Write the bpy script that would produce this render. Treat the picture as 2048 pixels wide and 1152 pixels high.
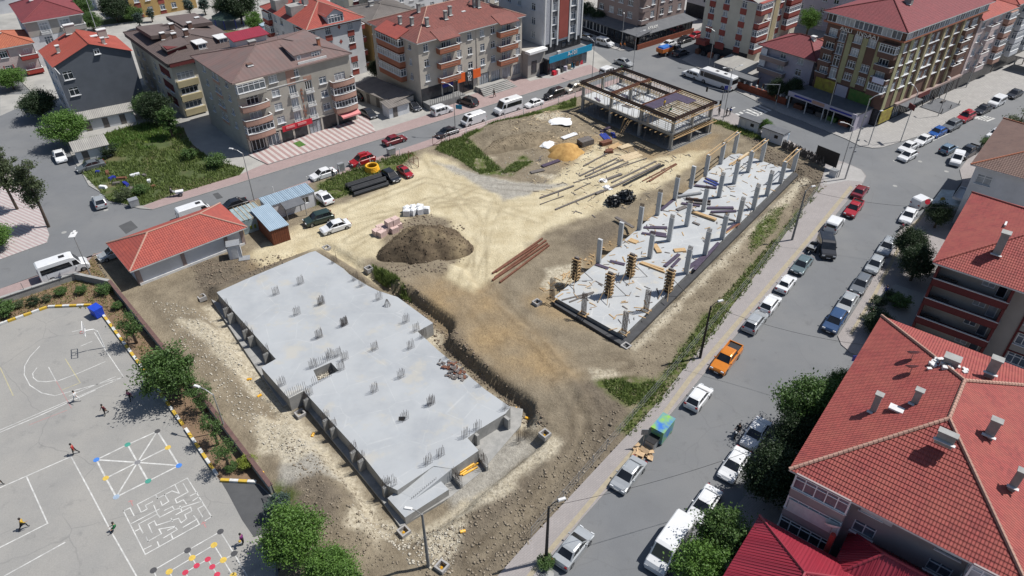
import bpy, bmesh, math, random
import numpy as np
from mathutils import Vector, Matrix
for o in list(bpy.data.objects):
 bpy.data.objects.remove(o)
scene = bpy.context.scene
COL = scene.collection
R = math.radians
random.seed(7)
RNG = np.random.default_rng(11)
CAM_H, FOC, PITCH = 58.0, 1440.0, R(37.0)          # metres above the ground, focal length in photo pixels, pitch
cam_d = bpy.data.cameras.new('camera')
cam_d.sensor_width = 36.0
cam_d.lens = FOC / 2048 * 36.0
cam_d.clip_start = 1.0
cam_d.clip_end = 3000.0
cam = bpy.data.objects.new('camera', cam_d)
COL.objects.link(cam)
cam.location = (0, 0, CAM_H)
cam.rotation_euler = (R(90) - PITCH, 0, 0)
scene.camera = cam
SUN_AZ, SUN_EL = 15.0, 58.0                         # azimuth from +x towards +y
world = bpy.data.worlds.new('World')
scene.world = world
world.use_nodes = True
wn = world.node_tree
bg = wn.nodes['Background']
sky = wn.nodes.new('ShaderNodeTexSky')
sky.sky_type = 'NISHITA'
sky.sun_disc = False
sky.sun_elevation = R(SUN_EL)
sky.sun_rotation = R(90 - SUN_AZ)
wn.links.new(sky.outputs[0], bg.inputs[0])
bg.inputs[1].default_value = 0.078
sun_d = bpy.data.lights.new('sun', 'SUN')
sun_d.energy = 4.8
sun_d.angle = R(0.53)
sun_d.color = (1.0, 0.965, 0.915)
sun = bpy.data.objects.new('sun', sun_d)
COL.objects.link(sun)
sun.location = (60, 60, 120)
sdir = Vector((math.cos(R(SUN_EL)) * math.cos(R(SUN_AZ)), math.cos(R(SUN_EL)) * math.sin(R(SUN_AZ)), math.sin(R(SUN_EL))))
sun.rotation_euler = sdir.to_track_quat('Z', 'Y').to_euler()
vs = scene.view_settings
vs.view_transform = 'Standard'
vs.look = 'None'
vs.exposure = 0.2
vs.gamma = 1.0
vs.use_curve_mapping = False
scene.render.engine = 'CYCLES'
scene.cycles.max_bounces = 5
scene.cycles.diffuse_bounces = 2
scene.cycles.glossy_bounces = 2
scene.cycles.transmission_bounces = 2
def G(px, py, z=0.0):
 u, v = (px - 1024) / FOC, (576 - py) / FOC
 cp, sp = math.cos(PITCH), math.sin(PITCH)
 d = (u, cp + v * sp, -sp + v * cp)
 t = (CAM_H - z) / -d[2]
 return Vector((d[0] * t, d[1] * t, z))
def GP(pts, z=0.0):
 return [G(p[0], p[1], z) for p in pts]
def bearing(a, b):
 return math.atan2(b[1] - a[1], b[0] - a[0])
MATS = {}
def _nd(nt, t, **kw):
 n = nt.nodes.new(t)
 for k, v in kw.items():
  setattr(n, k, v)
 return n
def _mix(nt, fac, a, b, blend='MIX'):
 m = nt.nodes.new('ShaderNodeMix')
 m.data_type = 'RGBA'
 m.blend_type = blend
 for i, v in ((0, fac), (6, a), (7, b)):
  if hasattr(v, 'is_linked') or hasattr(v, 'links'):
   nt.links.new(v, m.inputs[i])
  else:
   m.inputs[i].default_value = v if i == 0 else (*v[:3], 1)
 return m.outputs[2]
def _math(nt, op, a, b=None, clamp=False):
 m = nt.nodes.new('ShaderNodeMath')
 m.operation = op
 m.use_clamp = clamp
 for i, v in ((0, a), (1, b)):
  if v is None:
   continue
  if hasattr(v, 'links'):
   nt.links.new(v, m.inputs[i])
  else:
   m.inputs[i].default_value = v
 return m.outputs[0]
def _noise(nt, vec, scale, detail=4, rough=.6):
 n = nt.nodes.new('ShaderNodeTexNoise')
 n.inputs['Scale'].default_value = scale
 n.inputs['Detail'].default_value = detail
 n.inputs['Roughness'].default_value = rough
 if vec is not None:
  nt.links.new(vec, n.inputs['Vector'])
 return n.outputs[0]
def _ramp(nt, fac, lo, hi):
 r = nt.nodes.new('ShaderNodeMapRange')
 nt.links.new(fac, r.inputs[0])
 r.inputs[1].default_value = lo
 r.inputs[2].default_value = hi
 return r.outputs[0]
ORD = 'first second third fourth fifth sixth seventh eighth ninth tenth eleventh twelfth thirteenth fourteenth fifteenth sixteenth seventeenth eighteenth'.split()
def srgb(r, g, b):
 f = lambda c: (c / 255 / 12.92) if c / 255 <= .04045 else ((c / 255 + .055) / 1.055) ** 2.4
 return (f(r), f(g), f(b))
def base_mat(name):
 m = bpy.data.materials.new(name)
 m.use_nodes = True
 nt = m.node_tree
 bs = nt.nodes['Principled BSDF']
 MATS[name] = m
 return m, nt, bs
def mat(name, c1, c2=None, scale=2.0, rough=.8, bump=0.0, bscale=None, metal=0.0, coat=0.0, coord='pos', spec=.4, c3=None, fine=0.0):
 """plain procedural surface: two or three tones mixed by noise, optional bump"""
 if name in MATS:
  return MATS[name]
 m, nt, bs = base_mat(name)
 bs.inputs['Roughness'].default_value = rough
 bs.inputs['Metallic'].default_value = metal
 bs.inputs['Specular IOR Level'].default_value = spec
 if coat:
  bs.inputs['Coat Weight'].default_value = coat
  bs.inputs['Coat Roughness'].default_value = .05
 if coord == 'pos':
  vec = _nd(nt, 'ShaderNodeNewGeometry').outputs['Position']
 else:
  vec = _nd(nt, 'ShaderNodeTexCoord').outputs['Object']
 if c2 is None:
  c2 = tuple(x * .86 for x in c1)
 f = _ramp(nt, _noise(nt, vec, scale), .35, .65)
 c = _mix(nt, f, c1, c2)
 if c3 is not None:
  f3 = _ramp(nt, _noise(nt, vec, scale * .23, 5), .52, .68)
  c = _mix(nt, f3, c, c3)
 if fine:
  g = _ramp(nt, _noise(nt, vec, 14, 2), .3, .7)
  c = _mix(nt, g, c, _mix(nt, 1.0, c, (1 - fine,) * 3, 'MULTIPLY'))
 nt.links.new(c, bs.inputs['Base Color'])
 if bump:
  b = _nd(nt, 'ShaderNodeBump')
  b.inputs['Strength'].default_value = bump
  b.inputs['Distance'].default_value = .05
  nt.links.new(_noise(nt, vec, bscale or scale * 6, 3), b.inputs['Height'])
  nt.links.new(b.outputs[0], bs.inputs['Normal'])
 return m
def glass_mat(name, col, rough=.08):
 m, nt, bs = base_mat(name)
 vec = _nd(nt, 'ShaderNodeNewGeometry').outputs['Position']
 c = _mix(nt, _ramp(nt, _noise(nt, vec, .9, 2), .3, .7), col, tuple(x * .55 for x in col))
 nt.links.new(c, bs.inputs['Base Color'])
 bs.inputs['Roughness'].default_value = rough
 bs.inputs['Specular IOR Level'].default_value = .6
 return m
def tile_mat(name, c1, c2, c3, tw=.3, th=.36, bump=.6, rough=.75, dirt=(.12, .09, .08)):
 """roof tiles: UV in metres (u along the eave, v up the slope); tone changes tile by tile, rounded columns in the bump"""
 m, nt, bs = base_mat(name)
 uv = _nd(nt, 'ShaderNodeUVMap').outputs[0]
 sep = _nd(nt, 'ShaderNodeSeparateXYZ')
 nt.links.new(uv, sep.inputs[0])
 u = _math(nt, 'DIVIDE', sep.outputs[0], tw)
 v = _math(nt, 'DIVIDE', sep.outputs[1], th)
 comb = _nd(nt, 'ShaderNodeCombineXYZ')
 nt.links.new(_math(nt, 'FLOOR', u), comb.inputs[0])
 nt.links.new(_math(nt, 'FLOOR', v), comb.inputs[1])
 wh = _nd(nt, 'ShaderNodeTexWhiteNoise', noise_dimensions='2D')
 nt.links.new(comb.outputs[0], wh.inputs['Vector'])
 pos = _nd(nt, 'ShaderNodeNewGeometry').outputs['Position']
 n = _ramp(nt, _noise(nt, pos, .5, 5), .35, .65)
 c = _mix(nt, wh.outputs[0], c1, c2)
 c = _mix(nt, _math(nt, 'MULTIPLY', n, .55), c, c3)
 d = _ramp(nt, _noise(nt, pos, 2.2, 5, .75), .6, .78)
 c = _mix(nt, _math(nt, 'MULTIPLY', d, .45), c, dirt)
 nt.links.new(c, bs.inputs['Base Color'])
 bs.inputs['Roughness'].default_value = rough
 w = _math(nt, 'SINE', _math(nt, 'MULTIPLY', u, 2 * math.pi))
 b = _nd(nt, 'ShaderNodeBump')
 b.inputs['Strength'].default_value = bump
 b.inputs['Distance'].default_value = .04
 nt.links.new(w, b.inputs['Height'])
 nt.links.new(b.outputs[0], bs.inputs['Normal'])
 return m
class MB:
 def __init__(self):
  self.v, self.f, self.uv, self.mi = [], [], [], []
  self.m = 0
 def quad(self, *p, uv=None):
  i = len(self.v)
  self.v += [tuple(q) for q in p]
  self.f.append(tuple(range(i, i + len(p))))
  self.uv.append(uv)
  self.mi.append(self.m)
 def box(self, c, s, rz=0.0, top=1.0, taper=None, M=None):
  cx, cy, cz = c
  hx, hy, hz = s[0] / 2, s[1] / 2, s[2] / 2
  ca, sa = math.cos(rz), math.sin(rz)
  i = len(self.v)
  for z, k in ((-hz, 1), (hz, top)):
   for x, y in ((-hx, -hy), (hx, -hy), (hx, hy), (-hx, hy)):
    x, y = x * k, y * k
    p = (cx + x * ca - y * sa, cy + x * sa + y * ca, cz + z)
    self.v.append(tuple(M @ Vector(p)) if M else p)
  for f in ((3, 2, 1, 0), (4, 5, 6, 7), (0, 1, 5, 4), (1, 2, 6, 5), (2, 3, 7, 6), (3, 0, 4, 7)):
   self.f.append(tuple(i + k for k in f))
   self.uv.append(None)
   self.mi.append(self.m)
  return self
 def bar(self, a, b, w, h=None, up=(0, 0, 1)):
  """rectangular bar from a to b"""
  a, b = Vector(a), Vector(b)
  h = h or w
  d = (b - a).normalized()
  up = Vector(up)
  if abs(d.dot(up)) > .99:
   up = Vector((1, 0, 0))
  s = d.cross(up).normalized()
  t = s.cross(d)
  i = len(self.v)
  for p in (a, b):
   for x, y in ((-1, -1), (1, -1), (1, 1), (-1, 1)):
    self.v.append(tuple(p + s * (x * w / 2) + t * (y * h / 2)))
  for f in ((3, 2, 1, 0), (4, 5, 6, 7), (0, 1, 5, 4), (1, 2, 6, 5), (2, 3, 7, 6), (3, 0, 4, 7)):
   self.f.append(tuple(i + k for k in f))
   self.uv.append(None)
   self.mi.append(self.m)
  return self
 def tube(self, pts, rad, n=6, cap=True):
  pts = [Vector(p) for p in pts]
  rads = rad if isinstance(rad, (list, tuple)) else [rad] * len(pts)
  i0 = len(self.v)
  for k, p in enumerate(pts):
   d = (pts[min(k + 1, len(pts) - 1)] - pts[max(k - 1, 0)]).normalized()
   up = Vector((0, 0, 1)) if abs(d.z) < .9 else Vector((1, 0, 0))
   s = d.cross(up).normalized()
   t = s.cross(d)
   for j in range(n):
    a = 2 * math.pi * j / n
    self.v.append(tuple(p + (s * math.cos(a) + t * math.sin(a)) * rads[k]))
  for k in range(len(pts) - 1):
   for j in range(n):
    a, b = i0 + k * n + j, i0 + k * n + (j + 1) % n
    self.f.append((a, b, b + n, a + n))
    self.uv.append(None)
    self.mi.append(self.m)
  if cap:
   self.f.append(tuple(i0 + j for j in range(n))[::-1])
   self.f.append(tuple(i0 + (len(pts) - 1) * n + j for j in range(n)))
   self.uv += [None, None]
   self.mi += [self.m] * 2
  return self
 def prism(self, poly, z0, z1, bottom=True):
  """poly: list of (x, y); z0/z1 numbers or lists"""
  n = len(poly)
  a = sum(poly[k][0] * poly[(k + 1) % n][1] - poly[(k + 1) % n][0] * poly[k][1] for k in range(n))
  if a < 0:
   poly = poly[::-1]
   if isinstance(z1, list):
    z1 = z1[::-1]
  zz1 = z1 if isinstance(z1, list) else [z1] * n
  i = len(self.v)
  for p in poly:
   self.v.append((p[0], p[1], z0))
  for p, z in zip(poly, zz1):
   self.v.append((p[0], p[1], z))
  self.f.append(tuple(i + n + k for k in range(n)))
  self.uv.append(None)
  self.mi.append(self.m)
  for k in range(n):
   b = (k + 1) % n
   self.f.append((i + k, i + b, i + n + b, i + n + k))
   self.uv.append(None)
   self.mi.append(self.m)
  if bottom:
   self.f.append(tuple(i + k for k in range(n))[::-1])
   self.uv.append(None)
   self.mi.append(self.m)
  return self
 def lathe(self, prof, c=(0, 0, 0), n=10):
  i0 = len(self.v)
  for r, z in prof:
   for j in range(n):
    a = 2 * math.pi * j / n
    self.v.append((c[0] + r * math.cos(a), c[1] + r * math.sin(a), c[2] + z))
  for k in range(len(prof) - 1):
   for j in range(n):
    a, b = i0 + k * n + j, i0 + k * n + (j + 1) % n
    self.f.append((a, b, b + n, a + n))
    self.uv.append(None)
    self.mi.append(self.m)
  self.f.append(tuple(i0 + j for j in range(n))[::-1])
  self.f.append(tuple(i0 + (len(prof) - 1) * n + j for j in range(n)))
  self.uv += [None, None]
  self.mi += [self.m] * 2
  return self
 def mesh(self, name, smooth=False, tri=False):
  me = bpy.data.meshes.new(name)
  me.from_pydata(self.v, [], self.f)
  if any(u is not None for u in self.uv):
   lay = me.uv_layers.new(name='UVMap')
   k = 0
   for f, u in zip(self.f, self.uv):
    for j in range(len(f)):
     lay.data[k].uv = u[j] if u else (0, 0)
     k += 1
  if any(self.mi):
   me.polygons.foreach_set('material_index', self.mi)
  if smooth:
   me.polygons.foreach_set('use_smooth', [True] * len(me.polygons))
  me.update()
  return me
 def build(self, name, mats, parent=None, smooth=False, loc=None, rz=None):
  return ob(name, self.mesh(name, smooth), mats, parent, loc, rz)
def ob(name, me, mats=None, parent=None, loc=None, rz=None):
 o = bpy.data.objects.new(name, me)
 COL.objects.link(o)
 if mats is not None and me is not None:
  ml = mats if isinstance(mats, (list, tuple)) else [mats]
  ml = [MATS[x] if isinstance(x, str) else x for x in ml]
  if not me.materials:
   for x in ml:
    me.materials.append(x)
  else:
   for k, x in enumerate(ml):
    if me.materials[k] != x:
     o.material_slots[k].link = 'OBJECT'
     o.material_slots[k].material = x
 if parent is not None:
  o.parent = parent
 if loc is not None:
  o.location = loc
 if rz is not None:
  o.rotation_euler[2] = rz
 return o
def empty(name, loc, rz=0.0):
 o = bpy.data.objects.new(name, None)
 o.empty_display_size = .5
 COL.objects.link(o)
 o.location = loc
 o.rotation_euler[2] = rz
 return o
def tag(o, label, cat, group=None):
 o['label'] = label
 o['category'] = cat
 if group:
  o['group'] = group
 return o
def struct(o):
 o['kind'] = 'structure'
 return o
def stuff(o, label=None, cat=None):
 o['kind'] = 'stuff'
 if label:
  o['label'] = label
  o['category'] = cat
 return o
def copy_tree(o, parent=None):
 c = o.copy()
 COL.objects.link(c)
 c.parent = parent
 for ch in list(o.children):
  copy_tree(ch, c)
 return c
def _hash(ix, iy, seed):
 h = (ix.astype(np.int64) * 374761393 + iy.astype(np.int64) * 668265263 + seed * 974711) & 0x7fffffff
 h = ((h ^ (h >> 13)) * 1274126177) & 0x7fffffff
 return ((h ^ (h >> 16)) & 0xffff) / 65535.0
def vnoise(x, y, seed=0):
 ix, iy = np.floor(x), np.floor(y)
 fx, fy = x - ix, y - iy
 fx, fy = fx * fx * (3 - 2 * fx), fy * fy * (3 - 2 * fy)
 a, b = _hash(ix, iy, seed), _hash(ix + 1, iy, seed)
 c, d = _hash(ix, iy + 1, seed), _hash(ix + 1, iy + 1, seed)
 return (a * (1 - fx) + b * fx) * (1 - fy) + (c * (1 - fx) + d * fx) * fy
def fbm(x, y, s, octv=4, seed=0):
 t, a, w = 0, 1.0, 0
 for k in range(octv):
  t = t + a * vnoise(x * s, y * s, seed + k * 17)
  w += a
  a *= .5
  s *= 2.03
 return t / w - .5
def sdist(x, y, poly):
 """signed distance to polygon (negative inside)"""
 d = np.full(x.shape, 1e9)
 ins = np.zeros(x.shape, bool)
 n = len(poly)
 for k in range(n):
  ax, ay = poly[k][0], poly[k][1]
  bx, by = poly[(k + 1) % n][0], poly[(k + 1) % n][1]
  ex, ey = bx - ax, by - ay
  t = np.clip(((x - ax) * ex + (y - ay) * ey) / (ex * ex + ey * ey + 1e-9), 0, 1)
  d = np.minimum(d, np.hypot(x - ax - t * ex, y - ay - t * ey))
  c = ((ay > y) != (by > y)) & (x < (bx - ax) * (y - ay) / (by - ay + 1e-12) + ax)
  ins ^= c
 return np.where(ins, -d, d)
def ldist(x, y, line):
 d = np.full(x.shape, 1e9)
 for k in range(len(line) - 1):
  ax, ay, bx, by = line[k][0], line[k][1], line[k + 1][0], line[k + 1][1]
  ex, ey = bx - ax, by - ay
  t = np.clip(((x - ax) * ex + (y - ay) * ey) / (ex * ex + ey * ey + 1e-9), 0, 1)
  d = np.minimum(d, np.hypot(x - ax - t * ex, y - ay - t * ey))
 return d
def sstep(e0, e1, x):
 t = np.clip((x - e0) / (e1 - e0), 0, 1)
 return t * t * (3 - 2 * t)
def np_mesh(name, verts, faces):
 me = bpy.data.meshes.new(name)
 nv, nf, k = len(verts), len(faces), faces.shape[1]
 me.vertices.add(nv)
 me.vertices.foreach_set('co', verts.astype(np.float32).ravel())
 me.loops.add(nf * k)
 me.loops.foreach_set('vertex_index', faces.astype(np.int32).ravel())
 me.polygons.add(nf)
 me.polygons.foreach_set('loop_start', np.arange(0, nf * k, k, dtype=np.int32))
 me.update(calc_edges=True)
 return me
def scatter(poly, n, seed=0):
 """random points inside polygon (world xy)"""
 rg = np.random.default_rng(seed)
 P = np.array([(p[0], p[1]) for p in poly])
 lo, hi = P.min(0), P.max(0)
 out = np.zeros((0, 2))
 while len(out) < n:
  q = lo + rg.random((n * 2, 2)) * (hi - lo)
  out = np.vstack([out, q[sdist(q[:, 0], q[:, 1], P) < 0]])
 return out[:n]
# ================================================================ surface materials
mat('earth', srgb(150, 135, 110), srgb(120, 108, 88), .3, .95)
def asphalt_mat(name, c1, c2, worn, stain, crack):
 m, nt, bs = base_mat(name)
 pos = _nd(nt, 'ShaderNodeNewGeometry').outputs['Position']
 c = _mix(nt, _ramp(nt, _noise(nt, pos, .22, 6, .65), .35, .65), c1, c2)
 c = _mix(nt, _math(nt, 'MULTIPLY', _ramp(nt, _noise(nt, pos, .07, 4, .6), .45, .62), .7), c, worn)
 c = _mix(nt, _math(nt, 'MULTIPLY', _ramp(nt, _noise(nt, pos, .55, 5, .7), .58, .72), .5), c, stain)
 vo = _nd(nt, 'ShaderNodeTexVoronoi', feature='DISTANCE_TO_EDGE')
 vo.inputs['Scale'].default_value = .1
 wv = _nd(nt, 'ShaderNodeVectorMath', operation='ADD')
 ns = _nd(nt, 'ShaderNodeTexNoise')
 ns.inputs['Scale'].default_value = .4
 nt.links.new(pos, ns.inputs['Vector'])
 nt.links.new(pos, wv.inputs[0])
 nt.links.new(ns.outputs[1], wv.inputs[1])
 nt.links.new(wv.outputs[0], vo.inputs['Vector'])
 cr = _math(nt, 'MULTIPLY', _ramp(nt, vo.outputs[0], .006, .001), _ramp(nt, _noise(nt, pos, .12, 2), .42, .55))
 c = _mix(nt, _math(nt, 'MULTIPLY', cr, crack), c, stain)
 g = _ramp(nt, _noise(nt, pos, 9, 3, .7), .3, .7)
 c = _mix(nt, _math(nt, 'MULTIPLY', g, .22), c, (.06, .06, .06))
 nt.links.new(c, bs.inputs['Base Color'])
 bs.inputs['Roughness'].default_value = .9
 bp = _nd(nt, 'ShaderNodeBump')
 bp.inputs['Strength'].default_value = .15
 nt.links.new(_noise(nt, pos, 25, 2), bp.inputs['Height'])
 nt.links.new(bp.outputs[0], bs.inputs['Normal'])
asphalt_mat('asphalt', (.155, .162, .170), (.138, .144, .152), (.178, .181, .183), (.10, .102, .106), .28)
asphalt_mat('yard_asphalt', (.29, .283, .266), (.25, .246, .235), (.32, .306, .28), (.165, .164, .16), .5)
mat('asphalt_dark', (.085, .087, .09), (.07, .072, .075), .6, .9, bump=.15, bscale=30, fine=.12)
mat('yard_concrete', (.36, .35, .325), (.29, .285, .27), .35, .9, bump=.1, bscale=20, c3=(.24, .235, .22), fine=.1)
mat('kerb_stone', (.32, .32, .31), (.25, .25, .24), 1.2, .9, bump=.1, bscale=20)
mat('pale_paving', (.36, .35, .34), (.31, .30, .29), .8, .9, bump=.1, bscale=25, fine=.15)
mat('tactile_yellow', (.37, .32, .23), (.31, .27, .2), 2, .85, fine=.2)
mat('line_paint', (.62, .62, .60), (.40, .40, .385), 1.6, .8, fine=.12, c3=(.34, .34, .33))
mat('fresh_concrete', (.455, .47, .48), (.40, .415, .425), .25, .85, bump=.06, bscale=15, c3=(.50, .49, .46), fine=.07)
mat('old_concrete', (.34, .335, .32), (.25, .25, .24), 1.0, .9, bump=.15, bscale=12, fine=.15)
mat('dark_concrete', (.22, .22, .215), (.16, .16, .158), 1.2, .9, bump=.15, bscale=12)
mat('rebar_steel', (.11, .085, .075), (.07, .055, .05), 5, .7, metal=.5)
mat('wood_new', (.52, .36, .19), (.42, .28, .14), 3, .75, bump=.1, fine=.2)
mat('wood_pale', (.62, .50, .33), (.5, .4, .26), 3, .75, fine=.2)
mat('wood_grey', (.17, .15, .14), (.11, .10, .095), 3, .8, fine=.25)
mat('wood_rust', (.20, .085, .05), (.13, .05, .03), 3, .8, fine=.25)
mat('film_ply', (.085, .065, .10), (.06, .045, .07), 2, .45, fine=.15)
mat('film_brown', (.05, .03, .025), (.035, .022, .02), 2, .5)
mat('blue_paint', (.03, .055, .30), (.025, .04, .2), 3, .5)
mat('white_sheet', (.72, .73, .74), (.6, .61, .62), 3, .6)
mat('steel_grey', (.30, .31, .32), (.24, .25, .26), 3, .5, metal=.4)
mat('galvanised', (.42, .43, .44), (.34, .35, .36), 4, .45, metal=.5)
mat('pipe_yellow', (.75, .40, .02), (.65, .33, .02), 4, .45)
mat('pipe_black', (.02, .022, .025), (.012, .013, .015), 2, .4)
mat('white_paint', (.75, .75, .74), (.66, .66, .65), 3, .6)
mat('kerb_yellow', (.62, .42, .05), (.5, .33, .05), 3, .7, fine=.2)
mat('kerb_white', (.68, .68, .66), (.52, .52, .5), 3, .7, fine=.2)
mat('bed_soil', (.24, .16, .10), (.18, .12, .075), .9, .95, bump=.3, bscale=14, fine=.3)
mat('awning_dark', (.06, .062, .066), (.045, .046, .05), 1, .8)
mat('black_metal', (.025, .025, .027), (.018, .018, .02), 3, .5, metal=.3)
def paver_mat(name, c1, c2, cj, size=.2, jw=.06):
 """small interlocking pavers"""
 m, nt, bs = base_mat(name)
 pos = _nd(nt, 'ShaderNodeNewGeometry').outputs['Position']
 br = _nd(nt, 'ShaderNodeTexBrick')
 br.inputs['Scale'].default_value = 1.0
 br.inputs['Brick Width'].default_value = size * 2
 br.inputs['Row Height'].default_value = size
 br.inputs['Mortar Size'].default_value = size * jw
 br.inputs['Color1'].default_value = (*c1, 1)
 br.inputs['Color2'].default_value = (*c2, 1)
 br.inputs['Mortar'].default_value = (*cj, 1)
 mp = _nd(nt, 'ShaderNodeMapping')
 mp.inputs['Rotation'].default_value[2] = R(-40)
 nt.links.new(pos, mp.inputs[0])
 nt.links.new(mp.outputs[0], br.inputs[0])
 n = _ramp(nt, _noise(nt, pos, .5, 5), .35, .7)
 c = _mix(nt, _math(nt, 'MULTIPLY', n, .5), br.outputs[0], tuple(x * .72 for x in c1))
 nt.links.new(c, bs.inputs['Base Color'])
 bs.inputs['Roughness'].default_value = .9
 return m
def stripe_mat(name, c1, c2, ang, width, frac=.5):
 m, nt, bs = base_mat(name)
 pos = _nd(nt, 'ShaderNodeNewGeometry').outputs['Position']
 mp = _nd(nt, 'ShaderNodeMapping')
 mp.inputs['Rotation'].default_value[2] = -ang
 nt.links.new(pos, mp.inputs[0])
 sp = _nd(nt, 'ShaderNodeSeparateXYZ')
 nt.links.new(mp.outputs[0], sp.inputs[0])
 fr = _math(nt, 'FRACT', _math(nt, 'DIVIDE', sp.outputs[0], width))
 st = _math(nt, 'GREATER_THAN', fr, frac)
 n = _ramp(nt, _noise(nt, pos, 1.5, 5), .3, .75)
 c = _mix(nt, st, c1, c2)
 c = _mix(nt, _math(nt, 'MULTIPLY', n, .35), c, (.2, .18, .17))
 nt.links.new(c, bs.inputs['Base Color'])
 bs.inputs['Roughness'].default_value = .85
 return m
paver_mat('pink_pavers', (.33, .245, .235), (.29, .215, .205), (.22, .18, .17))
paver_mat('grey_pavers', (.30, .275, .265), (.27, .25, .245), (.2, .18, .175))
paver_mat('plaza_pavers', (.335, .325, .31), (.29, .28, .27), (.2, .195, .19), .4)
stripe_mat('striped_tiles', (.46, .42, .40), (.32, .21, .20), R(41), 1.05)
stripe_mat('diamond_tiles', (.44, .41, .40), (.36, .28, .28), R(60), .55)
SITE_PX = [(186, 510), (477, 411), (890, 284), (1152, 195), (1252, 160), (1431, 239), (1560, 286), (1650, 336), (1638, 376),
           (1500, 566), (1320, 801), (1057, 1083), (952, 1200), (560, 1200), (548, 990), (400, 790), (255, 622), (222, 572)]
SITE = [(p.x, p.y) for p in GP(SITE_PX)]
def sheet_with_hole(name, outer, hole, z, m):
 from mathutils.geometry import tessellate_polygon
 A = [Vector((x, y, z)) for x, y in outer]
 B = [Vector((x, y, z)) for x, y in hole]
 tris = tessellate_polygon([A, B])
 vv = A + B
 me = bpy.data.meshes.new(name)
 fs = []
 for t in tris:
  n = (vv[t[1]] - vv[t[0]]).cross(vv[t[2]] - vv[t[0]])
  fs.append(tuple(t) if n.z > 0 else tuple(t)[::-1])
 me.from_pydata([tuple(v) for v in vv], [], fs)
 me.update()
 return struct(ob(name, me, m))
sheet_with_hole('ground', [(-1500, -600), (1500, -600), (1500, 2400), (-1500, 2400)], SITE, -.03, 'earth')
sheet_with_hole('road', [(-170, 8), (190, 8), (190, 330), (-170, 330)], SITE, 0.0, 'asphalt')
def slab_px(name, pts, z0, z1, m, side=None):
 """raised sheet from photo pixels with a kerb edge"""
 b = MB()
 poly = [(p.x, p.y) for p in GP(pts, 0.0)]
 b.prism(poly, z0, z1, bottom=False)
 if side:
  b.mi = [0] + [1] * (len(b.f) - 1)
  return struct(b.build(name, [m, side]))
 return struct(b.build(name, m))
slab_px('pavement', [(305, 420), (400, 391), (855, 250), (1200, 143), (1224, 129), (1208, 117), (1140, 66), (1085, 0), (1040, -70), (60, -70), (-20, 60), (20, 140),
                     (108, 232), (150, 326), (166, 350), (178, 372), (240, 408), (280, 418)], -.02, .11, 'yard_concrete', 'kerb_stone')
slab_px('pavement', [(286, 414), (305, 419.5), (400, 390.5), (855, 249.5), (1200, 142.5), (1180, 130), (1100, 150), (1060, 146), (1000, 165), (975, 178), (905, 205), (861, 229), (750, 264), (529, 329), (480, 350), (400, 375), (344, 391)],
  .09, .116, 'pink_pavers', 'kerb_stone')
slab_px('forecourt', [(497, 312), (536, 331), (752, 265), (735, 236), (708, 233)], .1, .26, 'striped_tiles', 'old_concrete')
slab_px('pavement', [(-60, 598), (0, 579), (183, 514), (615, 363), (856, 281), (1161, 181), (1246, 154), (1252, 161), (1152, 195.5), (890, 284.5), (477, 411.5), (186, 511), (150, 558), (0, 607), (-60, 628)],
  -.02, .11, 'pink_pavers', 'kerb_stone')
slab_px('pavement', [(1252, 161), (1246, 154), (1262, 147), (1300, 160), (1445, 219), (1523, 249), (1622, 307), (1690, 326), (1722, 340), (1732, 353), (1726, 366), (1704, 391), (1224, 971), (1161, 1042), (1090, 1135), (1035, 1202), (952, 1202), (1057, 1083), (1320, 801),
                     (1500, 566), (1638, 376), (1650, 336), (1560, 286), (1431, 239)], -.02, .11, 'grey_pavers', 'kerb_stone')
slab_px('pavement', [(1650, 337), (1690, 327), (1722, 341), (1730, 353), (1725, 365), (1695, 362), (1645, 372)], .1, .116, 'pale_paving')
slab_px('tactile_strip', [(1700, 372), (1706, 376), (1616, 487), (1384, 761), (1324, 843), (1109, 1099), (1060, 1160), (1052, 1154), (1102, 1092), (1317, 836), (1377, 754), (1610, 482)], .1, .117, 'tactile_yellow')
slab_px('pavement', [(-260, 600), (0, 520), (94, 486), (99, 470), (80, 420), (30, 350), (0, 322), (-120, 230), (-400, 300)], -.02, .11, 'diamond_tiles', 'kerb_stone')
slab_px('pavement', [(1262, 101), (1276, 97), (1300, 92), (1345, 76), (1397, 58), (1415, 44), (1470, -30), (1540, -120), (1000, -120), (1080, -10), (1112, 40), (1165, 74), (1217, 95), (1240, 102)], -.02, .11, 'pale_paving', 'kerb_stone')
slab_px('pavement', [(1378, 112), (1363, 120), (1409, 143), (1468, 181), (1560, 226), (1603, 242), (1690, 278), (1718, 292), (1745, 297), (1764, 296), (1866, 264), (1950, 231), (2047, 184), (2250, 90), (2200, -120), (1620, -120), (1440, 72), (1400, 102)], -.02, .11, 'plaza_pavers', 'kerb_stone')
slab_px('pavement', [(2250, 150), (2060, 238), (1962, 300), (1935, 318), (1919, 340), (1924, 362), (1905, 392), (1878, 417), (1850, 428), (1797, 464), (1726, 593), (1675, 673), (1682, 690), (1701, 706),
                     (1740, 720), (1700, 770), (1600, 846), (1560, 880), (1520, 950), (1440, 1060), (1380, 1152), (1350, 1205), (2900, 1205), (2700, 500)], -.02, .11, 'grey_pavers', 'kerb_stone')
slab_px('tactile_strip', [(1890, 412), (1878, 409), (1850, 424), (1812, 462), (1745, 590), (1698, 668), (1704, 671), (1752, 592), (1818, 465), (1853, 429), (1878, 415)], .1, .117, 'tactile_yellow')
slab_px('asphalt_patch', [(237, 452), (262, 441), (276, 455), (252, 468)], -.01, .005, 'asphalt_dark')
slab_px('asphalt_patch', [(425, 388), (436, 385), (446, 395), (434, 399)], -.01, .005, 'asphalt_dark')
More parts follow.
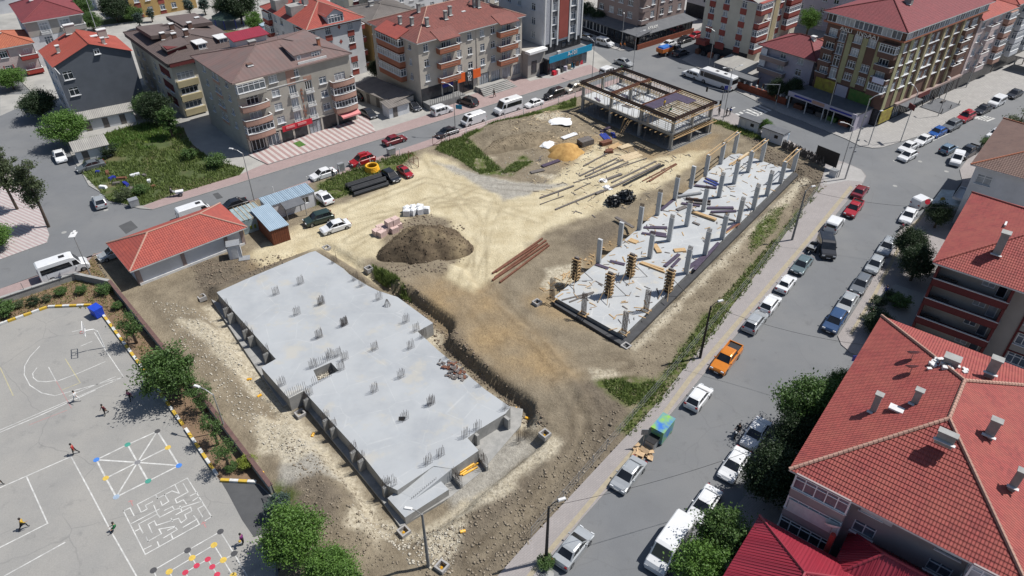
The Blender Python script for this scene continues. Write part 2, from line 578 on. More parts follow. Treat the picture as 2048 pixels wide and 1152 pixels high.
slab_px('side_street_surface', [(0, 190), (108, 186), (128, 240), (110, 250), (60, 205), (0, 232)], -.01, .006, 'yard_concrete')
slab_px('light_paving', [(1040, 152), (1065, 145), (1086, 157), (1060, 163)], .1, .121, 'yard_concrete')
slab_px('blue_paving', [(1072, 156), (1160, 118), (1178, 128), (1100, 158), (1085, 157)], .1, .121, 'pale_paving')
def paint(name, parent, lines, width, z, m, closed=False):
 """painted lines: each polyline given in photo pixels becomes flat quads"""
 b = MB()
 for ln in lines:
  pts = GP(ln, z)
  for k in range(len(pts) - 1):
   a, c = pts[k], pts[k + 1]
   d = (c - a)
   L = d.length
   if L < .01:
    continue
   d /= L
   s = Vector((-d.y, d.x, 0)) * width / 2
   e = d * width / 2
   b.quad(a - s - e, c - s + e, c + s + e, a + s - e)
   for q in range(len(b.v) - 4, len(b.v)):
    b.v[q] = (b.v[q][0], b.v[q][1], b.v[q][2] + .0007 * (k % 3))
 o = b.build(name, m)
 if parent is None:
  return struct(o)
 o.parent = parent
 return o
# zebra crossing and lane marks on the cross street
Z4 = lambda x, y: (1130 + x / 4.114, y / 4.114)
b = MB()
for k in range(9):
 t = k / 8
 a0 = G(*Z4(1375 + t * 245, 945 - t * 92), .006)
 a1 = G(*Z4(1478 + t * 245, 985 - t * 92 + 6), .006)
 d = (a1 - a0).normalized()
 s = Vector((-d.y, d.x, 0)) * .28
 b.quad(a0 - s, a1 - s, a1 + s, a0 + s)
struct(b.build('zebra_crossing', 'line_paint'))
paint('lane_marking', None, [[Z4(1575, 955), Z4(1650, 925)], [Z4(1340, 905), Z4(1395, 885)]], .3, .006, 'line_paint')
b = MB()
for k in range(5):
 t = k / 4
 a0, a1 = G(1950 + t * 22, 237 + t * 5, .006), G(1966 + t * 22, 231 + t * 5, .006)
 d = (a1 - a0).normalized()
 s = Vector((-d.y, d.x, 0)) * .3
 b.quad(a0 - s, a1 - s, a1 + s, a0 + s)
struct(b.build('zebra_crossing', 'line_paint'))
paint('lane_marking', None, [[(1860, 284), (1900, 266)], [(1800, 312), (1830, 298)]], .12, .006, 'line_paint')
# faint manholes
for k, (x, y) in enumerate([(1790, 372), (1893, 343), (212, 420), (128, 465), (1100, 1148), (1840, 323), (1790, 322), (1577, 778)]):
 p = G(x, y)
 b = MB()
 b.lathe([(.36, 0), (.36, .009), (.3, .012)], (0, 0, 0), 14)
 o = b.build('manhole_cover', 'kerb_stone', loc=(p.x, p.y, .002 if k not in (2, 3) else .002))
 struct(o)
yard = slab_px('schoolyard', [(-240, 730), (0, 652), (97, 617), (195, 613), (207, 632), (442, 964), (518, 968), (552, 1002), (556, 1060), (548, 1210), (-420, 1210)], -.02, .025, 'yard_asphalt')
slab_px('driveway', [(443, 965), (517, 969), (551, 1003), (551, 1058), (508, 1075), (484, 1040), (455, 985)], .01, .03, 'asphalt_dark')
slab_px('planting_bed', [(207, 632), (442, 964), (518, 968), (548, 992), (400, 792), (255, 624), (222, 574), (186, 512), (150, 558), (0, 607), (-60, 628), (-240, 700), (-240, 728), (0, 651), (97, 616), (196, 612)], -.01, .05, 'bed_soil')
ZS = lambda x, y: (x / 3.6, 540 + y / 3.6)
ZM = lambda x, y: (x / 3.097, 780 + y / 3.097)
WL = [[ZS(*p) for p in l] for l in [
 [(0, 1152), (890, 770), (755, 570), (680, 450)],
 [(885, 772), (395, 905), (300, 885), (215, 830), (175, 755), (178, 690), (215, 625), (285, 550)],
 [(520, 445), (600, 425)],
 [(755, 660), (560, 745), (405, 803), (350, 700)],
 [(405, 795), (330, 805), (270, 800), (240, 775), (235, 745), (265, 705)],
 [(660, 515), (580, 548)], [(830, 768), (500, 905)]]]
paint('painted_line', yard, WL, .09, .03, 'line_paint')
paint('painted_line', yard, [[ZM(0, 605), ZM(440, 412), ZM(545, 605), ZM(690, 880), ZM(845, 1152)], [ZM(165, 537), ZM(295, 826), ZM(0, 975)],
                             [ZM(30, 1150), ZM(400, 945)], [ZM(0, 262), ZM(230, 165), ZM(590, 0)]], .12, .03, 'line_paint')
mat('faded_yellow', (.42, .38, .22), (.33, .31, .22), 2, .9)
mat('faded_red', (.42, .20, .20), (.3, .2, .19), 2, .9)
paint('painted_line', yard, [[ZS(0, 700), ZS(95, 905)], [ZS(470, 640), ZS(578, 812), ZS(450, 862)]], .09, .0315, 'faded_yellow')
paint('painted_line', yard, [[ZS(405, 800), ZS(515, 995)], [ZS(480, 1010), ZS(210, 1115)]], .07, .0315, 'faded_red')
# nine-spot star
C0, C1, C2, C3, CC = (975, 255), (1108, 468), (720, 662), (597, 432), (852, 448)
mid = lambda a, c: ((a[0] + c[0]) / 2, (a[1] + c[1]) / 2)
E1, E2, E3, E4 = (1040, 356), (918, 564), (655, 546), (790, 338)
paint('painted_line', yard, [[ZM(*p) for p in l] for l in [[C0, E1, C1, E2, C2, E3, C3, E4, C0], [C0, CC, C2], [C1, CC, C3], [E1, CC, E3], [E2, CC, E4]]], .16, .03, 'line_paint')
def disc(parent, px, r, m, name='painted_spot'):
 p = G(*px, .034)
 b = MB()
 b.quad(*[(r * math.cos(a * math.pi / 8), r * math.sin(a * math.pi / 8), 0) for a in range(16)])
 return b.build(name, m, parent, loc=(p.x, p.y, .036))
for nm, c in (('spot_blue', (.06, .2, .58)), ('spot_green', (.06, .28, .22)), ('spot_yellow', (.6, .42, .08)), ('spot_grey', (.22, .22, .23)), ('spot_pale', (.3, .38, .48)), ('spot_red', (.5, .04, .08)), ('spot_dark', (.07, .07, .075))):
 mat(nm, c, tuple(x * .75 for x in c), 3, .8)
for p, m in ((C0, 'spot_dark'), (C1, 'spot_blue'), (C2, 'spot_pale'), (C3, 'spot_blue'), (CC, 'spot_grey'), (E1, 'spot_yellow'), (E2, 'spot_green'), (E3, 'spot_yellow'), (E4, 'spot_green')):
 disc(yard, ZM(*p), .30, m)
# maze
MZ = [[(1310, 785), (1160, 545), (850, 708), (875, 757), (912, 737), (900, 715), (945, 692)], [(975, 672), (965, 648)], [(765, 750), (805, 730), (830, 778)], [(765, 750), (900, 1018), (1235, 832), (1218, 800)], [(1310, 785), (1272, 808)],
      [(812, 828), (985, 738)], [(835, 875), (870, 858), (885, 885)], [(870, 858), (858, 830), (975, 768), (953, 715)], [(975, 768), (990, 788), (1080, 742), (1068, 722)], [(1020, 745), (1062, 725)],
      [(975, 672), (1065, 625), (1110, 640), (1085, 590)], [(1020, 648), (1045, 690), (1005, 715), (995, 690)], [(1135, 580), (1165, 632), (1085, 675), (1095, 700)], [(1095, 700), (1135, 680), (1155, 705)], [(1080, 742), (1245, 690)],
      [(1180, 655), (1222, 635)], [(1195, 685), (1232, 662)], [(1115, 720), (1125, 748)], [(1090, 772), (1180, 725), (1188, 750), (1145, 772), (1155, 798), (1122, 822), (1105, 795)], [(1225, 735), (1262, 715), (1225, 735), (1255, 785)],
      [(1105, 795), (970, 838), (955, 810), (918, 832), (942, 885)], [(1060, 795), (1068, 812)], [(915, 938), (1000, 890), (985, 862), (1082, 845), (1097, 865), (1015, 915)], [(1060, 895), (1070, 918)], [(905, 910), (918, 940)],
      [(895, 985), (935, 965)], [(975, 940), (985, 965)], [(1135, 850), (1220, 800)], [(1200, 778), (1218, 800)], [(1040, 868), (1085, 848)]]
paint('painted_maze', yard, [[ZM(*p) for p in l] for l in MZ], .1, .0305, 'line_paint')
paint('painted_arrow', yard, [[ZM(822, 715), ZM(808, 685)], [ZM(798, 692), ZM(808, 685), ZM(822, 688)], [ZM(1275, 850), ZM(1258, 818)], [ZM(1250, 830), ZM(1258, 818), ZM(1272, 822)]], .1, .031, 'faded_red')
# the lower game of spots
paint('painted_line', yard, [[ZM(*p) for p in l] for l in [[(950, 1117), (1162, 993), (1365, 877), (1450, 1013), (1530, 1152)], [(1162, 993), (1190, 1040)], [(1048, 1125), (1190, 1040), (1325, 960), (1383, 1053), (1445, 1152)], [(1383, 1053), (1450, 1013)],
                                                   [(1148, 1130), (1218, 1088), (1287, 1048), (1315, 1095), (1345, 1143)], [(1315, 1095), (1383, 1053)], [(1190, 1040), (1218, 1088)], [(950, 1117), (965, 1150)], [(1048, 1125), (1062, 1150)], [(1148, 1130), (1160, 1152)]]], .1, .03, 'line_paint')
for p in ((950, 1117), (1162, 993), (1365, 877), (1450, 1013)):
 disc(yard, ZM(*p), .3, 'spot_dark')
for p in ((1048, 1125), (1190, 1040), (1325, 960), (1383, 1053), (1445, 1148)):
 disc(yard, ZM(*p), .3, 'spot_yellow')
for p in ((1148, 1130), (1218, 1088), (1287, 1048), (1315, 1095), (1345, 1143)):
 disc(yard, ZM(*p), .27, 'spot_red')
Z1TOP, Z2TOP = .7, .45
S1_PX = [(433.4, 584.6), (488, 560), (620, 504.6), (631, 502), (674.7, 529), (688, 538), (698, 548), (736.6, 572), (755, 581), (795, 594), (866, 646), (835, 663), (849.6, 676), (875, 699.6), (971.8, 780), (1021, 814), (1011, 827), (960, 858),
         (935, 876), (957.4, 901), (904, 937.5), (867.6, 932), (794.7, 980.5), (772, 970), (731, 918), (674.6, 856), (618, 794), (607, 782), (577.6, 797), (522.4, 734.6), (551.7, 718)]
S1 = [(p.x, p.y) for p in GP(S1_PX, Z1TOP)]
LOW_PX = [(775, 996), (795, 981), (878, 958), (897.5, 979), (810, 1035)]
LOW = [(p.x, p.y) for p in GP(LOW_PX, -.05)]
S2_PX = [(1108, 593.8), (1189.8, 529), (1233.7, 493), (1300, 436), (1356, 394), (1389.6, 369), (1425, 336), (1462.5, 309), (1479, 307), (1500, 313), (1527, 323), (1562.5, 334), (1589.6, 340), (1246.6, 671.6)]
S2 = [(p.x, p.y) for p in GP(S2_PX, Z2TOP)]
SK_PX = [(1340.4, 301.4), (1417, 265), (1238, 187), (1159.8, 222)]
SK = [(p.x, p.y) for p in GP(SK_PX)]
W2 = lambda px: [(p.x, p.y) for p in GP(px)]
def terrain_h(x, y):
 h = .12 * fbm(x, y, .35, 4, 3) + .10 * fbm(x, y, 1.3, 3, 9)
 # rough, turned soil
 for px, a in (([(290, 600), (420, 640), (540, 780), (600, 900), (760, 1010), (800, 1130), (700, 1200), (600, 1200), (545, 985), (400, 790)], .34), ([(1110, 770), (1220, 790), (1270, 830), (1200, 930), (1100, 1060), (980, 1152), (870, 1130), (900, 1040), (1060, 930), (1090, 850)], .42),
                  ([(560, 990), (660, 950), (760, 1010), (820, 1090), (760, 1200), (640, 1200), (610, 1100)], .3), ([(380, 520), (470, 510), (600, 500), (560, 545), (470, 570), (400, 590), (300, 590)], .5), ([(1500, 420), (1620, 350), (1660, 370), (1560, 520), (1480, 570), (1420, 640), (1480, 500)], .3),
                  ([(960, 240), (1090, 200), (1150, 230), (1120, 290), (1010, 300), (900, 300)], .35), ([(1260, 650), (1350, 640), (1440, 560), (1400, 650), (1300, 740)], .15), ([(1480, 255), (1560, 300), (1620, 330), (1590, 345), (1500, 300)], .35)):
  w = sstep(1.5, -1.5, sdist(x, y, W2(px)))
  h = h + w * a * (fbm(x, y, .9, 4, 21) + .25 * np.abs(fbm(x, y, 2.4, 2, 5)))
 # mound of earth behind the left fence
 for (px, py), rx, ry, hh in (((1040, 262), 13, 6.0, 1.6), ((985, 280), 6, 4, .6), ((1120, 240), 5, 4, .9), ((640, 1010), 7, 5, .9), ((700, 1100), 6, 4, .6), ((1190, 800), 5, 4, .6), ((420, 540), 7, 2.2, .9)):
  c = G(px, py)
  h = h + hh * np.exp(-(((x - c.x) / rx) ** 2 + ((y - c.y) / ry) ** 2) * 1.6)
 # plateau right of the near slab
 pl = W2([(756, 545), (800, 575), (880, 640), (905, 690), (985, 755), (1080, 850), (1120, 870), (1180, 800), (1110, 700), (1010, 620), (960, 580), (930, 540), (880, 520)])
 h = h + .45 * sstep(.2, -.5, sdist(x, y, pl))
 # near slab pit
 d1 = np.minimum(sdist(x, y, S1), sdist(x, y, LOW))
 flush = sstep(1.0, -1.0, sdist(x, y, W2([(405, 575), (520, 535), (640, 490), (720, 540), (760, 575), (700, 560), (640, 520), (440, 590)])))
 floor = -1.25 * (1 - flush) + .45 * flush
 steep = sstep(1.0, -1.0, sdist(x, y, pl))
 bank = np.where(steep > .5, sstep(2.1, 2.9, d1), sstep(1.9, 3.6, d1 + .5 * fbm(x, y, .8, 2, 77)))
 h = floor * (1 - bank) + h * bank
 # pad in front of the near slab
 pad = sstep(.5, -.4, sdist(x, y, W2([(1025, 850), (1090, 880), (960, 985), (905, 1000), (880, 975), (960, 915)])))
 h = h * (1 - pad) + -1.0 * pad
 # far slab trench
 d2 = sdist(x, y, S2)
 t2 = sstep(1.9, .9, d2)
 h = h * (1 - t2) + -.55 * t2
 # skeleton building stands on level ground
 d3 = sstep(1.5, .3, sdist(x, y, SK))
 h = h * (1 - d3) + .02 * d3
 # hut, cabins and parked cars on level ground
 d4 = sstep(2.5, .5, sdist(x, y, W2([(200, 520), (480, 400), (640, 350), (840, 300), (840, 350), (720, 440), (600, 485), (500, 515), (290, 575)])))
 h = h * (1 - d4)
 for line, dep in (([(1010, 640), (1100, 740), (1165, 800), (1190, 850), (1130, 960), (1060, 1040)], .06), ([(1040, 700), (1120, 780), (1150, 840), (1080, 950), (1000, 1030)], .06), ([(700, 480), (900, 420), (1060, 440), (1200, 380)], .04), ([(720, 500), (920, 440), (980, 500), (960, 600), (1040, 680)], .05)):
  dl = ldist(x, y, W2(line))
  h = h - dep * (np.exp(-((dl - .8) / .25) ** 2)) * sstep(1.2, 3, d1)
 # meet the pavement at the outline
 e = sstep(0, -1.6, sdist(x, y, SITE))
 return h * e + .07 * (1 - e)
def terrain_z(px, py, z=0.0):
 p = G(px, py, z)
 zz = float(terrain_h(np.array([p.x]), np.array([p.y]))[0])
 p = G(px, py, zz)
 return Vector((p.x, p.y, float(terrain_h(np.array([p.x]), np.array([p.y]))[0])))
st = .36
SA = np.array(SITE)
gx = np.arange(SA[:, 0].min() - st, SA[:, 0].max() + st, st)
gy = np.arange(SA[:, 1].min() - st, SA[:, 1].max() + st, st)
XX, YY = np.meshgrid(gx, gy)
inside = sdist(XX, YY, SITE) < st * .75
jx = XX + st * .28 * (RNG.random(XX.shape) - .5)
jy = YY + st * .28 * (RNG.random(XX.shape) - .5)
HH = terrain_h(jx, jy)
cell = inside[:-1, :-1] & inside[1:, :-1] & inside[:-1, 1:] & inside[1:, 1:]
ny, nx = XX.shape
idx = np.arange(nx * ny).reshape(ny, nx)
FF = np.stack([idx[:-1, :-1][cell], idx[:-1, 1:][cell], idx[1:, 1:][cell], idx[1:, :-1][cell]], 1)
used, inv = np.unique(FF, return_inverse=True)
VV = np.stack([jx.ravel(), jy.ravel(), HH.ravel()], 1)[used]
tme = np_mesh('site_ground', VV, inv.reshape(-1, 4))
tx, ty = VV[:, 0], VV[:, 1]
wob = .9 * fbm(tx, ty, .5, 4, 31) * 2
def zone(polys, soft=1.2):
 w = np.zeros(len(tx))
 for px in polys:
  w = np.maximum(w, sstep(soft, -soft, sdist(tx, ty, W2(px)) + wob))
 return w
SAND = zone([[(590, 455), (640, 420), (700, 402), (780, 372), (850, 304), (895, 318), (950, 355), (1015, 362), (1090, 372), (1190, 290), (1300, 320), (1340, 310), (1420, 300), (1330, 370), (1200, 420), (1090, 465), (1000, 545), (970, 575), (950, 590),
              (905, 575), (890, 560), (935, 500), (900, 440), (830, 420), (770, 470), (760, 520), (640, 500), (520, 530), (500, 510)], [(640, 492), (690, 520), (760, 560), (740, 540), (700, 500)]], .9)
ORNG = zone([[(835, 560), (900, 555), (985, 555), (1010, 610), (1110, 700), (1150, 750), (1090, 775), (1000, 750), (930, 690), (885, 640), (800, 575)], [(1080, 290), (1200, 270), (1330, 310), (1430, 270), (1420, 310), (1330, 350), (1250, 380), (1180, 330), (1120, 330)], [(1050, 600), (1150, 540), (1230, 480), (1330, 410), (1400, 350), (1420, 330), (1390, 370), (1300, 440), (1200, 520), (1110, 590), (1180, 650), (1100, 640)],
             [(495, 510), (570, 500), (560, 520), (500, 535)], [(970, 368), (1010, 366), (1000, 378), (968, 377)]], 2.4) * (.65 + fbm(tx, ty, .3, 3, 12))
WHITE = zone([[(1255, 690), (1600, 352), (1618, 362), (1600, 382), (1430, 545), (1270, 710)], [(400, 600), (425, 600), (620, 850), (770, 1020), (830, 1050), (1000, 950), (1110, 870), (1130, 885), (1010, 985), (850, 1075), (790, 1060), (740, 1030), (600, 880)], [(360, 640), (470, 650), (520, 730), (560, 760), (500, 780), (440, 720)], [(500, 830), (590, 830), (640, 900), (570, 930), (520, 900)],
              [(700, 1010), (790, 1050), (760, 1110), (700, 1060)], [(850, 1060), (930, 1040), (900, 1130), (850, 1110)], [(1060, 235), (1130, 230), (1120, 250), (1080, 255)], [(1180, 738), (1230, 735), (1235, 752), (1190, 762)], [(930, 300), (990, 315), (960, 325)], [(1060, 345), (1120, 350), (1100, 362)], [(1090, 540), (1160, 520), (1150, 560), (1090, 580)],
              [(745, 585), (800, 590), (880, 655), (880, 690), (990, 780), (1040, 815), (1100, 868), (1070, 862), (960, 780), (860, 695)]], .5)
DARK = zone([[(380, 520), (470, 510), (600, 502), (560, 545), (470, 575), (400, 590)], [(1110, 770), (1200, 770), (1265, 830), (1190, 930), (1060, 1090), (960, 1160), (880, 1130), (950, 1010), (1060, 930), (1120, 880), (1140, 830)], [(745, 530), (800, 560), (880, 640), (910, 690), (1000, 770), (1090, 850), (1080, 830), (980, 740), (900, 650), (830, 590)], [(1480, 260), (1560, 305), (1640, 340), (1660, 370), (1590, 440), (1610, 360), (1540, 330)],
             [(560, 960), (640, 950), (700, 1000), (660, 1060), (600, 1040)], [(1130, 470), (1240, 440), (1250, 480), (1170, 520)]], .9)
DARK = DARK * (1 - .85 * np.exp(-(ldist(tx, ty, W2([(1240, 730), (1150, 745), (1120, 775), (1165, 830), (1160, 890), (1070, 1010), (960, 1110)])) / 1.5) ** 2))
GRASS = zone([[(885, 283), (925, 276), (960, 300), (990, 335), (1010, 350), (960, 348), (915, 318), (875, 300)], [(1010, 330), (1050, 310), (1065, 325), (1020, 352)], [(925, 272), (1050, 232), (1152, 196), (1155, 215), (1100, 225), (1000, 255), (930, 285)], [(1195, 765), (1250, 758), (1330, 762), (1330, 795), (1260, 815), (1215, 790)], [(1638, 378), (1660, 375), (1500, 566), (1320, 801), (1260, 870), (1240, 860), (1310, 770), (1400, 640), (1480, 560)],
              [(1500, 470), (1540, 420), (1570, 410), (1550, 460), (1500, 510)], [(1430, 239), (1500, 265), (1560, 292), (1500, 275), (1420, 245)], [(745, 530), (800, 565), (820, 590), (790, 575), (750, 550)], [(640, 368), (720, 330), (790, 312), (830, 305), (790, 345), (700, 390), (630, 415)], [(540, 965), (600, 1000), (590, 1040), (540, 1010)], [(1060, 215), (1150, 190), (1152, 212), (1080, 230)]], .6)
GRAVEL = zone([[(560, 900), (620, 870), (680, 960), (640, 950), (560, 975)], [(1020, 850), (1090, 880), (960, 985), (905, 1000), (880, 975), (960, 915)], [(860, 320), (1000, 360), (1130, 370), (1010, 400)]], .6)
RUT = np.zeros(len(tx))
for ln in ([(1250, 728), (1150, 742), (1118, 775), (1165, 830), (1160, 890), (1070, 1010), (950, 1120)], [(1260, 745), (1170, 755), (1150, 785), (1195, 835), (1175, 905), (1090, 1010)], [(700, 480), (860, 400), (1000, 410), (1150, 400), (1260, 350)], [(850, 310), (900, 380), (960, 450), (960, 560), (1050, 660), (1120, 745)], [(700, 420), (850, 360), (1000, 390), (960, 500), (920, 590), (1000, 680)], [(720, 500), (860, 410), (960, 370), (1100, 380)], [(600, 470), (760, 430), (950, 400), (1080, 440)]):
 dl = ldist(tx, ty, W2(ln)) + .5 * fbm(tx, ty, .3, 2, 8)
 RUT = np.maximum(RUT, np.exp(-((dl - .85) / .3) ** 2) * (.5 + fbm(tx, ty, .25, 2, 4)))
for nm, w in (('rut', RUT), ('sand', SAND), ('orange', ORNG), ('white', WHITE), ('dark', DARK), ('grass', GRASS), ('gravel', GRAVEL)):
 a = tme.attributes.new(nm, 'FLOAT', 'POINT')
 a.data.foreach_set('value', w.astype(np.float32))
def soil_mat():
 m, nt, bs = base_mat('site_soil')
 pos = _nd(nt, 'ShaderNodeNewGeometry').outputs['Position']
 at = lambda n: _nd(nt, 'ShaderNodeAttribute', attribute_name=n).outputs['Fac']
 big = _ramp(nt, _noise(nt, pos, .35, 6, .65), .35, .65)
 midn = _ramp(nt, _noise(nt, pos, 1.6, 5, .7), .3, .7)
 fin = _ramp(nt, _noise(nt, pos, 4.5, 6, .8), .32, .7)
 c = _mix(nt, big, srgb(148, 137, 118), srgb(120, 110, 94))
 c = _mix(nt, _math(nt, 'MULTIPLY', at('dark'), .85), c, _mix(nt, midn, srgb(124, 114, 100), srgb(94, 86, 76)))
 c = _mix(nt, at('orange'), c, _mix(nt, midn, srgb(172, 149, 113), srgb(144, 123, 93)))
 c = _mix(nt, at('sand'), c, _mix(nt, big, srgb(203, 192, 163), srgb(180, 167, 137)))
 c = _mix(nt, at('gravel'), c, _mix(nt, midn, srgb(176, 172, 162), srgb(140, 136, 128)))
 wh = _math(nt, 'MULTIPLY', at('white'), _ramp(nt, _noise(nt, pos, 2.4, 5, .75), .3, .55))
 c = _mix(nt, wh, c, _mix(nt, midn, srgb(205, 197, 178), srgb(178, 168, 146)))
 gr = _math(nt, 'MULTIPLY', at('grass'), _ramp(nt, _noise(nt, pos, .9, 5, .7), .32, .55))
 c = _mix(nt, gr, c, _mix(nt, fin, srgb(70, 88, 40), srgb(100, 108, 58)))
 c = _mix(nt, at('rut'), c, _mix(nt, 1.0, c, (.62, .6, .58), 'MULTIPLY'))
 c = _mix(nt, _math(nt, 'MULTIPLY', fin, _math(nt, 'SUBTRACT', .62, _math(nt, 'MULTIPLY', at('sand'), .3))), c, _mix(nt, 1.0, c, (.5, .49, .47), 'MULTIPLY'))
 c = _mix(nt, _math(nt, 'MULTIPLY', _ramp(nt, _noise(nt, pos, 1.1, 5, .75), .52, .7), .4), c, _mix(nt, 1.0, c, (1.3, 1.3, 1.28), 'MULTIPLY'))
 nt.links.new(c, bs.inputs['Base Color'])
 bs.inputs['Roughness'].default_value = .97
 bs.inputs['Specular IOR Level'].default_value = .15
 bp = _nd(nt, 'ShaderNodeBump')
 bp.inputs['Strength'].default_value = .75
 bp.inputs['Distance'].default_value = .3
 nt.links.new(_math(nt, 'ADD', _noise(nt, pos, 3.2, 6, .7), _math(nt, 'MULTIPLY', at('dark'), _noise(nt, pos, 2.0, 4, .7))), bp.inputs['Height'])
 nt.links.new(bp.outputs[0], bs.inputs['Normal'])
 return m
soil_mat()
struct(ob('site_ground', tme, 'site_soil'))
# ================================================================ near slab
A2Z = lambda x, y: (390 + x / 4.267, 560 + y / 4.267)
A1Z = lambda x, y: (740 + x / 3.84, 780 + y / 3.84)
A3Z = lambda x, y: (560 + x / 4.8, 760 + y / 4.8)
A4Z = lambda x, y: (620 + x / 5.487, 490 + y / 5.487)
A5Z = lambda x, y: (1070 + x / 5.01, 480 + y / 5.01)
A6Z = lambda x, y: (1300 + x / 4.8, 240 + y / 4.8)
A7Z = lambda x, y: (1140 + x / 6.063, 120 + y / 6.063)
S1ANG = bearing(G(433.4, 584.6, .7), G(620, 504.6, .7))       # short direction of the near slab
S2ANG = bearing(G(1246.6, 671.6, .45), G(1589.6, 340, .45))    # long direction of the far slab
s1c = G(700, 760, 0)
slab1 = empty('concrete_slab', (s1c.x, s1c.y, -1.3))
tag(slab1, 'large grey foundation slab with rebar tufts nearest the schoolyard', 'slab')
def part(b, name, m, parent, smooth=False):
 """mesh given in world coordinates, parented to a thing without moving"""
 o = b.build(name, m, parent, smooth)
 o.matrix_parent_inverse = Matrix.Translation(-parent.location) if parent.rotation_euler[2] == 0 else (Matrix.Translation(parent.location) @ Matrix.Rotation(parent.rotation_euler[2], 4, 'Z')).inverted()
 return o
def slab_holes():
 """the top sheet with its two openings, plus walls"""
 from mathutils.geometry import tessellate_polygon
 hole1 = GP([A2Z(1010, 770), A2Z(1160, 703), A2Z(1225, 775), A2Z(1050, 860)], Z1TOP)
 c = G(*A1Z(243, 220), Z1TOP)
 hole2 = [c + Vector((x, y, 0)) for x, y in ((-.35, -.3), (.35, -.3), (.35, .3), (-.35, .3))]
 out = [Vector((x, y, Z1TOP)) for x, y in S1]
 loops = [out, hole1, hole2]
 vv = [v for l in loops for v in l]
 fs = []
 for t in tessellate_polygon(loops):
  n = (vv[t[1]] - vv[t[0]]).cross(vv[t[2]] - vv[t[0]])
  fs.append(tuple(t) if n.z > 0 else tuple(t)[::-1])
 b = MB()
 b.v = [tuple(v) for v in vv]
 b.f = fs
 b.uv = [None] * len(fs)
 b.mi = [0] * len(fs)
 b.m = 1
 for l in loops:
  for k in range(len(l)):
   p, q = l[k], l[(k + 1) % len(l)]
   zb = -1.3 if l is out else -.6
   b.quad((p.x, p.y, zb), (q.x, q.y, zb), (q.x, q.y, Z1TOP), (p.x, p.y, Z1TOP))
 for l in loops[1:]:
  b.m = 1
  b.quad(*[(p.x, p.y, -.55) for p in l])
 return b, hole1
sb, liftpit = slab_holes()
def slab_mat(nm, e):
 m, nt, bs = base_mat(nm)
 pos = _nd(nt, 'ShaderNodeNewGeometry').outputs['Position']
 n1 = _ramp(nt, _noise(nt, pos, .16, 6, .6), .4, .6)
 n2 = _ramp(nt, _noise(nt, pos, .5, 6, .7), .35, .7)
 n3 = _ramp(nt, _noise(nt, pos, .33, 5, .6), .56, .66)
 c = _mix(nt, n1, (.345, .36, .372), (.29, .304, .318))
 c = _mix(nt, _math(nt, 'MULTIPLY', n2, .5), c, (.38, .386, .384))
 c = _mix(nt, _math(nt, 'MULTIPLY', n3, .55), c, (.40, .372, .312))
 sp = _ramp(nt, _noise(nt, pos, 5.0, 2), .72, .76)
 c = _mix(nt, _math(nt, 'MULTIPLY', sp, .5), c, (.33, .25, .18))
 mp = _nd(nt, 'ShaderNodeMapping')
 mp.inputs['Rotation'].default_value[2] = -S1ANG
 nt.links.new(pos, mp.inputs[0])
 vo = _nd(nt, 'ShaderNodeTexVoronoi', feature='DISTANCE_TO_EDGE')
 vo.inputs['Scale'].default_value = .22
 nt.links.new(mp.outputs[0], vo.inputs['Vector'])
 ln = _ramp(nt, vo.outputs[0], .012, .0)
 c = _mix(nt, _math(nt, 'MULTIPLY', _math(nt, 'MULTIPLY', ln, n2), .5), c, (.52, .52, .51))
 c = _mix(nt, 1.0, c, e, 'MULTIPLY')
 nt.links.new(c, bs.inputs['Base Color'])
 bs.inputs['Roughness'].default_value = .85
 bp = _nd(nt, 'ShaderNodeBump')
 bp.inputs['Strength'].default_value = .12
 nt.links.new(_noise(nt, pos, 6, 4), bp.inputs['Height'])
 nt.links.new(bp.outputs[0], bs.inputs['Normal'])
slab_mat('slab_top', (1, 1.01, 1.02))
slab_mat('slab_pale', (1.12, 1.12, 1.11))
part(sb, 'slab_deck', ['slab_top', 'old_concrete'], slab1)
b = MB()
b.prism(LOW, -1.3, -.05)
b.mi = [0] + [1] * (len(b.f) - 1)
part(b, 'landing', ['slab_top', 'old_concrete'], slab1)
# ramp between landing and deck
r0, r1 = G(*A1Z(490, 588), Z1TOP), G(*A1Z(628, 606), Z1TOP)
r2, r3 = G(*A1Z(345, 835), -.04), G(*A1Z(205, 778), -.04)
b = MB()
b.quad(r3, r2, r1, r0)
for p, q in ((r3, r2), (r2, r1), (r0, r3)):
 b.quad((p.x, p.y, -1.2), (q.x, q.y, -1.2), q, p)
part(b, 'ramp', 'slab_top', slab1)
# strip footing beyond the walls
foot_px = [(418, 592), (512, 735), (566, 812), (600, 800), (765, 1003), (800, 1053), (902, 993), (962, 944), (1042, 850), (1046, 818), (1020, 812), (770, 960), (610, 770), (440, 590)]
b = MB()
b.prism([(p.x, p.y) for p in GP(foot_px, -.95)], -1.4, -.95)
part(b, 'footing', 'old_concrete', slab1)
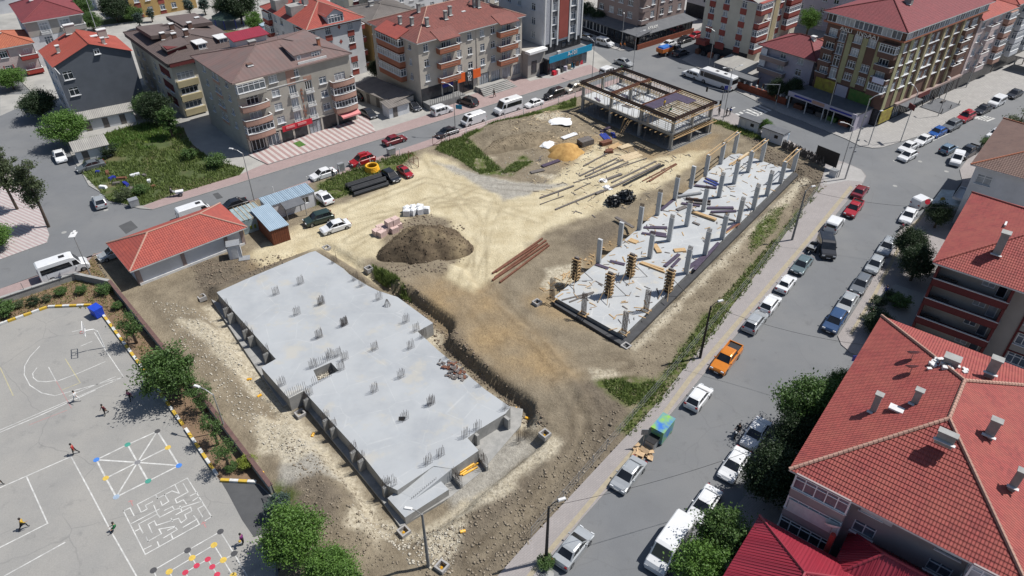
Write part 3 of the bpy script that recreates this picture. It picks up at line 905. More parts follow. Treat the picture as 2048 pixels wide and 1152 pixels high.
# wall stubs along the schoolyard side, each with starter bars
def rebar(n, m, w, d, h, rad=.013, lean=.05, seed=0):
 rg = random.Random(seed)
 b = MB()
 for i in range(n):
  for j in range(m):
   if 0 < i < n - 1 and 0 < j < m - 1:
    continue
   x, y = (i / max(n - 1, 1) - .5) * w, (j / max(m - 1, 1) - .5) * d
   hh = h * rg.uniform(.8, 1.05)
   b.bar((x, y, -.05), (x + rg.uniform(-lean, lean), y + rg.uniform(-lean, lean), hh), rad * 2)
 return b.mesh('rebar_cluster')
RB = [rebar(5, 2, .8, .25, 1.35, seed=k) for k in range(4)]
RBW = rebar(11, 1, 2.4, .3, 1.3, seed=9)
RBCONE = MB()
for k in range(9):
 a = k * .7
 RBCONE.bar((.45 * math.cos(a), .45 * math.sin(a), -.05), (.08 * math.cos(a), .08 * math.sin(a), 1.0), .036)
RBCONE = RBCONE.mesh('rebar_cluster')
ri = 0
def put_rebar(px, z, parent, me=None, rz=None):
 global ri
 p = G(px[0], px[1], z)
 o = ob('rebar_cluster', me or RB[ri % 4], 'rebar_steel', parent)
 o.location = Vector((p.x, p.y, z)) - parent.location
 o.rotation_euler[2] = S1ANG if rz is None else rz
 ri += 1
 return o
stub = MB().box((0, 0, .75), (.75, .32, 1.5)).mesh('wall_stub')
for z in [A2Z(262, 240), A2Z(298, 292), A2Z(428, 428), A2Z(475, 485), A2Z(606, 628), A3Z(255, 182), A3Z(440, 380), A3Z(512, 460), A3Z(706, 685), A3Z(780, 770), A3Z(1015, 1018)]:
 p = G(z[0], z[1], .5)
 o = ob('wall_stub', stub, 'old_concrete', slab1)
 o.location = Vector((p.x, p.y, -.98)) - slab1.location
 o.rotation_euler[2] = S1ANG
 put_rebar(z, .5, slab1)
for z in [A1Z(815, 372), A1Z(1052, 250)]:
 p = G(z[0], z[1], -.2)
 o = ob('wall_stub', stub, 'old_concrete', slab1)
 o.location = Vector((p.x, p.y, -.95)) - slab1.location
 o.rotation_euler[2] = S1ANG + R(90)
for q in [A2Z(695, 125), A2Z(905, 35), A2Z(1080, 205), A2Z(873, 298), A2Z(1280, 385), A2Z(1063, 490), A2Z(745, 900), A2Z(975, 985), A4Z(270, 195), A4Z(500, 385), A4Z(575, 450), A4Z(125, 655), A4Z(380, 880), A4Z(105, 1020), A4Z(760, 600), A4Z(1055, 850), A4Z(1168, 945), A4Z(1245, 1015),
          A1Z(472, 115), A1Z(268, 230), A1Z(545, 508), A1Z(448, 568), A1Z(735, 360), A1Z(825, 305), A1Z(1048, 145), (749.5, 784), (803, 755), (862, 808), (750, 700), (688, 652), (965, 770), (935, 735), (898, 715), (822, 697), (660, 715), (690, 720)]:
 put_rebar(q, Z1TOP, slab1)
put_rebar(A4Z(850, 665), Z1TOP, slab1, RBCONE)
put_rebar(A2Z(858, 965), Z1TOP, slab1, RBW)
put_rebar(A2Z(1010, 745), Z1TOP, slab1)
put_rebar(A2Z(1110, 700), Z1TOP, slab1, RBW)
put_rebar(A2Z(1225, 650), Z1TOP, slab1)
put_rebar(A2Z(1250, 770), Z1TOP, slab1, None, S1ANG)
put_rebar(A2Z(1080, 855), Z1TOP, slab1, RBW)
put_rebar(A1Z(165, 735), Z1TOP - .1, slab1, rebar(6, 3, .9, .6, 1.1, seed=5))
bl = MB()
for k in range(14):
 t = k / 13
 q = G(*A1Z(320 + 190 * t, 835 - 130 * t), -.0)
 bl.bar((q.x, q.y, -.1), (q.x, q.y, .22 + t * .5), .03)
part(bl, 'rebar_row', 'rebar_steel', slab1)
# low walls and pad by the yellow pipes
for a, c in (((835, 500), (900, 590)), ((635, 645), (702, 725))):
 p, q = G(*A1Z(*a), -.35), G(*A1Z(*c), -.35)
 b = MB()
 b.bar((p.x, p.y, -.7), (q.x, q.y, -.7), .25, .75)
 part(b, 'low_wall', 'old_concrete', slab1)
 for t in (.3, .7):
  m_ = p.lerp(q, t)
  o = ob('rebar_cluster', RB[1], 'rebar_steel', slab1)
  o.location = Vector((m_.x, m_.y, -.35)) - slab1.location
  o.rotation_euler[2] = bearing(p, q)
for q in ((1140, 405), (1190, 370)):
 put_rebar(A1Z(*q), -.95, slab1, rebar(3, 2, .35, .3, 1.9, lean=.03, seed=3))
pp = G(*A1Z(755, 605), -.9)
for k, (x0, y0, x1, y1, dz) in enumerate(((675, 645, 835, 560, 0), (690, 640, 800, 575, .22), (712, 652, 825, 590, 0), (690, 652, 740, 618, .0))):
 a, c = G(*A1Z(x0, y0), -.85), G(*A1Z(x1, y1), -.85)
 b = MB()
 b.tube([(a.x - pp.x, a.y - pp.y, .1 + dz), (c.x - pp.x, c.y - pp.y, .12 + dz)], .11, 8)
 o = b.build('plastic_pipe', 'pipe_yellow', smooth=False, loc=(pp.x, pp.y, -.97))
 tag(o, 'orange yellow drain pipe beside the near slab, %s' % ('rear long one', 'one lying on top', 'front long one', 'short one at the left')[k] , 'pipe', 'yellow pipes by the near slab')
# rubble in the lift pit
def stones(name, pts, zf, size, m, seed=1, squash=.7, parent=None):
 """many small stones in one mesh"""
 rg = np.random.default_rng(seed)
 n = len(pts)
 base = np.array([(1, 0, 0), (-1, 0, 0), (0, 1, 0), (0, -1, 0), (0, 0, 1), (0, 0, -.5)], float)
 fc = np.array([(0, 2, 4), (2, 1, 4), (1, 3, 4), (3, 0, 4), (2, 0, 5), (1, 2, 5), (3, 1, 5), (0, 3, 5)])
 s = size[0] + (size[1] - size[0]) * rg.random(n) ** 2.2
 V = base[None] * s[:, None, None] * (.6 + .8 * rg.random((n, 6, 3)))
 V[:, :, 2] *= squash
 a = rg.random(n) * 6.28
 ca, sa = np.cos(a)[:, None], np.sin(a)[:, None]
 X = V[:, :, 0] * ca - V[:, :, 1] * sa
 Y = V[:, :, 0] * sa + V[:, :, 1] * ca
 z = zf(pts[:, 0], pts[:, 1]) if callable(zf) else np.full(n, zf)
 V = np.stack([X + pts[:, 0, None], Y + pts[:, 1, None], V[:, :, 2] + z[:, None]], 2)
 F = (fc[None] + (np.arange(n) * 6)[:, None, None]).reshape(-1, 3)
 return stuff(ob(name, np_mesh(name, V.reshape(-1, 3), F), m, parent))
mat('stone_pale', (.52, .48, .40), (.38, .35, .29), 1.5, .9)
mat('stone_grey', (.27, .25, .22), (.19, .175, .155), 1.5, .95)
mat('stone_soil', srgb(146, 135, 118), srgb(118, 108, 94), 1.5, .95)
mat('stone_brown', (.24, .19, .14), (.17, .135, .10), 1.5, .95)
q = stones('rubble', scatter([(p.x, p.y) for p in liftpit], 150, 3), -.5, (.1, .22), 'stone_pale', 3)
q['label'] = 'pale broken rubble filling the square pit in the near slab'
q['category'] = 'rubble'
# scrap heap on the slab: dark offcuts
hp = G(905, 740, Z1TOP)
b = MB()
rg = random.Random(4)
for k in range(70):
 a, r = rg.random() * 6.28, rg.random() ** .6
 x, y = r * 2.4 * math.cos(a), r * 1.1 * math.sin(a)
 M = Matrix.Translation((x, y, .04 + .32 * (1 - r) * rg.random() + .03)) @ Matrix.Rotation(rg.random() * 6, 4, 'Z') @ Matrix.Rotation(rg.uniform(-.4, .4), 4, 'X')
 b.m = 0 if rg.random() < .75 else 1
 b.box((0, 0, 0), (rg.uniform(.25, .6), rg.uniform(.12, .4), .04), M=M)
o = b.build('scrap_heap', ['wood_grey', 'wood_rust'], loc=(hp.x, hp.y, Z1TOP), rz=R(-40))
tag(o, 'low heap of dark timber and panel offcuts on the near slab', 'scrap')
# small square inspection chambers round both slabs
cm_ = MB()
for x, y, sx, sy in ((-.42, 0, .16, 1.0), (.42, 0, .16, 1.0), (0, -.42, .68, .16), (0, .42, .68, .16)):
 cm_.box((x, y, .25), (sx, sy, .6))
cm_.m = 1
cm_.box((0, 0, .02), (.68, .68, .1))
cm_ = cm_.mesh('frame')
ye = MB().tube([(-.1, .05, .1), (.05, .05, .22)], .13, 8).mesh('pipe_end')
CH = [(A2Z(68, 180), 'inspection chamber frame at the corner of the near slab by the hut'), (A3Z(197, 338), 'inspection chamber frame beside the schoolyard edge of the near slab'), (A1Z(262, 1098), 'inspection chamber frame at the bottom corner of the near slab'),
      (A1Z(1343, 350), 'inspection chamber frame at the pad corner below the dirt track'), ((884, 1136), 'inspection chamber frame beside the lamp pole'), (A4Z(652, 315), 'inspection chamber frame under the big soil heap'),
      (A4Z(182, 40), 'inspection chamber frame at the far end of the near slab'), (A5Z(912, 1072), 'inspection chamber frame at the bottom corner of the column slab'), (A5Z(20, 640), 'inspection chamber frame left of the column slab by the track')]
for k, (q, lab) in enumerate(CH):
 p = terrain_z(*q)
 e = empty('inspection_chamber', (p.x, p.y, p.z - .12), S1ANG + (.2 if k == 4 else 0))
 tag(e, 'square pale concrete ' + lab, 'chamber', 'inspection chambers')
 ob('frame', cm_, ['pale_paving', 'film_brown'], e)
 if k in (2, 3, 4):
  ob('pipe_end', ye, 'pipe_yellow', e)
# yellow pipe ends poking out of the banks
pe = MB().tube([(-.25, 0, .05), (.25, 0, .12)], .15, 8).mesh('pipe_stub')
for k, (q, lab) in enumerate([(A2Z(465, 852), 'left bank of the near slab, upper of three'), (A2Z(552, 990), 'left bank of the near slab, middle of three'), (A3Z(315, 525), 'left bank of the near slab, lowest of three'), (A1Z(1128, 152), 'trench right of the near slab, upper'), (A1Z(1208, 220), 'trench right of the near slab, lower'), (A1Z(712, 1090), 'white rubble below the near slab'), ((523, 948), 'soil by the schoolyard gate')]):
 p = terrain_z(*q)
 o = ob('pipe_stub', pe, 'pipe_yellow', None, p, .7 * k)
 tag(o, 'yellow pipe stub showing in the ' + lab, 'pipe', 'yellow pipe stubs')
# ================================================================ far slab with columns
s2c = G(1350, 490, 0)
slab2 = empty('column_slab', (s2c.x, s2c.y, -.6))
tag(slab2, 'long grey floor slab carrying three rows of concrete columns', 'slab')
b = MB()
b.prism(S2, -.6, Z2TOP)
b.mi = [0] + [1] * (len(b.f) - 1)
part(b, 'slab_deck', ['slab_pale', 'dark_concrete'], slab2)
b = MB()
b.prism([(p.x, p.y) for p in GP([(1591, 343), (1597, 348), (1249, 695), (1242, 688), (1106, 605), (1109, 596), (1246.6, 673)], 0)], -.6, -.1)
part(b, 'kerb_beam', 'awning_dark', slab2)
CH_ = 3.9
col_me = MB()
col_me.box((0, 0, CH_ / 2), (.34, .66, CH_))
col_me = col_me.mesh('column')
top_me = MB()
for x in (-.12, .12):
 for y in (-.27, -.09, .09, .27):
  top_me.bar((x, y, -.02), (x, y, .55), .035)
for z in (.15, .4):
 top_me.bar((-.13, -.28, z), (.13, -.28, z), .03).bar((-.13, .28, z), (.13, .28, z), .03).bar((-.13, -.28, z), (-.13, .28, z), .03).bar((.13, -.28, z), (.13, .28, z), .03)
top_me = top_me.mesh('rebar_cluster')
Z1Z = lambda x, y: (1000 + x / 2.4, 240 + y / 2.4)
LROW = [(472, 685), (573, 602), (668, 525), (755, 455), (838, 383), (915, 325), (985, 268), (1058, 210), (1123, 158)]
MROW = [(718, 662), (810, 580), (895, 508), (975, 437), (1050, 370), (1123, 305), (1190, 250), (1253, 198)]
RROW = [(893, 735), (983, 648), (1065, 570), (1143, 493), (1215, 427), (1280, 362), (1345, 302), (1405, 243)]
tops = {}
for rn, row in (('L', LROW), ('M', MROW), ('R', RROW)):
 for k, q in enumerate(row):
  p = G(*Z1Z(*q), Z2TOP)
  o = ob('column', col_me, 'fresh_concrete', slab2)
  o.location = Vector((p.x, p.y, Z2TOP)) - slab2.location
  o.rotation_euler[2] = S2ANG
  tops[rn, k] = Vector((p.x, p.y, Z2TOP + CH_))
  if not (rn == 'L' and k in (0, 1, 5, 6, 7, 8)) and not (rn != 'L' and k >= len(row) - 2):
   t = ob('rebar_top', top_me, 'rebar_steel', o)
   t.location = (0, 0, CH_)
dv = Vector((math.cos(S2ANG), math.sin(S2ANG), 0))
nv = Vector((-dv.y, dv.x, 0))
for key, a, c in (('L', 6, 7), ('L', 7, 8), ('M', 6, 7), ('R', 6, 7)):
 for s in (-.3, .3):
  p, q = tops[key, a] + nv * s - dv * .5, tops[key, c] + nv * s + dv * .5
  ctr = (p + q) / 2
  b = MB().bar(p - ctr, q - ctr, .12, .12)
  o = b.build('timber_beam', 'wood_new', loc=(ctr.x, ctr.y, ctr.z + .065))
  tag(o, 'timber beam laid across the %s pair of columns in the %s row of the column slab' % ({(6): 'far' if key != 'L' else 'second last', 7: 'farthest'}[a], {'L': 'left', 'M': 'middle', 'R': 'right'}[key]), 'timber beam', 'timber beams on column tops')
# timber-formed columns, with props
def formwork():
 b = MB()
 b.m = 1
 b.box((0, 0, 1.75), (.5, .8, 3.5))
 b.m = 2
 b.box((0, 0, 3.6), (.3, .6, .3))
 return b.mesh('form_panel')
fw = formwork()
rgf = random.Random(3)
clampm = MB()
for k in range(7):
 z = .35 + k * .5
 for y in (-.46, .46):
  clampm.box((0, y, z), (.95, .1, .12))
 for x in (-.32, .32):
  clampm.box((x, 0, z + .12), (.1, 1.1, .12))
clampm = clampm.mesh('clamp_timber')
for k, q in enumerate([(405, 400), (735, 555), (950, 365), (1330, 520)]):
 p = G(*A5Z(*q), Z2TOP)
 e = empty('column_formwork', (p.x, p.y, Z2TOP), S2ANG)
 tag(e, 'dark column formwork with stacked timber clamps, ' + ['at the left edge of the column slab', 'nearest the bare rebar cages', 'farthest back, in the middle of the slab', 'at the right edge of the column slab'][k], 'formwork', 'column formwork')
 ob('form_panel', fw, ['wood_new', 'film_brown', 'wood_grey'], e)
 ob('clamp_timber', clampm, 'wood_new', e)
 for dx, dy, l in ((-1.9, -1.0, 2.0), (-2.2, .2, 2.4), (1.4, -1.9, 2.2)):
  b = MB().bar((dx * .12, dy * .12, l), (dx, dy, .02), .07)
  b.build('prop', 'wood_new' if dx < 0 else 'wood_grey', e)
# bare cages
cg = MB()
for x in (-.13, .13):
 for y in (-.3, -.1, .1, .3):
  cg.bar((x, y, 0), (x, y, 3.4), .04)
for k in range(16):
 z = .2 + k * .2
 cg.bar((-.14, -.31, z), (.14, -.31, z), .03).bar((-.14, .31, z), (.14, .31, z), .03).bar((-.14, -.31, z), (-.14, .31, z), .03).bar((.14, -.31, z), (.14, .31, z), .03)
cg = cg.mesh('bars')
cf = MB()
for s in (-.5, .5):
 cf.box((s * .7, 0, .06), (.09, 1.3, .1))
 cf.box((0, s, .16), (1.0, .09, .1))
cf = cf.mesh('base_frame')
for k, q in enumerate([(170, 595), (485, 745), (890, 930), (1110, 710)]):
 p = G(*A5Z(*q), Z2TOP)
 e = empty('rebar_cage', (p.x, p.y, Z2TOP - .01), S2ANG)
 tag(e, 'bare upright column rebar cage ' + ['at the left corner of the column slab', 'on the near edge of the column slab, mid way', 'at the bottom corner of the column slab', 'on the right edge of the column slab'][k], 'rebar cage', 'column rebar cages')
 ob('bars', cg, 'rebar_steel', e)
 ob('base_frame', cf, 'wood_new', e)
# boards, panels and beams lying about: (photo pixel ends, width, thickness, height, material)
def plank(px0, px1, w, t, m, z, label, name='plank', cat='plank', group='boards lying on the column slab', dz=0.0):
 a, c = G(*px0, z), G(*px1, z)
 ctr = (a + c) / 2
 L = (a - c).length
 b = MB().box((0, 0, t / 2), (L, w, t))
 o = b.build(name, m, loc=(ctr.x, ctr.y, z + dz + .005), rz=bearing(a, c))
 return tag(o, label, cat, group)
Z6 = A6Z
PL = [((270, 605), (590, 525), .22, .1, 'wood_grey', A5Z), ((345, 625), (580, 535), .22, .1, 'wood_grey', A5Z), ((750, 215), (900, 250), .55, .1, 'film_ply', A5Z), ((605, 245), (735, 290), .55, .1, 'film_ply', A5Z), ((1050, 235), (1300, 330), .3, .2, 'wood_new', A5Z), ((1065, 225), (1290, 300), .3, .15, 'wood_new', A5Z),
      ((1300, 270), (1440, 150), .5, .2, 'film_ply', A5Z), ((1370, 275), (1450, 190), .4, .15, 'film_ply', A5Z),
      ((265, 745), (490, 710), .45, .25, 'steel_grey', Z6), ((105, 870), (225, 770), .5, .12, 'film_ply', Z6), ((340, 765), (580, 795), .3, .3, 'film_brown', Z6), ((345, 800), (580, 815), .3, .2, 'wood_grey', Z6), ((300, 805), (480, 830), .5, .1, 'film_ply', Z6), ((260, 870), (345, 835), .7, .1, 'wood_grey', Z6),
      ((550, 852), (800, 850), .6, .15, 'film_ply', Z6), ((585, 890), (825, 880), .5, .15, 'film_ply', Z6), ((570, 905), (820, 975), .28, .12, 'wood_grey', Z6), ((400, 890), (630, 970), .6, .3, 'wood_new', Z6), ((425, 635), (640, 660), .45, .15, 'film_ply', Z6), ((515, 590), (640, 640), .22, .12, 'blue_paint', Z6), ((540, 570), (660, 625), .22, .12, 'blue_paint', Z6), ((530, 560), (650, 600), .3, .12, 'wood_grey', Z6),
      ((410, 985), (475, 1012), .4, .1, 'wood_grey', Z6), ((0, 1035), (165, 1040), .6, .12, 'film_ply', Z6), ((0, 1080), (155, 1105), .6, .12, 'film_ply', Z6), ((725, 1070), (820, 1000), .3, .12, 'film_ply', Z6), ((730, 1090), (850, 1005), .2, .1, 'wood_new', Z6), ((760, 440), (930, 325), .2, .1, 'wood_new', Z6), ((790, 440), (940, 335), .2, .1, 'wood_new', Z6), ((840, 395), (945, 320), .3, .12, 'wood_pale', Z6),
      ((680, 545), (800, 562), .45, .12, 'film_ply', Z1Z), ((690, 518), (800, 522), .45, .12, 'film_ply', Z1Z), ((890, 720), (985, 655), .7, .12, 'film_ply', Z1Z), ((930, 720), (1050, 590), .5, .1, 'film_ply', Z1Z), ((1080, 540), (1150, 500), .35, .1, 'wood_rust', Z1Z), ((620, 575), (660, 590), .9, .1, 'wood_new', Z1Z), ((740, 600), (765, 640), .7, .2, 'wood_new', Z1Z), ((835, 630), (890, 625), .8, .15, 'wood_new', Z1Z), ((555, 470), (640, 520), .5, .15, 'wood_grey', Z1Z)]
cnt = {}
for k, (a, c, w, t, m, zf) in enumerate(sorted(PL, key=lambda q: -q[5](*q[0])[1])):
 cnt[m] = cnt.get(m, -1) + 1
 plank(zf(*a), zf(*c), w, t, m, Z2TOP, '%s %s on the column slab counted from its near end' % (ORD[cnt[m]], {'wood_grey': 'grey weathered board', 'film_ply': 'purple-brown shuttering panel', 'film_brown': 'dark steel-edged beam', 'wood_new': 'yellow timber board', 'wood_pale': 'pale timber board', 'blue_paint': 'blue formwork beam', 'wood_rust': 'rusty brown batten', 'steel_grey': 'grey metal panel'}[m]),
          {'wood_grey': 'grey_board', 'film_ply': 'shuttering_panel', 'film_brown': 'steel_beam', 'wood_new': 'timber_board', 'wood_pale': 'pale_board', 'blue_paint': 'blue_beam', 'wood_rust': 'batten', 'steel_grey': 'metal_panel'}[m],
          'panel' if m in ('film_ply', 'steel_grey') else 'board', 'loose %s pieces on the column slab' % m.replace('_', ' '), dz=.003 * k)
# ================================================================ skeleton building with formwork
sk0 = G(1340.4, 301.4)
skA = bearing(G(1159.8, 222), G(1340.4, 301.4))           # x runs along the long front, towards the near corner
SKL = (G(1159.8, 222) - sk0).length
SKD = 11.4
skel = empty('concrete_frame_building', G(1159.8, 222), skA)
tag(skel, 'two storey concrete frame building under construction with timber formwork deck', 'building')
colm = lambda h: MB().box((0, 0, h / 2), (.6, .35, h)).mesh('column')
c1, c2_ = colm(2.75), colm(2.55)
FZ = 2.75
for i in range(4):
 for j in range(3):
  x, y = .35 + i * (SKL - .7) / 3, .35 + j * (SKD - .7) / 2
  ob('column', c1, 'old_concrete', skel, (x, y, 0))
  ob('column', c2_, 'old_concrete', skel, (x, y, FZ + .45))
b = MB().box((SKL / 2, SKD / 2, FZ + .35), (SKL - .2, SKD - .2, .2))
b.build('floor_slab', 'fresh_concrete', skel)
for y in (.2, SKD / 2, SKD - .2):
 MB().box((SKL / 2, y, FZ + .23), (SKL, .34, .56)).build('edge_beam', 'old_concrete', skel)
for i in range(4):
 x = .35 + i * (SKL - .7) / 3
 MB().box((x, SKD / 2, FZ + .22), (.34, SKD - .72, .5)).build('cross_beam', 'old_concrete', skel)
# ground slab and dark low walls
MB().box((SKL / 2, SKD / 2, .03), (SKL + .6, SKD + .6, .08)).build('ground_slab', 'dark_concrete', skel)
MB().box((SKL / 2, SKD + .1, .95), (SKL, .2, 1.8)).build('basement_wall', 'dark_concrete', skel)
# upper rim formwork: dark beam troughs on timber bearers
ZT = 5.75
for nm, x0, x1, y0, y1 in [('f', -.3, SKL + .3, -.1, -.1), ('b', -.3, SKL + .3, SKD + .1, SKD + .1), ('m', -.3, SKL + .3, SKD * .72, SKD * .72)]:
 for s in (-.22, .22):
  MB().box(((x0 + x1) / 2, y0 + s, ZT + .2), (x1 - x0, .06, .4)).build('beam_formwork', 'film_brown', skel)
 MB().box(((x0 + x1) / 2, y0, ZT + .02), (x1 - x0, .38, .05)).build('beam_soffit', 'film_brown', skel)
for i in range(4):
 x = .1 + i * (SKL - .2) / 3
 for s in (-.22, .22):
  MB().box((x + s, SKD / 2, ZT + .205), (.06, SKD - .3, .38)).build('beam_formwork', 'film_brown' if i in (0, 3) else 'wood_rust', skel)
 MB().box((x, SKD / 2, ZT + .018), (.38, SKD - .3, .05)).build('beam_soffit', 'wood_rust', skel)
# bearers: short cross timbers under the rim, all along
br = MB().box((0, 0, 0), (.1, 1.5, .1)).mesh('bearer')
br2 = MB().box((0, 0, 0), (1.5, .1, .1)).mesh('bearer')
n = int(SKL / .6)
for k in range(n):
 x = .3 + k * (SKL - .6) / (n - 1)
 for y in (-.1, SKD + .1, SKD * .72):
  ob('bearer', br, 'wood_new', skel, (x, y, ZT - .07))
 if k % 2 == 0 and x > SKL * .25:
  ob('bearer', br, 'wood_new', skel, (x, -.1, FZ - .13))
n2 = int(SKD / .6)
for k in range(n2):
 y = .5 + k * (SKD - 1) / (n2 - 1)
 for i in range(4):
  ob('bearer', br2, 'wood_new', skel, (.1 + i * (SKL - .2) / 3, y, ZT - .07))
 ob('bearer', br2, 'wood_new', skel, (SKL - .1, y, FZ - .13))
MB().box((SKL + .75, SKD / 2, ZT - .17), (.12, SKD + 1.5, .12)).build('ledger', 'wood_new', skel)
MB().box((SKL + .7, SKD / 2, FZ - .22), (.12, SKD + 1.0, .12)).build('ledger', 'wood_new', skel)
MB().box((SKL / 2, -.8, ZT - .17), (SKL + 1, .12, .12)).build('ledger', 'wood_pale', skel)
# props in both storeys
pr = MB().tube([(0, 0, 0), (0, 0, 2.5)], .045, 5).mesh('prop')
rg = random.Random(8)
for k in range(30):
 x = .8 + k * (SKL - 1.6) / 29
 for y in (-.35, SKD * .72, SKD - .2):
  if rg.random() < .85:
   ob('prop', pr, 'wood_pale' if rg.random() < .4 else 'galvanised', skel, (x + rg.uniform(-.15, .15), y + rg.uniform(-.25, .25), FZ + .45))
 if k % 2:
  for y in (.9, 3.4, 6.4, 9):
   ob('prop', pr, 'wood_grey', skel, (x, y, .07))
for k in range(12):
 for i in range(4):
  ob('prop', pr, 'galvanised', skel, (.1 + i * (SKL - .2) / 3 + rg.uniform(-.2, .2), .8 + k * .85, FZ + .45))
for k in range(14):
 x, y = rg.uniform(1, SKL - 6), rg.uniform(1, SKD - 1)
 MB().bar((x, y, FZ + .5), (x + rg.uniform(-1.2, 1.2), y + rg.uniform(-1, 1), ZT - .05), .07).build('brace', 'wood_pale', skel)
# deck of the near bay: joists and purple panels
x0, x1 = SKL * 2 / 3 + .3, SKL - .3
jm = MB().box((0, 0, 0), (x1 - x0, .12, .12)).mesh('joist')
for k in range(17):
 ob('joist', jm, 'wood_pale', skel, ((x0 + x1) / 2, .35 + k * (SKD - .9) / 16, ZT + .38))
pm = MB().box((0, 0, 0), (2.4, 1.24, .03)).mesh('deck_panel')
for i in range(2):
 for j in range(7):
  if i == 1 and j not in (5, 6):
   continue
  ob('deck_panel', pm, 'film_ply', skel, (x0 + 1.3 + i * 2.42, .9 + j * 1.26, ZT + .5))
for k in range(8):
 x, y = rg.uniform(1, SKL - 9), rg.uniform(.8, SKD - 3)
 MB().box((x, y, FZ + .5 + k * .01), (2.0, .5, .06), rg.uniform(-.4, .4)).build('loose_panel', 'film_ply' if k % 2 else 'wood_grey', skel)
# planks of the front side
LAD = G(*A7Z(610, 860))
# ladder and leaning props as own things
for k, (a, c, zt) in enumerate((((610, 860), (668, 705), 2.75), ((585, 950), (720, 735), 2.75))):
 p = G(*A7Z(*a))
 q = G(*A7Z(*c), zt)
 e = empty('ladder', (p.x, p.y, .05))
 tag(e, 'timber ladder leaning on the front of the concrete frame, ' + ('left' if k == 0 else 'right') + ' of the pair', 'ladder', 'ladders')
 d = q - p
 s = Vector((-d.y, d.x, 0)).normalized() * .25
 for sg in (-1, 1):
  MB().bar(s * sg, d + s * sg, .07).build('rail', 'wood_new', e)
 for t in range(1, 9):
  MB().bar(d * (t / 9) - s, d * (t / 9) + s, .05).build('rung', 'wood_new', e)
p, q = G(*A7Z(880, 990)), G(*A7Z(955, 735), 2.6)
o = MB().bar((0, 0, 0), q - p, .2, .08).build('leaning_plank', 'wood_grey', loc=(p.x, p.y, .06))
tag(o, 'single grey plank leaning against the front of the concrete frame', 'plank')
# ================================================================ material stacks on the open ground
Z8Z = lambda x, y: (820 + x / 3.251, 120 + y / 3.251)
LONG = [((1105, 755), (1345, 640), .28, .1, 'wood_grey'), ((1140, 760), (1385, 650), .3, .12, 'wood_grey'), ((1065, 800), (1540, 640), .2, .1, 'wood_grey'), ((1170, 770), (1420, 665), .25, .1, 'wood_grey'), ((1240, 795), (1375, 745), .5, .2, 'wood_grey'), ((1310, 800), (1600, 660), .3, .12, 'wood_grey'), ((1350, 815), (1625, 680), .4, .18, 'wood_grey'), ((1385, 820), (1650, 685), .4, .18, 'pipe_black'), ((1510, 790), (1730, 675), .18, .1, 'wood_rust'), ((1540, 795), (1735, 680), .18, .1, 'wood_rust'), ((1560, 790), (1700, 700), .18, .1, 'wood_rust'),
  ((845, 900), (1065, 820), .3, .15, 'wood_grey'), ((845, 940), (1000, 885), .12, .08, 'wood_grey'), ((945, 975), (1250, 850), .3, .15, 'wood_grey'), ((1070, 850), (1175, 800), .15, .1, 'wood_grey'), ((1210, 875), (1350, 815), .4, .2, 'wood_grey'), ((860, 695), (970, 655), .8, .15, 'film_ply'), ((785, 735), (870, 715), .8, .12, 'wood_grey'), ((1240, 470), (1300, 440), .6, .2, 'film_ply'), ((1130, 690), (1300, 600), .25, .1, 'wood_grey')]
cnt = {}
for k, (a, c, w, t, m) in enumerate(sorted(LONG, key=lambda q: -q[0][1])):
 cnt[m] = cnt.get(m, -1) + 1
 p, q = terrain_z(*Z8Z(*a)), terrain_z(*Z8Z(*c))
 z = max(p.z, q.z, terrain_z(*Z8Z((a[0] + c[0]) / 2, (a[1] + c[1]) / 2)).z) + .02
 plank(Z8Z(*a), Z8Z(*c), w, t, m, z, '%s %s on the open ground from the column slab side' % (ORD[cnt[m]], {'wood_grey': 'grey weathered board', 'film_ply': 'purple-brown panel', 'wood_rust': 'rusty steel bar', 'pipe_black': 'dark steel profile'}[m]),
          {'wood_grey': 'grey_board', 'film_ply': 'shuttering_panel', 'wood_rust': 'steel_bar', 'pipe_black': 'steel_profile'}[m], 'board', 'long %s pieces on the open ground' % m.replace('_', ' '), dz=.002 * k)
# bundles of rusty beams by the track
for k, (a, c) in enumerate((((985, 548), (1085, 478)), ((990, 556), (1092, 482)), ((985, 562), (1095, 488)), ((1000, 566), (1098, 492)), ((992, 545), (1075, 490)))):
 p, q = terrain_z(*a), terrain_z(*c)
 plank(a, c, .24, .22, 'wood_rust', max(p.z, q.z) + .01, 'long rust brown beam beside the sandy track, %s from the track side' % ORD[k], 'steel_beam', 'beam', 'rust brown beams by the track', dz=.004 * k)
def stack(px, n, size, m, rz, label, name, cat, group=None, jit=.04):
 """stack of boards: the stack lies as one bundle, each board a part"""
 p = terrain_z(*px)
 e = empty(name, (p.x, p.y, p.z - .02), rz)
 tag(e, label, cat, group)
 nx_, nz_ = n
 me = MB().box((0, 0, 0), size).mesh('board')
 r_ = random.Random(int(px[0]))
 for i in range(nx_):
  for j in range(nz_):
   ob('board', me, m, e, (r_.uniform(-jit, jit) * 6, (i - nx_ / 2) * size[1] * 1.06, size[2] * (j + .5) * 1.04 + .05), r_.uniform(-jit, jit))
 MB().box((0, 0, .03), (.1, nx_ * size[1], .08)).build('bearer', 'wood_grey', e)
 return e
ls = bearing(G(1230, 320), G(1285, 303))
stack(Z8Z(1430, 628), (9, 1), (4.2, .22, .1), 'wood_pale', ls, 'fan of pale new timber boards nearest the long grey beams', 'timber_stack', 'timber stack', 'pale timber stacks')
stack(Z8Z(1405, 562), (5, 2), (3.2, .22, .1), 'wood_pale', ls, 'narrow stack of pale timber below the concrete frame', 'timber_stack', 'timber stack', 'pale timber stacks')
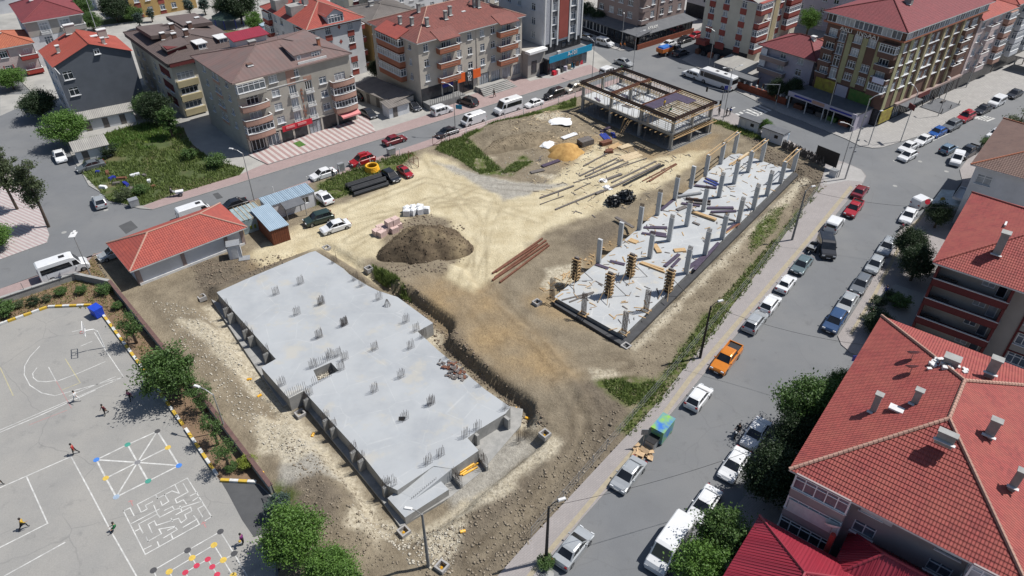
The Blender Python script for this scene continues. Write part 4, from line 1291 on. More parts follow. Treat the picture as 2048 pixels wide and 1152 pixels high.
stack(Z8Z(1330, 560), (6, 1), (2.8, .2, .1), 'wood_new', ls + .2, 'loose stack of short yellow timbers next to the orange sand', 'timber_stack', 'timber stack', 'pale timber stacks')
stack(Z8Z(1290, 600), (5, 3), (1.3, .2, .16), 'wood_rust', ls - .3, 'jumbled stack of short brown timber blocks', 'timber_stack', 'timber stack')
stack(Z8Z(1265, 500), (8, 1), (2.6, .16, .12), 'blue_paint', ls + 1.35, 'row of bright blue formwork beams near the frame', 'beam_stack', 'beam stack', 'blue formwork beams')
stack(Z8Z(1320, 490), (4, 1), (2.2, .16, .12), 'blue_paint', ls + 1.1, 'smaller row of blue formwork beams close to the ladders', 'beam_stack', 'beam stack', 'blue formwork beams')
stack(Z8Z(1035, 490), (4, 1), (3.4, .25, .12), 'white_sheet', ls + .1, 'few whitish boards beside the sheet pile on the mound', 'timber_stack', 'timber stack')
stack(Z8Z(1130, 540), (2, 9), (2.6, .85, .1), 'wood_grey', ls, 'block of stacked shuttering panels with purple top', 'panel_stack', 'panel stack', jit=.01)
stack(Z8Z(1265, 545), (2, 5), (2.2, .5, .12), 'wood_rust', ls, 'low stack of brown panels beside the blue beams', 'panel_stack', 'panel stack', jit=.01)
# soil heaps: rough mounds
def mound(name, px, rx, ry, h, m, label, rz=0.0, seed=1, n=46, rough=.35, cat='soil heap'):
 p = terrain_z(*px)
 b = MB()
 xs = np.linspace(-1.45, 1.45, n)
 X, Y = np.meshgrid(xs, xs)
 rr = np.hypot(X, Y)
 ang = np.arctan2(Y, X)
 edge = 1 + .18 * np.sin(ang * 2 + seed) + .1 * np.sin(ang * 5 + seed * 2)
 t = np.clip(1 - rr / edge, 0, 1)
 Hh = np.where(t > 0, 0, -.9 * np.clip(rr / edge - 1, 0, 1) * 4) + h * (t ** .8) * (1.05 - .2 * t) + t ** .4 * rough * (fbm(X * rx, Y * ry, .9, 4, seed) * 1.4 + .5 * np.abs(fbm(X * rx, Y * ry, 2.6, 2, seed + 3))) - .12
 V = np.stack([X.ravel() * rx, Y.ravel() * ry, Hh.ravel()], 1)
 idx_ = np.arange(n * n).reshape(n, n)
 keep = (rr < edge * 1.25)
 cl = keep[:-1, :-1] | keep[1:, 1:]
 F = np.stack([idx_[:-1, :-1][cl], idx_[:-1, 1:][cl], idx_[1:, 1:][cl], idx_[1:, :-1][cl]], 1)
 u, iv = np.unique(F, return_inverse=True)
 o = ob(name, np_mesh(name, V[u], iv.reshape(-1, 4)), m, None, (p.x, p.y, p.z - .05), rz)
 k = RNG.choice(len(u), min(1800, len(u)), replace=False)
 k = k[(t.ravel()[u][k] > .02)]
 if rough > .2:
  stones('clods', V[u][k][:, :2], lambda a, b_: V[u][k][:, 2] + .02, (.03, .17), m, seed, .8, o)
 return tag(o, label, cat)
mat('mound_soil', srgb(146, 133, 112), srgb(118, 107, 90), 1.1, .97, bump=1.0, bscale=3.5, fine=.3, spec=.1)
mat('heap_soil', srgb(112, 99, 82), srgb(82, 72, 60), 1.1, .97, bump=1.0, bscale=3.5, c3=srgb(138, 124, 100), fine=.35, spec=.1)
mat('heap_sand', srgb(196, 158, 100), srgb(166, 130, 80), 1.1, .97, bump=.5, bscale=5, fine=.2, spec=.1)
mound('soil_heap', (852, 496), 6.1, 5.0, 4.5, 'heap_soil', 'big dark brown heap of excavated soil in the middle of the site', R(35), 3, 80, .75)
mound('sand_heap', (1131, 305), 3.9, 2.6, 2.3, 'heap_sand', 'cone of orange yellow sand left of the timber stacks', R(20), 5, 44, .15, 'sand heap')
mound('soil_heap', (1045, 268), 6.0, 3.0, .9, 'mound_soil', 'flat grey brown earth mound near the left street fence', R(30), 8, 44, .25)
# bricks and sacks by the heap
mat('brick_pink', (.66, .50, .46), (.56, .41, .37), 4, .85, fine=.2)
pb = terrain_z(778, 462)
rg = random.Random(12)
bm_ = MB()
for i in range(4):
 for j in range(5):
  for k in range(6):
   bm_.box(((i - 1.5) * .3, (j - 2) * .21, .08 + k * .155), (.285, .2, .145))
bm_ = bm_.mesh('brick_pack')
for k, (x, y, z, r) in enumerate(((-1.6, -.9, 0, .1), (-.9, -1.3, 0, .3), (-.3, -.3, 0, 0), (.8, -.2, 0, .1), (.1, .9, 0, -.1), (1.2, .8, 0, 0), (.2, .1, .95, .1), (.9, .7, .95, .2), (-1.2, .1, 0, 0))):
 if z > 0:
  loc = (pb.x + x, pb.y + y, pb.z + z - .05)
 else:
  loc = (pb.x + x, pb.y + y, pb.z - .06)
 o = ob('brick_pack', bm_, 'brick_pink', None, loc, R(35) + r)
 tag(o, 'pale pink brick pack beside the soil heap, ' + ['far left', 'front left', 'middle of the bottom', 'right of the middle', 'back middle', 'back right', 'top left', 'top right', 'back left'][k] + ' of the pile', 'brick pack', 'pink brick packs')
pw = terrain_z(835, 425)
sk = MB()
sk.box((0, 0, .38), (.95, .85, .76), top=.93).box((0, 0, .8), (.8, .7, .1), top=.6)
sk = sk.mesh('sack')
for k in range(7):
 x = (k % 4) * 1.0 - 1.6
 o = ob('big_bag', sk, 'white_sheet', None, (pw.x + x * math.cos(R(15)) - (k // 4) * .1, pw.y + x * math.sin(R(15)) + (k // 4) * 1.0 - .3, pw.z - .06), k)
 o.scale = (1.15, 1.05, 1.25)
 tag(o, 'white wrapped bag behind the soil heap, %s in the %s row from the left' % (ORD[k % 4], ('front', 'back')[k // 4]), 'bag', 'white bags behind the soil heap')
# heap of black tangled mesh/tyres
rg2 = np.random.default_rng(5)
pt = terrain_z(1238, 402)
for cx, cy, cr, lab in ((-.9, -.9, 1.35, 'smaller black tangled pile of plastic netting left of the column slab'), (1.1, .5, 1.6, 'bigger black tangled pile of plastic netting left of the column slab')):
 b = MB()
 rgg = random.Random(int(cr * 100))
 for k in range(190):
  a, el = rgg.random() * 6.28, rgg.random() * 1.57
  r = cr * rgg.uniform(.55, 1.08)
  c = Vector((r * math.cos(a) * math.cos(el), r * math.sin(a) * math.cos(el), r * math.sin(el) * .95))
  M = Matrix.Translation(c) @ Matrix.Rotation(rgg.random() * 6, 4, 'Z') @ Matrix.Rotation(rgg.random() * 6, 4, 'X')
  b.box((0, 0, 0), (rgg.uniform(.3, .7), rgg.uniform(.15, .4), .05), M=M)
 b.lathe([(cr * .8, -.1), (cr * .8, cr * .4), (cr * .4, cr * .75)], (0, 0, 0), 8)
 o = b.build('netting_pile', 'pipe_black', loc=(pt.x + cx, pt.y + cy, pt.z))
 tag(o, lab, 'netting pile', 'black netting piles')
# crumpled white plastic
for k, (px, sc, lab) in enumerate((((1120, 243), 2.2, 'white plastic sheet spread on the mound left of the frame'), ((1096, 287), 1.4, 'crumpled white plastic sheet beside the sand heap'), ((1215, 376), .8, 'small white plastic bag among the long boards'), ((1206, 362), .7, 'white plastic bag on the bundle of boards'))):
 p = terrain_z(*px)
 n = 14
 xs = np.linspace(-1, 1, n)
 X, Y = np.meshgrid(xs, xs)
 Zh = .16 + .35 * np.abs(fbm(X, Y, 2.1, 3, 40 + k)) * 1.6 - .22 * (np.hypot(X, Y) > .95)
 V = np.stack([(X * (1 + .3 * fbm(X, Y, 2, 2, k))).ravel() * sc, (Y * (1 + .3 * fbm(X, Y, 2, 2, k + 5))).ravel() * sc * .7, Zh.ravel()], 1)
 ii = np.arange(n * n).reshape(n, n)
 F = np.stack([ii[:-1, :-1].ravel(), ii[:-1, 1:].ravel(), ii[1:, 1:].ravel(), ii[1:, :-1].ravel()], 1)
 tag(ob('plastic_sheet', np_mesh('plastic_sheet', V, F), 'white_sheet', None, (p.x, p.y, p.z), k), lab, 'plastic sheet')
# black pipes stacked by the fence
pq = G(732, 372)
e = None
a0 = bearing(G(690, 390), G(760, 368))
for k in range(15):
 lev = 0 if k < 9 else 1
 i = k if lev == 0 else k - 9 + 1
 off = Vector((-math.sin(a0), math.cos(a0), 0)) * ((i - 4) * .52 + (.26 if lev else 0))
 b = MB().tube([(-3.1, 0, 0), (3.1, 0, 0)], .24, 8)
 o = b.build('drain_pipe', 'pipe_black', loc=(pq.x + off.x + .2 * (k % 3), pq.y + off.y, .3 + lev * .42), rz=a0)
 tag(o, 'black drain pipe by the parked black car, %s from the front in the %s layer' % (ORD[i - lev], ('lower', 'upper')[lev]), 'pipe', 'stacked black drain pipes')
# coil of yellow hose
ph = G(744, 336, .5)
e = empty('hose_coil', (ph.x, ph.y, .05), R(20))
tag(e, 'big bright yellow coil of corrugated hose on the grass', 'hose coil')
for k in range(4):
 b = MB()
 pts = [((1.15 - .05 * k) * math.cos(t * math.pi / 10), (1.15 - .05 * k) * math.sin(t * math.pi / 10), .16 + .24 * k) for t in range(21)]
 b.tube(pts, .16, 7, cap=False)
 b.build('hose_loop', 'pipe_yellow', e)
# stones and clods
zz = lambda x, y: terrain_h(x, y) + .02
for nm, px, n, sz, m, lab in (('rubble', [(300, 600), (420, 620), (560, 800), (620, 900), (560, 920), (480, 850), (400, 740)], 1500, (.02, .17), 'stone_pale', 'pale broken rubble scattered along the schoolyard side of the site'),
                              ('rubble', [(560, 860), (640, 900), (760, 1020), (800, 1130), (700, 1150), (620, 1050)], 900, (.03, .16), 'stone_soil', 'grey stones scattered below the near slab'),
                              ('rubble', [(820, 1060), (960, 1020), (1060, 960), (1130, 900), (1250, 800), (1215, 900), (1090, 1060), (980, 1160), (840, 1160)], 1500, (.02, .2), 'stone_soil', 'grey clods of turned soil along the right fence'),
                              ('rubble', [(700, 1010), (860, 1060), (930, 1050), (900, 1150), (820, 1130)], 700, (.03, .18), 'stone_pale', 'white rubble round the lamp pole by the near slab'),
                              ('rubble', [(380, 520), (500, 520), (600, 500), (560, 540), (400, 585)], 700, (.04, .22), 'stone_brown', 'dark clods behind the near slab'),
                              ('rubble', [(960, 255), (1100, 215), (1170, 240), (1120, 300), (1000, 310)], 900, (.03, .18), 'stone_brown', 'brown clods on the earth mound by the left street'),
                              ('rubble', [(1470, 255), (1560, 300), (1640, 340), (1655, 372), (1580, 440), (1600, 370), (1540, 330)], 900, (.04, .24), 'stone_brown', 'dark clods behind the column slab'),
                              ('rubble', [(1060, 300), (1200, 265), (1300, 320), (1250, 360), (1100, 360), (900, 350)], 700, (.04, .16), 'stone_pale', 'small pale stones on the open ground'),
                              ('rubble', [(1260, 690), (1600, 360), (1640, 380), (1500, 560), (1320, 790), (1250, 740)], 1100, (.03, .14), 'stone_brown', 'small clods between the column slab and the fence'),
                              ('rubble', [(750, 530), (830, 580), (990, 750), (1100, 850), (1080, 860), (960, 760), (800, 600)], 900, (.04, .24), 'stone_brown', 'clods fallen along the cut bank of the near slab')):
 stuff(stones(nm, scatter(W2(px), n, n), zz, sz, m, n), lab, 'rubble')
b_p = G(848, 492)
pts = scatter(W2([(760, 520), (790, 440), (850, 425), (930, 450), (940, 510), (890, 550), (800, 560)]), 900, 77)
stuff(stones('rubble', pts, zz, (.04, .24), 'stone_brown', 77), 'dark clods round the foot of the big soil heap', 'rubble')
def sticks(px, n, m, z, label, seed, size=(.25, 1.3)):
 rg = random.Random(seed)
 b = MB()
 for x, y in scatter(W2(px) if z is None else [(p.x, p.y) for p in GP(px, z)], n, seed):
  a, l = rg.random() * 3.14, rg.uniform(*size) / 2
  zz0 = (z if z is not None else float(terrain_h(np.array([x]), np.array([y]))[0])) + .04
  b.bar((x - l * math.cos(a), y - l * math.sin(a), zz0), (x + l * math.cos(a), y + l * math.sin(a), zz0 + rg.uniform(0, .05)), rg.uniform(.05, .16), .04)
 stuff(b.build('timber_scraps', m), label, 'scraps')
sticks(S2_PX, 150, 'wood_new', Z2TOP, 'small yellow timber scraps littering the column slab', 1)
sticks(S2_PX, 110, 'wood_grey', Z2TOP, 'small grey timber scraps littering the column slab', 2)
YP = [(1080, 300), (1200, 265), (1330, 310), (1400, 300), (1300, 400), (1180, 440), (1050, 380)]
sticks(YP, 130, 'wood_pale', None, 'pale timber scraps on the ground below the concrete frame', 3)
sticks(YP, 130, 'wood_grey', None, 'grey timber scraps on the ground below the concrete frame', 4)
sticks([(1060, 225), (1170, 225), (1230, 265), (1120, 285), (1020, 280)], 120, 'wood_pale', None, 'timber scraps on the earth mound by the frame', 5)
sticks([(1100, 590), (1230, 480), (1330, 410), (1300, 430), (1180, 510), (1080, 580)], 60, 'wood_new', None, 'timber scraps along the left edge of the column slab', 6)
# ================================================================ building kit
glass_mat('pane_dark', (.035, .042, .055))
glass_mat('pane_mid', (.13, .16, .20), .12)
glass_mat('pane_curtain', (.42, .45, .48), .3)
mat('pvc_white', (.74, .75, .76), (.66, .67, .68), 3, .5)
mat('dark_frame', (.05, .045, .045), (.035, .03, .03), 3, .5)
mat('gutter_white', (.62, .62, .61), (.5, .5, .5), 2, .6)
tile_mat('tile_red', (.36, .078, .055), (.29, .06, .045), (.25, .06, .05), .30, .36)
tile_mat('tile_orange', (.40, .13, .068), (.34, .10, .055), (.28, .088, .055), .30, .36)
tile_mat('tile_old', (.22, .072, .058), (.17, .058, .048), (.14, .055, .048), .30, .36)
tile_mat('tile_near', (.30, .058, .052), (.215, .043, .04), (.325, .09, .065), .24, .33, .8, dirt=(.2, .06, .055))
tile_mat('shingle_maroon', (.20, .04, .045), (.165, .032, .038), (.15, .035, .04), .9, .3, .05)
tile_mat('shingle_brown', (.105, .078, .072), (.085, .064, .06), (.12, .09, .082), .9, .3, .05)
tile_mat('sheet_brown', (.17, .105, .095), (.14, .088, .08), (.12, .10, .095), .8, 4.0, .25)
tile_mat('sheet_grey', (.15, .135, .125), (.12, .108, .10), (.19, .17, .155), .5, 6.0, .6)
tile_mat('sheet_pale', (.33, .32, .29), (.28, .27, .25), (.22, .21, .2), .3, 6.0, .6)
tile_mat('sheet_red', (.38, .085, .06), (.33, .072, .052), (.30, .075, .05), .55, 6.0, .7)
tile_mat('sheet_crimson', (.27, .022, .04), (.24, .02, .036), (.22, .025, .04), .26, 6.0, .5, rough=.45, dirt=(.2, .03, .05))
tile_mat('sheet_blue', (.33, .42, .50), (.29, .38, .46), (.25, .33, .40), .25, 6.0, .6, rough=.45)
SIDE = {'s': lambda W, D: (0, 0, 1, 0, 0, -1, 0), 'e': lambda W, D: (W, 0, 0, 1, 1, 0, 90), 'n': lambda W, D: (W, D, -1, 0, 0, 1, 180), 'w': lambda W, D: (0, D, 0, -1, -1, 0, -90)}
WIN = {}
def win_mesh(w, h, style):
 """style: number of casements, with optional t = transom; frame mesh and pane mesh, facing -y, origin at the sill centre"""
 key = (round(w, 2), round(h, 2), style)
 if key in WIN:
  return WIN[key]
 n = int(style[0])
 f = MB()
 t, d = .085, .09
 f.box((0, 0, t / 2), (w, d, t)).box((0, 0, h - t / 2), (w, d, t))
 for s in (-1, 1):
  f.box((s * (w / 2 - t / 2), 0, h / 2), (t, d, h - 2 * t))
 for k in range(1, n):
  f.box((-w / 2 + w * k / n, 0, h / 2), (t, d * .9, h - 2 * t))
 if 't' in style:
  f.box((0, 0, h * .72), (w - 2 * t, d * .8, t))
 if 's' in style:
  f.box((0, -.14, -.035), (w + .2, .34, .07))
 p = MB()
 p.quad((-w / 2 + .02, .01, .02), (w / 2 - .02, .01, .02), (w / 2 - .02, .01, h - .02), (-w / 2 + .02, .01, h - .02))
 WIN[key] = (f.mesh('window'), p.mesh('pane'))
 return WIN[key]
def text_mesh(s, size, depth=.04):
 c = bpy.data.curves.new('t', 'FONT')
 c.body = s
 c.size = size
 c.extrude = depth
 c.align_x = 'CENTER'
 o = bpy.data.objects.new('t', c)
 COL.objects.link(o)
 dg = bpy.context.evaluated_depsgraph_get()
 me = bpy.data.meshes.new_from_object(o.evaluated_get(dg))
 bpy.data.objects.remove(o)
 bpy.data.curves.remove(c)
 me.name = 'lettering'
 return me
class Bld:
 def __init__(self, name, x, y, ang, W, D, label, cat='building', group=None, seed=1):
  self.W, self.D = W, D
  self.root = empty(name, (x, y, 0.0), R(ang))
  tag(self.root, label, cat, group)
  self.open = {k: [] for k in 'senw'}
  self.rg = random.Random(seed * 7 + 3)
  self.panes = ('pane_mid', 'pane_mid', 'pane_curtain', 'pane_curtain', 'pane_dark')
 def P(self, side, x, z, d=0.0):
  ox, oy, dx, dy, nx, ny, r = SIDE[side](self.W, self.D)
  return Vector((ox + dx * x + nx * d, oy + dy * x + ny * d, z))
 def length(self, side):
  return self.W if side in 'sn' else self.D
 def window(self, side, x, z, w, h, style='2s', d=-.1, frame='pvc_white', pane=None):
  f, p = win_mesh(w, h, style)
  r = R(SIDE[side](self.W, self.D)[6])
  o = ob('window', f, frame, self.root, self.P(side, x, z, d), r)
  ob('pane', p, pane or self.rg.choice(self.panes), o)
  return o
 def wins(self, side, xs, zs, w=1.3, h=1.35, style='2ts', frame='pvc_white', pane=None):
  for z in zs:
   for x in xs:
    if self.rg.random() < .02:
     continue
    self.open[side].append((x - w / 2, z, x + w / 2, z + h))
    self.window(side, x, z, w, h, style, -.12, frame, pane)
 def walls(self, z0, z1, m, sides='senw', inset=0.0):
  for s in sides:
   L = self.length(s)
   op = [o for o in self.open[s] if o[1] >= z0 - .01 and o[3] <= z1 + .01]
   xs = sorted({0.0, L} | {v for o in op for v in (max(o[0], 0), min(o[2], L))})
   zs = sorted({z0, z1} | {v for o in op for v in (o[1], o[3])})
   b = MB()
   for i in range(len(xs) - 1):
    if xs[i + 1] - xs[i] < 1e-4:
     continue
    j = 0
    while j < len(zs) - 1:
     cx = (xs[i] + xs[i + 1]) / 2
     hole = lambda jj: any(o[0] < cx < o[2] and o[1] < (zs[jj] + zs[jj + 1]) / 2 < o[3] for o in op)
     if hole(j):
      j += 1
      continue
     k = j
     while k + 1 < len(zs) - 1 and not hole(k + 1):
      k += 1
     b.quad(self.P(s, xs[i], zs[j]), self.P(s, xs[i + 1], zs[j]), self.P(s, xs[i + 1], zs[k + 1]), self.P(s, xs[i], zs[k + 1]))
     j = k + 1
   for o in op:
    c = [(o[0], o[1]), (o[2], o[1]), (o[2], o[3]), (o[0], o[3])]
    for q in range(4):
     p0, p1 = c[q], c[(q + 1) % 4]
     b.quad(self.P(s, *p1), self.P(s, *p0), self.P(s, p0[0], p0[1], -.3), self.P(s, p1[0], p1[1], -.3))
   b.build('wall', m, self.root)
 def band(self, side, x0, x1, z0, z1, d, m, name='facade_panel', d0=-.02):
  a = self.P(side, x0, z0, d0)
  c = self.P(side, x1, z1, d)
  b = MB().box(tuple((a + c) / 2), tuple(abs(v) for v in (c - a)))
  return b.build(name, m, self.root)
 def balcony(self, side, x0, x1, z, dep, m, ph=.95, glaze=0.0, style='6t', back=None, rail='gutter_white', pane=None, curve=0.0, name='balcony'):
  """slab, parapet on three sides, white coping; optional glazing above the parapet"""
  P = self.P
  b = MB()
  b.m = 0
  n = 7 if curve else 1
  pts = []
  for k in range(n + 1):
   t = k / n
   pts.append((x0 + (x1 - x0) * t, dep + curve * (math.sin(math.pi * t) if curve else 0)))
  loop = [(x0, -.02)] + pts + [(x1, -.02)]
  poly = [tuple(P(side, x, 0, d))[:2] for x, d in loop]
  b.prism(poly, z - .14, z)
  for k in range(len(loop) - 1):
   p, q = P(side, loop[k][0], z + ph / 2, loop[k][1]), P(side, loop[k + 1][0], z + ph / 2, loop[k + 1][1])
   b.bar(p, q, .12, ph)
  bo = b.build(name, m, self.root)
  b = MB()
  for k in range(len(loop) - 1):
   p, q = P(side, loop[k][0], z + ph + .04, loop[k][1]), P(side, loop[k + 1][0], z + ph + .04, loop[k + 1][1])
   b.bar(p, q, .2, .08)
  b.build('coping', rail, bo)
  if glaze:
   w = x1 - x0
   f, pm = win_mesh(w, glaze, style)
   r = R(SIDE[side](self.W, self.D)[6])
   o = ob('glazing', f, 'pvc_white' if pane != 'pane_dark' else 'pvc_white', bo, P(side, (x0 + x1) / 2, z + ph + .08, dep - .05), r)
   ob('pane', pm, pane or self.rg.choice(self.panes), bo, P(side, (x0 + x1) / 2, z + ph + .08, dep - .05), r)
   for x, s in ((x0, -1), (x1, 1)):
    f, pm = win_mesh(dep, glaze, '2t')
    c = P(side, x, z + ph + .08, dep / 2)
    ob('glazing', f, 'pvc_white', bo, c, r + R(90 * s))
    ob('pane', pm, pane or 'pane_mid', bo, c, r + R(90 * s))
   # lid
   a, c = P(side, x0, z + ph + glaze + .1, -.02), P(side, x1, z + ph + glaze + .22, dep)
   MB().box(tuple((a + c) / 2), tuple(abs(v) for v in (c - a))).build('lid', m, bo)
  return bo
 def juliet(self, side, x, z, w=1.3):
  b = MB()
  for dz in (.1, .35, .6):
   for q0, q1 in (((x - w / 2, 0), (x - w / 2, .3)), ((x - w / 2, .3), (x + w / 2, .3)), ((x + w / 2, .3), (x + w / 2, 0))):
    b.bar(self.P(side, q0[0], z + dz + .1, q0[1]), self.P(side, q1[0], z + dz + .1, q1[1]), .07, .1)
  a, c = self.P(side, x - w / 2 - .1, z - .1, 0), self.P(side, x + w / 2 + .1, z + .08, .38)
  b.box(tuple((a + c) / 2), tuple(abs(v) for v in (c - a)))
  b.build('window_railing', 'gutter_white', self.root)
 # roofs ----------------------------------------------------------
 def slope(self, e0, e1, t0, t1, m, course=.36, lift=.03, ribs=0.0, name='roof_slope'):
  e0, e1, t0, t1 = Vector(e0), Vector(e1), Vector(t0), Vector(t1)
  ux = (e1 - e0).normalized()
  nrm = ux.cross(((t0 + t1) / 2 - (e0 + e1) / 2)).normalized()
  if nrm.z < 0:
   nrm = -nrm
  vx = nrm.cross(ux)
  b = MB()
  L = max((t0 - e0).dot(vx), (t1 - e0).dot(vx), .1)
  n = max(1, int(L / course))
  uvf = lambda p: ((p - e0).dot(ux), (p - e0).dot(vx))
  for k in range(n):
   s0, s1 = k / n, (k + 1) / n
   a, c = e0.lerp(t0, s0), e1.lerp(t1, s0)
   p, q = e0.lerp(t0, s1), e1.lerp(t1, s1)
   al, cl = a + nrm * lift, c + nrm * lift
   uv = [uvf(a), uvf(c), uvf(q - vx * .01), uvf(p - vx * .01)]
   if (q - p).length > .02:
    b.quad(al, cl, q, p, uv=uv)
   else:
    b.quad(al, cl, p, uv=uv[:3])
   b.quad(a, c, cl, al, uv=[uvf(a), uvf(c), uvf(c), uvf(a)])
  o = b.build(name, m, self.root)
  if ribs:
   rb = MB()
   W_ = (e1 - e0).length
   k = ribs / 2
   while k < W_:
    # upper limit of this rib inside the slope
    smax = 1.0
    lo = (t0 - e0).dot(ux)
    hi = (t1 - e0).dot(ux)
    if k < lo:
     smax = min(smax, k / lo)
    if k > hi and W_ > hi:
     smax = min(smax, (W_ - k) / (W_ - hi))
    if smax > .02:
     a = e0 + ux * k + nrm * .02
     rb.bar(a, a + vx * (L * smax), .07, .07, up=nrm)
    k += ribs
   rb.build('rib', m, o)
  return o
 def cap(self, a, c, m, r=.13, n=0):
  """row of ridge tiles"""
  a, c = Vector(a), Vector(c)
  L = (c - a).length
  n = n or max(1, int(L / .4))
  b = MB()
  for k in range(n):
   p, q = a.lerp(c, k / n), a.lerp(c, (k + 1.08) / n)
   b.tube([p, q], [r, r * .82], 6)
  b.build('ridge_cap', m, self.root)
 def hip(self, z, h, m, o=.5, x0=0.0, x1=None, y0=0.0, y1=None, course=.36, axis=None, capm=None, fascia='gutter_white', hips='senw', ribs=0.0, soffit=True):
  x1 = self.W if x1 is None else x1
  y1 = self.D if y1 is None else y1
  X0, X1, Y0, Y1 = x0 - o, x1 + o, y0 - o, y1 + o
  w, d = X1 - X0, Y1 - Y0
  axis = axis or ('x' if w >= d else 'y')
  A, Bq, C, Dq = (X0, Y0, z), (X1, Y0, z), (X1, Y1, z), (X0, Y1, z)
  if axis == 'x':
   i0, i1 = (d / 2 if 'w' in hips else 0), (d / 2 if 'e' in hips else 0)
   r0, r1 = (X0 + i0, (Y0 + Y1) / 2, z + h), (X1 - i1, (Y0 + Y1) / 2, z + h)
   q = dict(s=(A, Bq, r0, r1), n=(C, Dq, r1, r0), e=(Bq, C, r1, r1), w=(Dq, A, r0, r0))
  else:
   i0, i1 = (w / 2 if 's' in hips else 0), (w / 2 if 'n' in hips else 0)
   r0, r1 = ((X0 + X1) / 2, Y0 + i0, z + h), ((X0 + X1) / 2, Y1 - i1, z + h)
   q = dict(s=(A, Bq, r0, r0), n=(C, Dq, r1, r1), e=(Bq, C, r0, r1), w=(Dq, A, r1, r0))
  for k, (e0, e1, t0, t1) in q.items():
   if (axis == 'x' and k in 'ew' and k not in hips) or (axis == 'y' and k in 'sn' and k not in hips):
    b = MB()
    ins = o
    v = Vector(e1) - Vector(e0)
    nn = Vector((v.y, -v.x, 0)).normalized() * -ins
    b.quad(Vector(e0) + nn, Vector(e1) + nn, Vector(t0) + nn)
    b.build('gable', self.gm if hasattr(self, 'gm') else m, self.root)
    continue
   self.slope(e0, e1, t0, t1, m, course, ribs=ribs)
  if soffit:
   b = MB().box(((X0 + X1) / 2, (Y0 + Y1) / 2, z - .1), (w, d, .16))
   b.build('eaves', fascia, self.root)
  cm = capm or m
  up = Vector((0, 0, .05))
  self.cap(Vector(r0) + up, Vector(r1) + up, cm)
  if axis == 'x':
   prs = ([(A, r0), (Dq, r0)] if 'w' in hips else []) + ([(Bq, r1), (C, r1)] if 'e' in hips else [])
  else:
   prs = ([(A, r0), (Bq, r0)] if 's' in hips else []) + ([(C, r1), (Dq, r1)] if 'n' in hips else [])
  for a, c in prs:
   self.cap(Vector(a) + up, Vector(c) + up, cm)
  self.roofinfo = (z, h, X0, X1, Y0, Y1, axis)
  return r0, r1
 def roof_z(self, x, y):
  z, h, X0, X1, Y0, Y1, axis = self.roofinfo
  if axis == 'x':
   m = (Y1 - Y0) / 2
  else:
   m = (X1 - X0) / 2
  dd = min(x - X0, X1 - x, y - Y0, Y1 - y) if True else 0
  if axis == 'x':
   dd = min(y - Y0, Y1 - y, x - X0, X1 - x)
  return z + h * max(0, min(1, dd / m))
 def chimney(self, x, y, h=1.3, s=(.6, .5), m='old_concrete', cap='kerb_stone', z=None):
  z = self.roof_z(x, y) if z is None else z
  c = MB().box((0, 0, (h - .5) / 2), (s[0], s[1], h + .5)).build('chimney', m, self.root, loc=(x, y, z))
  MB().box((0, 0, h + .06), (s[0] + .16, s[1] + .16, .12)).build('chimney_cap', cap, c)
  MB().box((-.0, -s[1] / 2 - .1, .02), (s[0] + .3, .3, .06)).build('flashing', 'gutter_white', c)
  return c
 def dish(self, x, y, z, m='galvanised', r=.45, az=20):
  d = MB()
  d.tube([(0, 0, 0), (0, 0, .8)], .03, 5)
  d.build('dish_mast', 'steel_grey', self.root, loc=(x, y, z))
  b = MB()
  rings = [(0, 0), (r * .5, .04), (r * .85, .12), (r, .18)]
  b.lathe([(max(q, .01), zz) for q, zz in rings], (0, 0, 0), 12)
  o = b.build('satellite_dish', m, self.root, loc=(x, y, z + .85))
  o.rotation_euler = (R(-50), 0, R(az))
 def sign(self, side, x0, x1, z0, z1, d, m, text=None, tm='white_paint', ts=.5, dz=0.0, tx=None):
  s = self.band(side, x0, x1, z0, z1, d, m, 'sign_board', d - .12)
  if text:
   o = ob('lettering', text_mesh(text, ts), tm, s)
   o.location = self.P(side, (x0 + x1) / 2 if tx is None else tx, z0 + (z1 - z0) * .28 + dz, d + .05)
   o.rotation_euler = (R(90), 0, R(SIDE[side](self.W, self.D)[6]))
  return s
 def awning(self, side, x0, x1, z, dep, drop, m, name='awning'):
  P = self.P
  b = MB()
  b.quad(P(side, x0, z - drop, dep), P(side, x1, z - drop, dep), P(side, x1, z, 0), P(side, x0, z, 0))
  b.quad(P(side, x0, z - drop - .3, dep), P(side, x1, z - drop - .3, dep), P(side, x1, z - drop, dep), P(side, x0, z - drop, dep))
  b.quad(P(side, x0, z - drop, dep), P(side, x0, z, 0), P(side, x0, z - drop - .02, 0))
  b.quad(P(side, x1, z - drop, dep), P(side, x1, z, 0), P(side, x1, z - drop - .02, 0))
  b.build(name, m, self.root)
 def slope_flat(self, pts, m, name='roof_sheet', th=.12):
  """a tilted flat roof sheet from four local corner points"""
  p = [Vector(q) for q in pts]
  b = MB()
  ux = (p[1] - p[0]).normalized()
  nrm = ux.cross(p[3] - p[0]).normalized()
  if nrm.z < 0:
   nrm = -nrm
  vx = nrm.cross(ux)
  uv = [((q - p[0]).dot(ux), (q - p[0]).dot(vx)) for q in p]
  b.quad(*p, uv=uv)
  lo = [q - Vector((0, 0, th)) for q in p]
  for k in range(4):
   b.quad(lo[k], lo[(k + 1) % 4], p[(k + 1) % 4], p[k], uv=[uv[k], uv[(k + 1) % 4], uv[(k + 1) % 4], uv[k]])
  b.quad(*lo[::-1], uv=uv[::-1])
  return b.build(name, m, self.root)
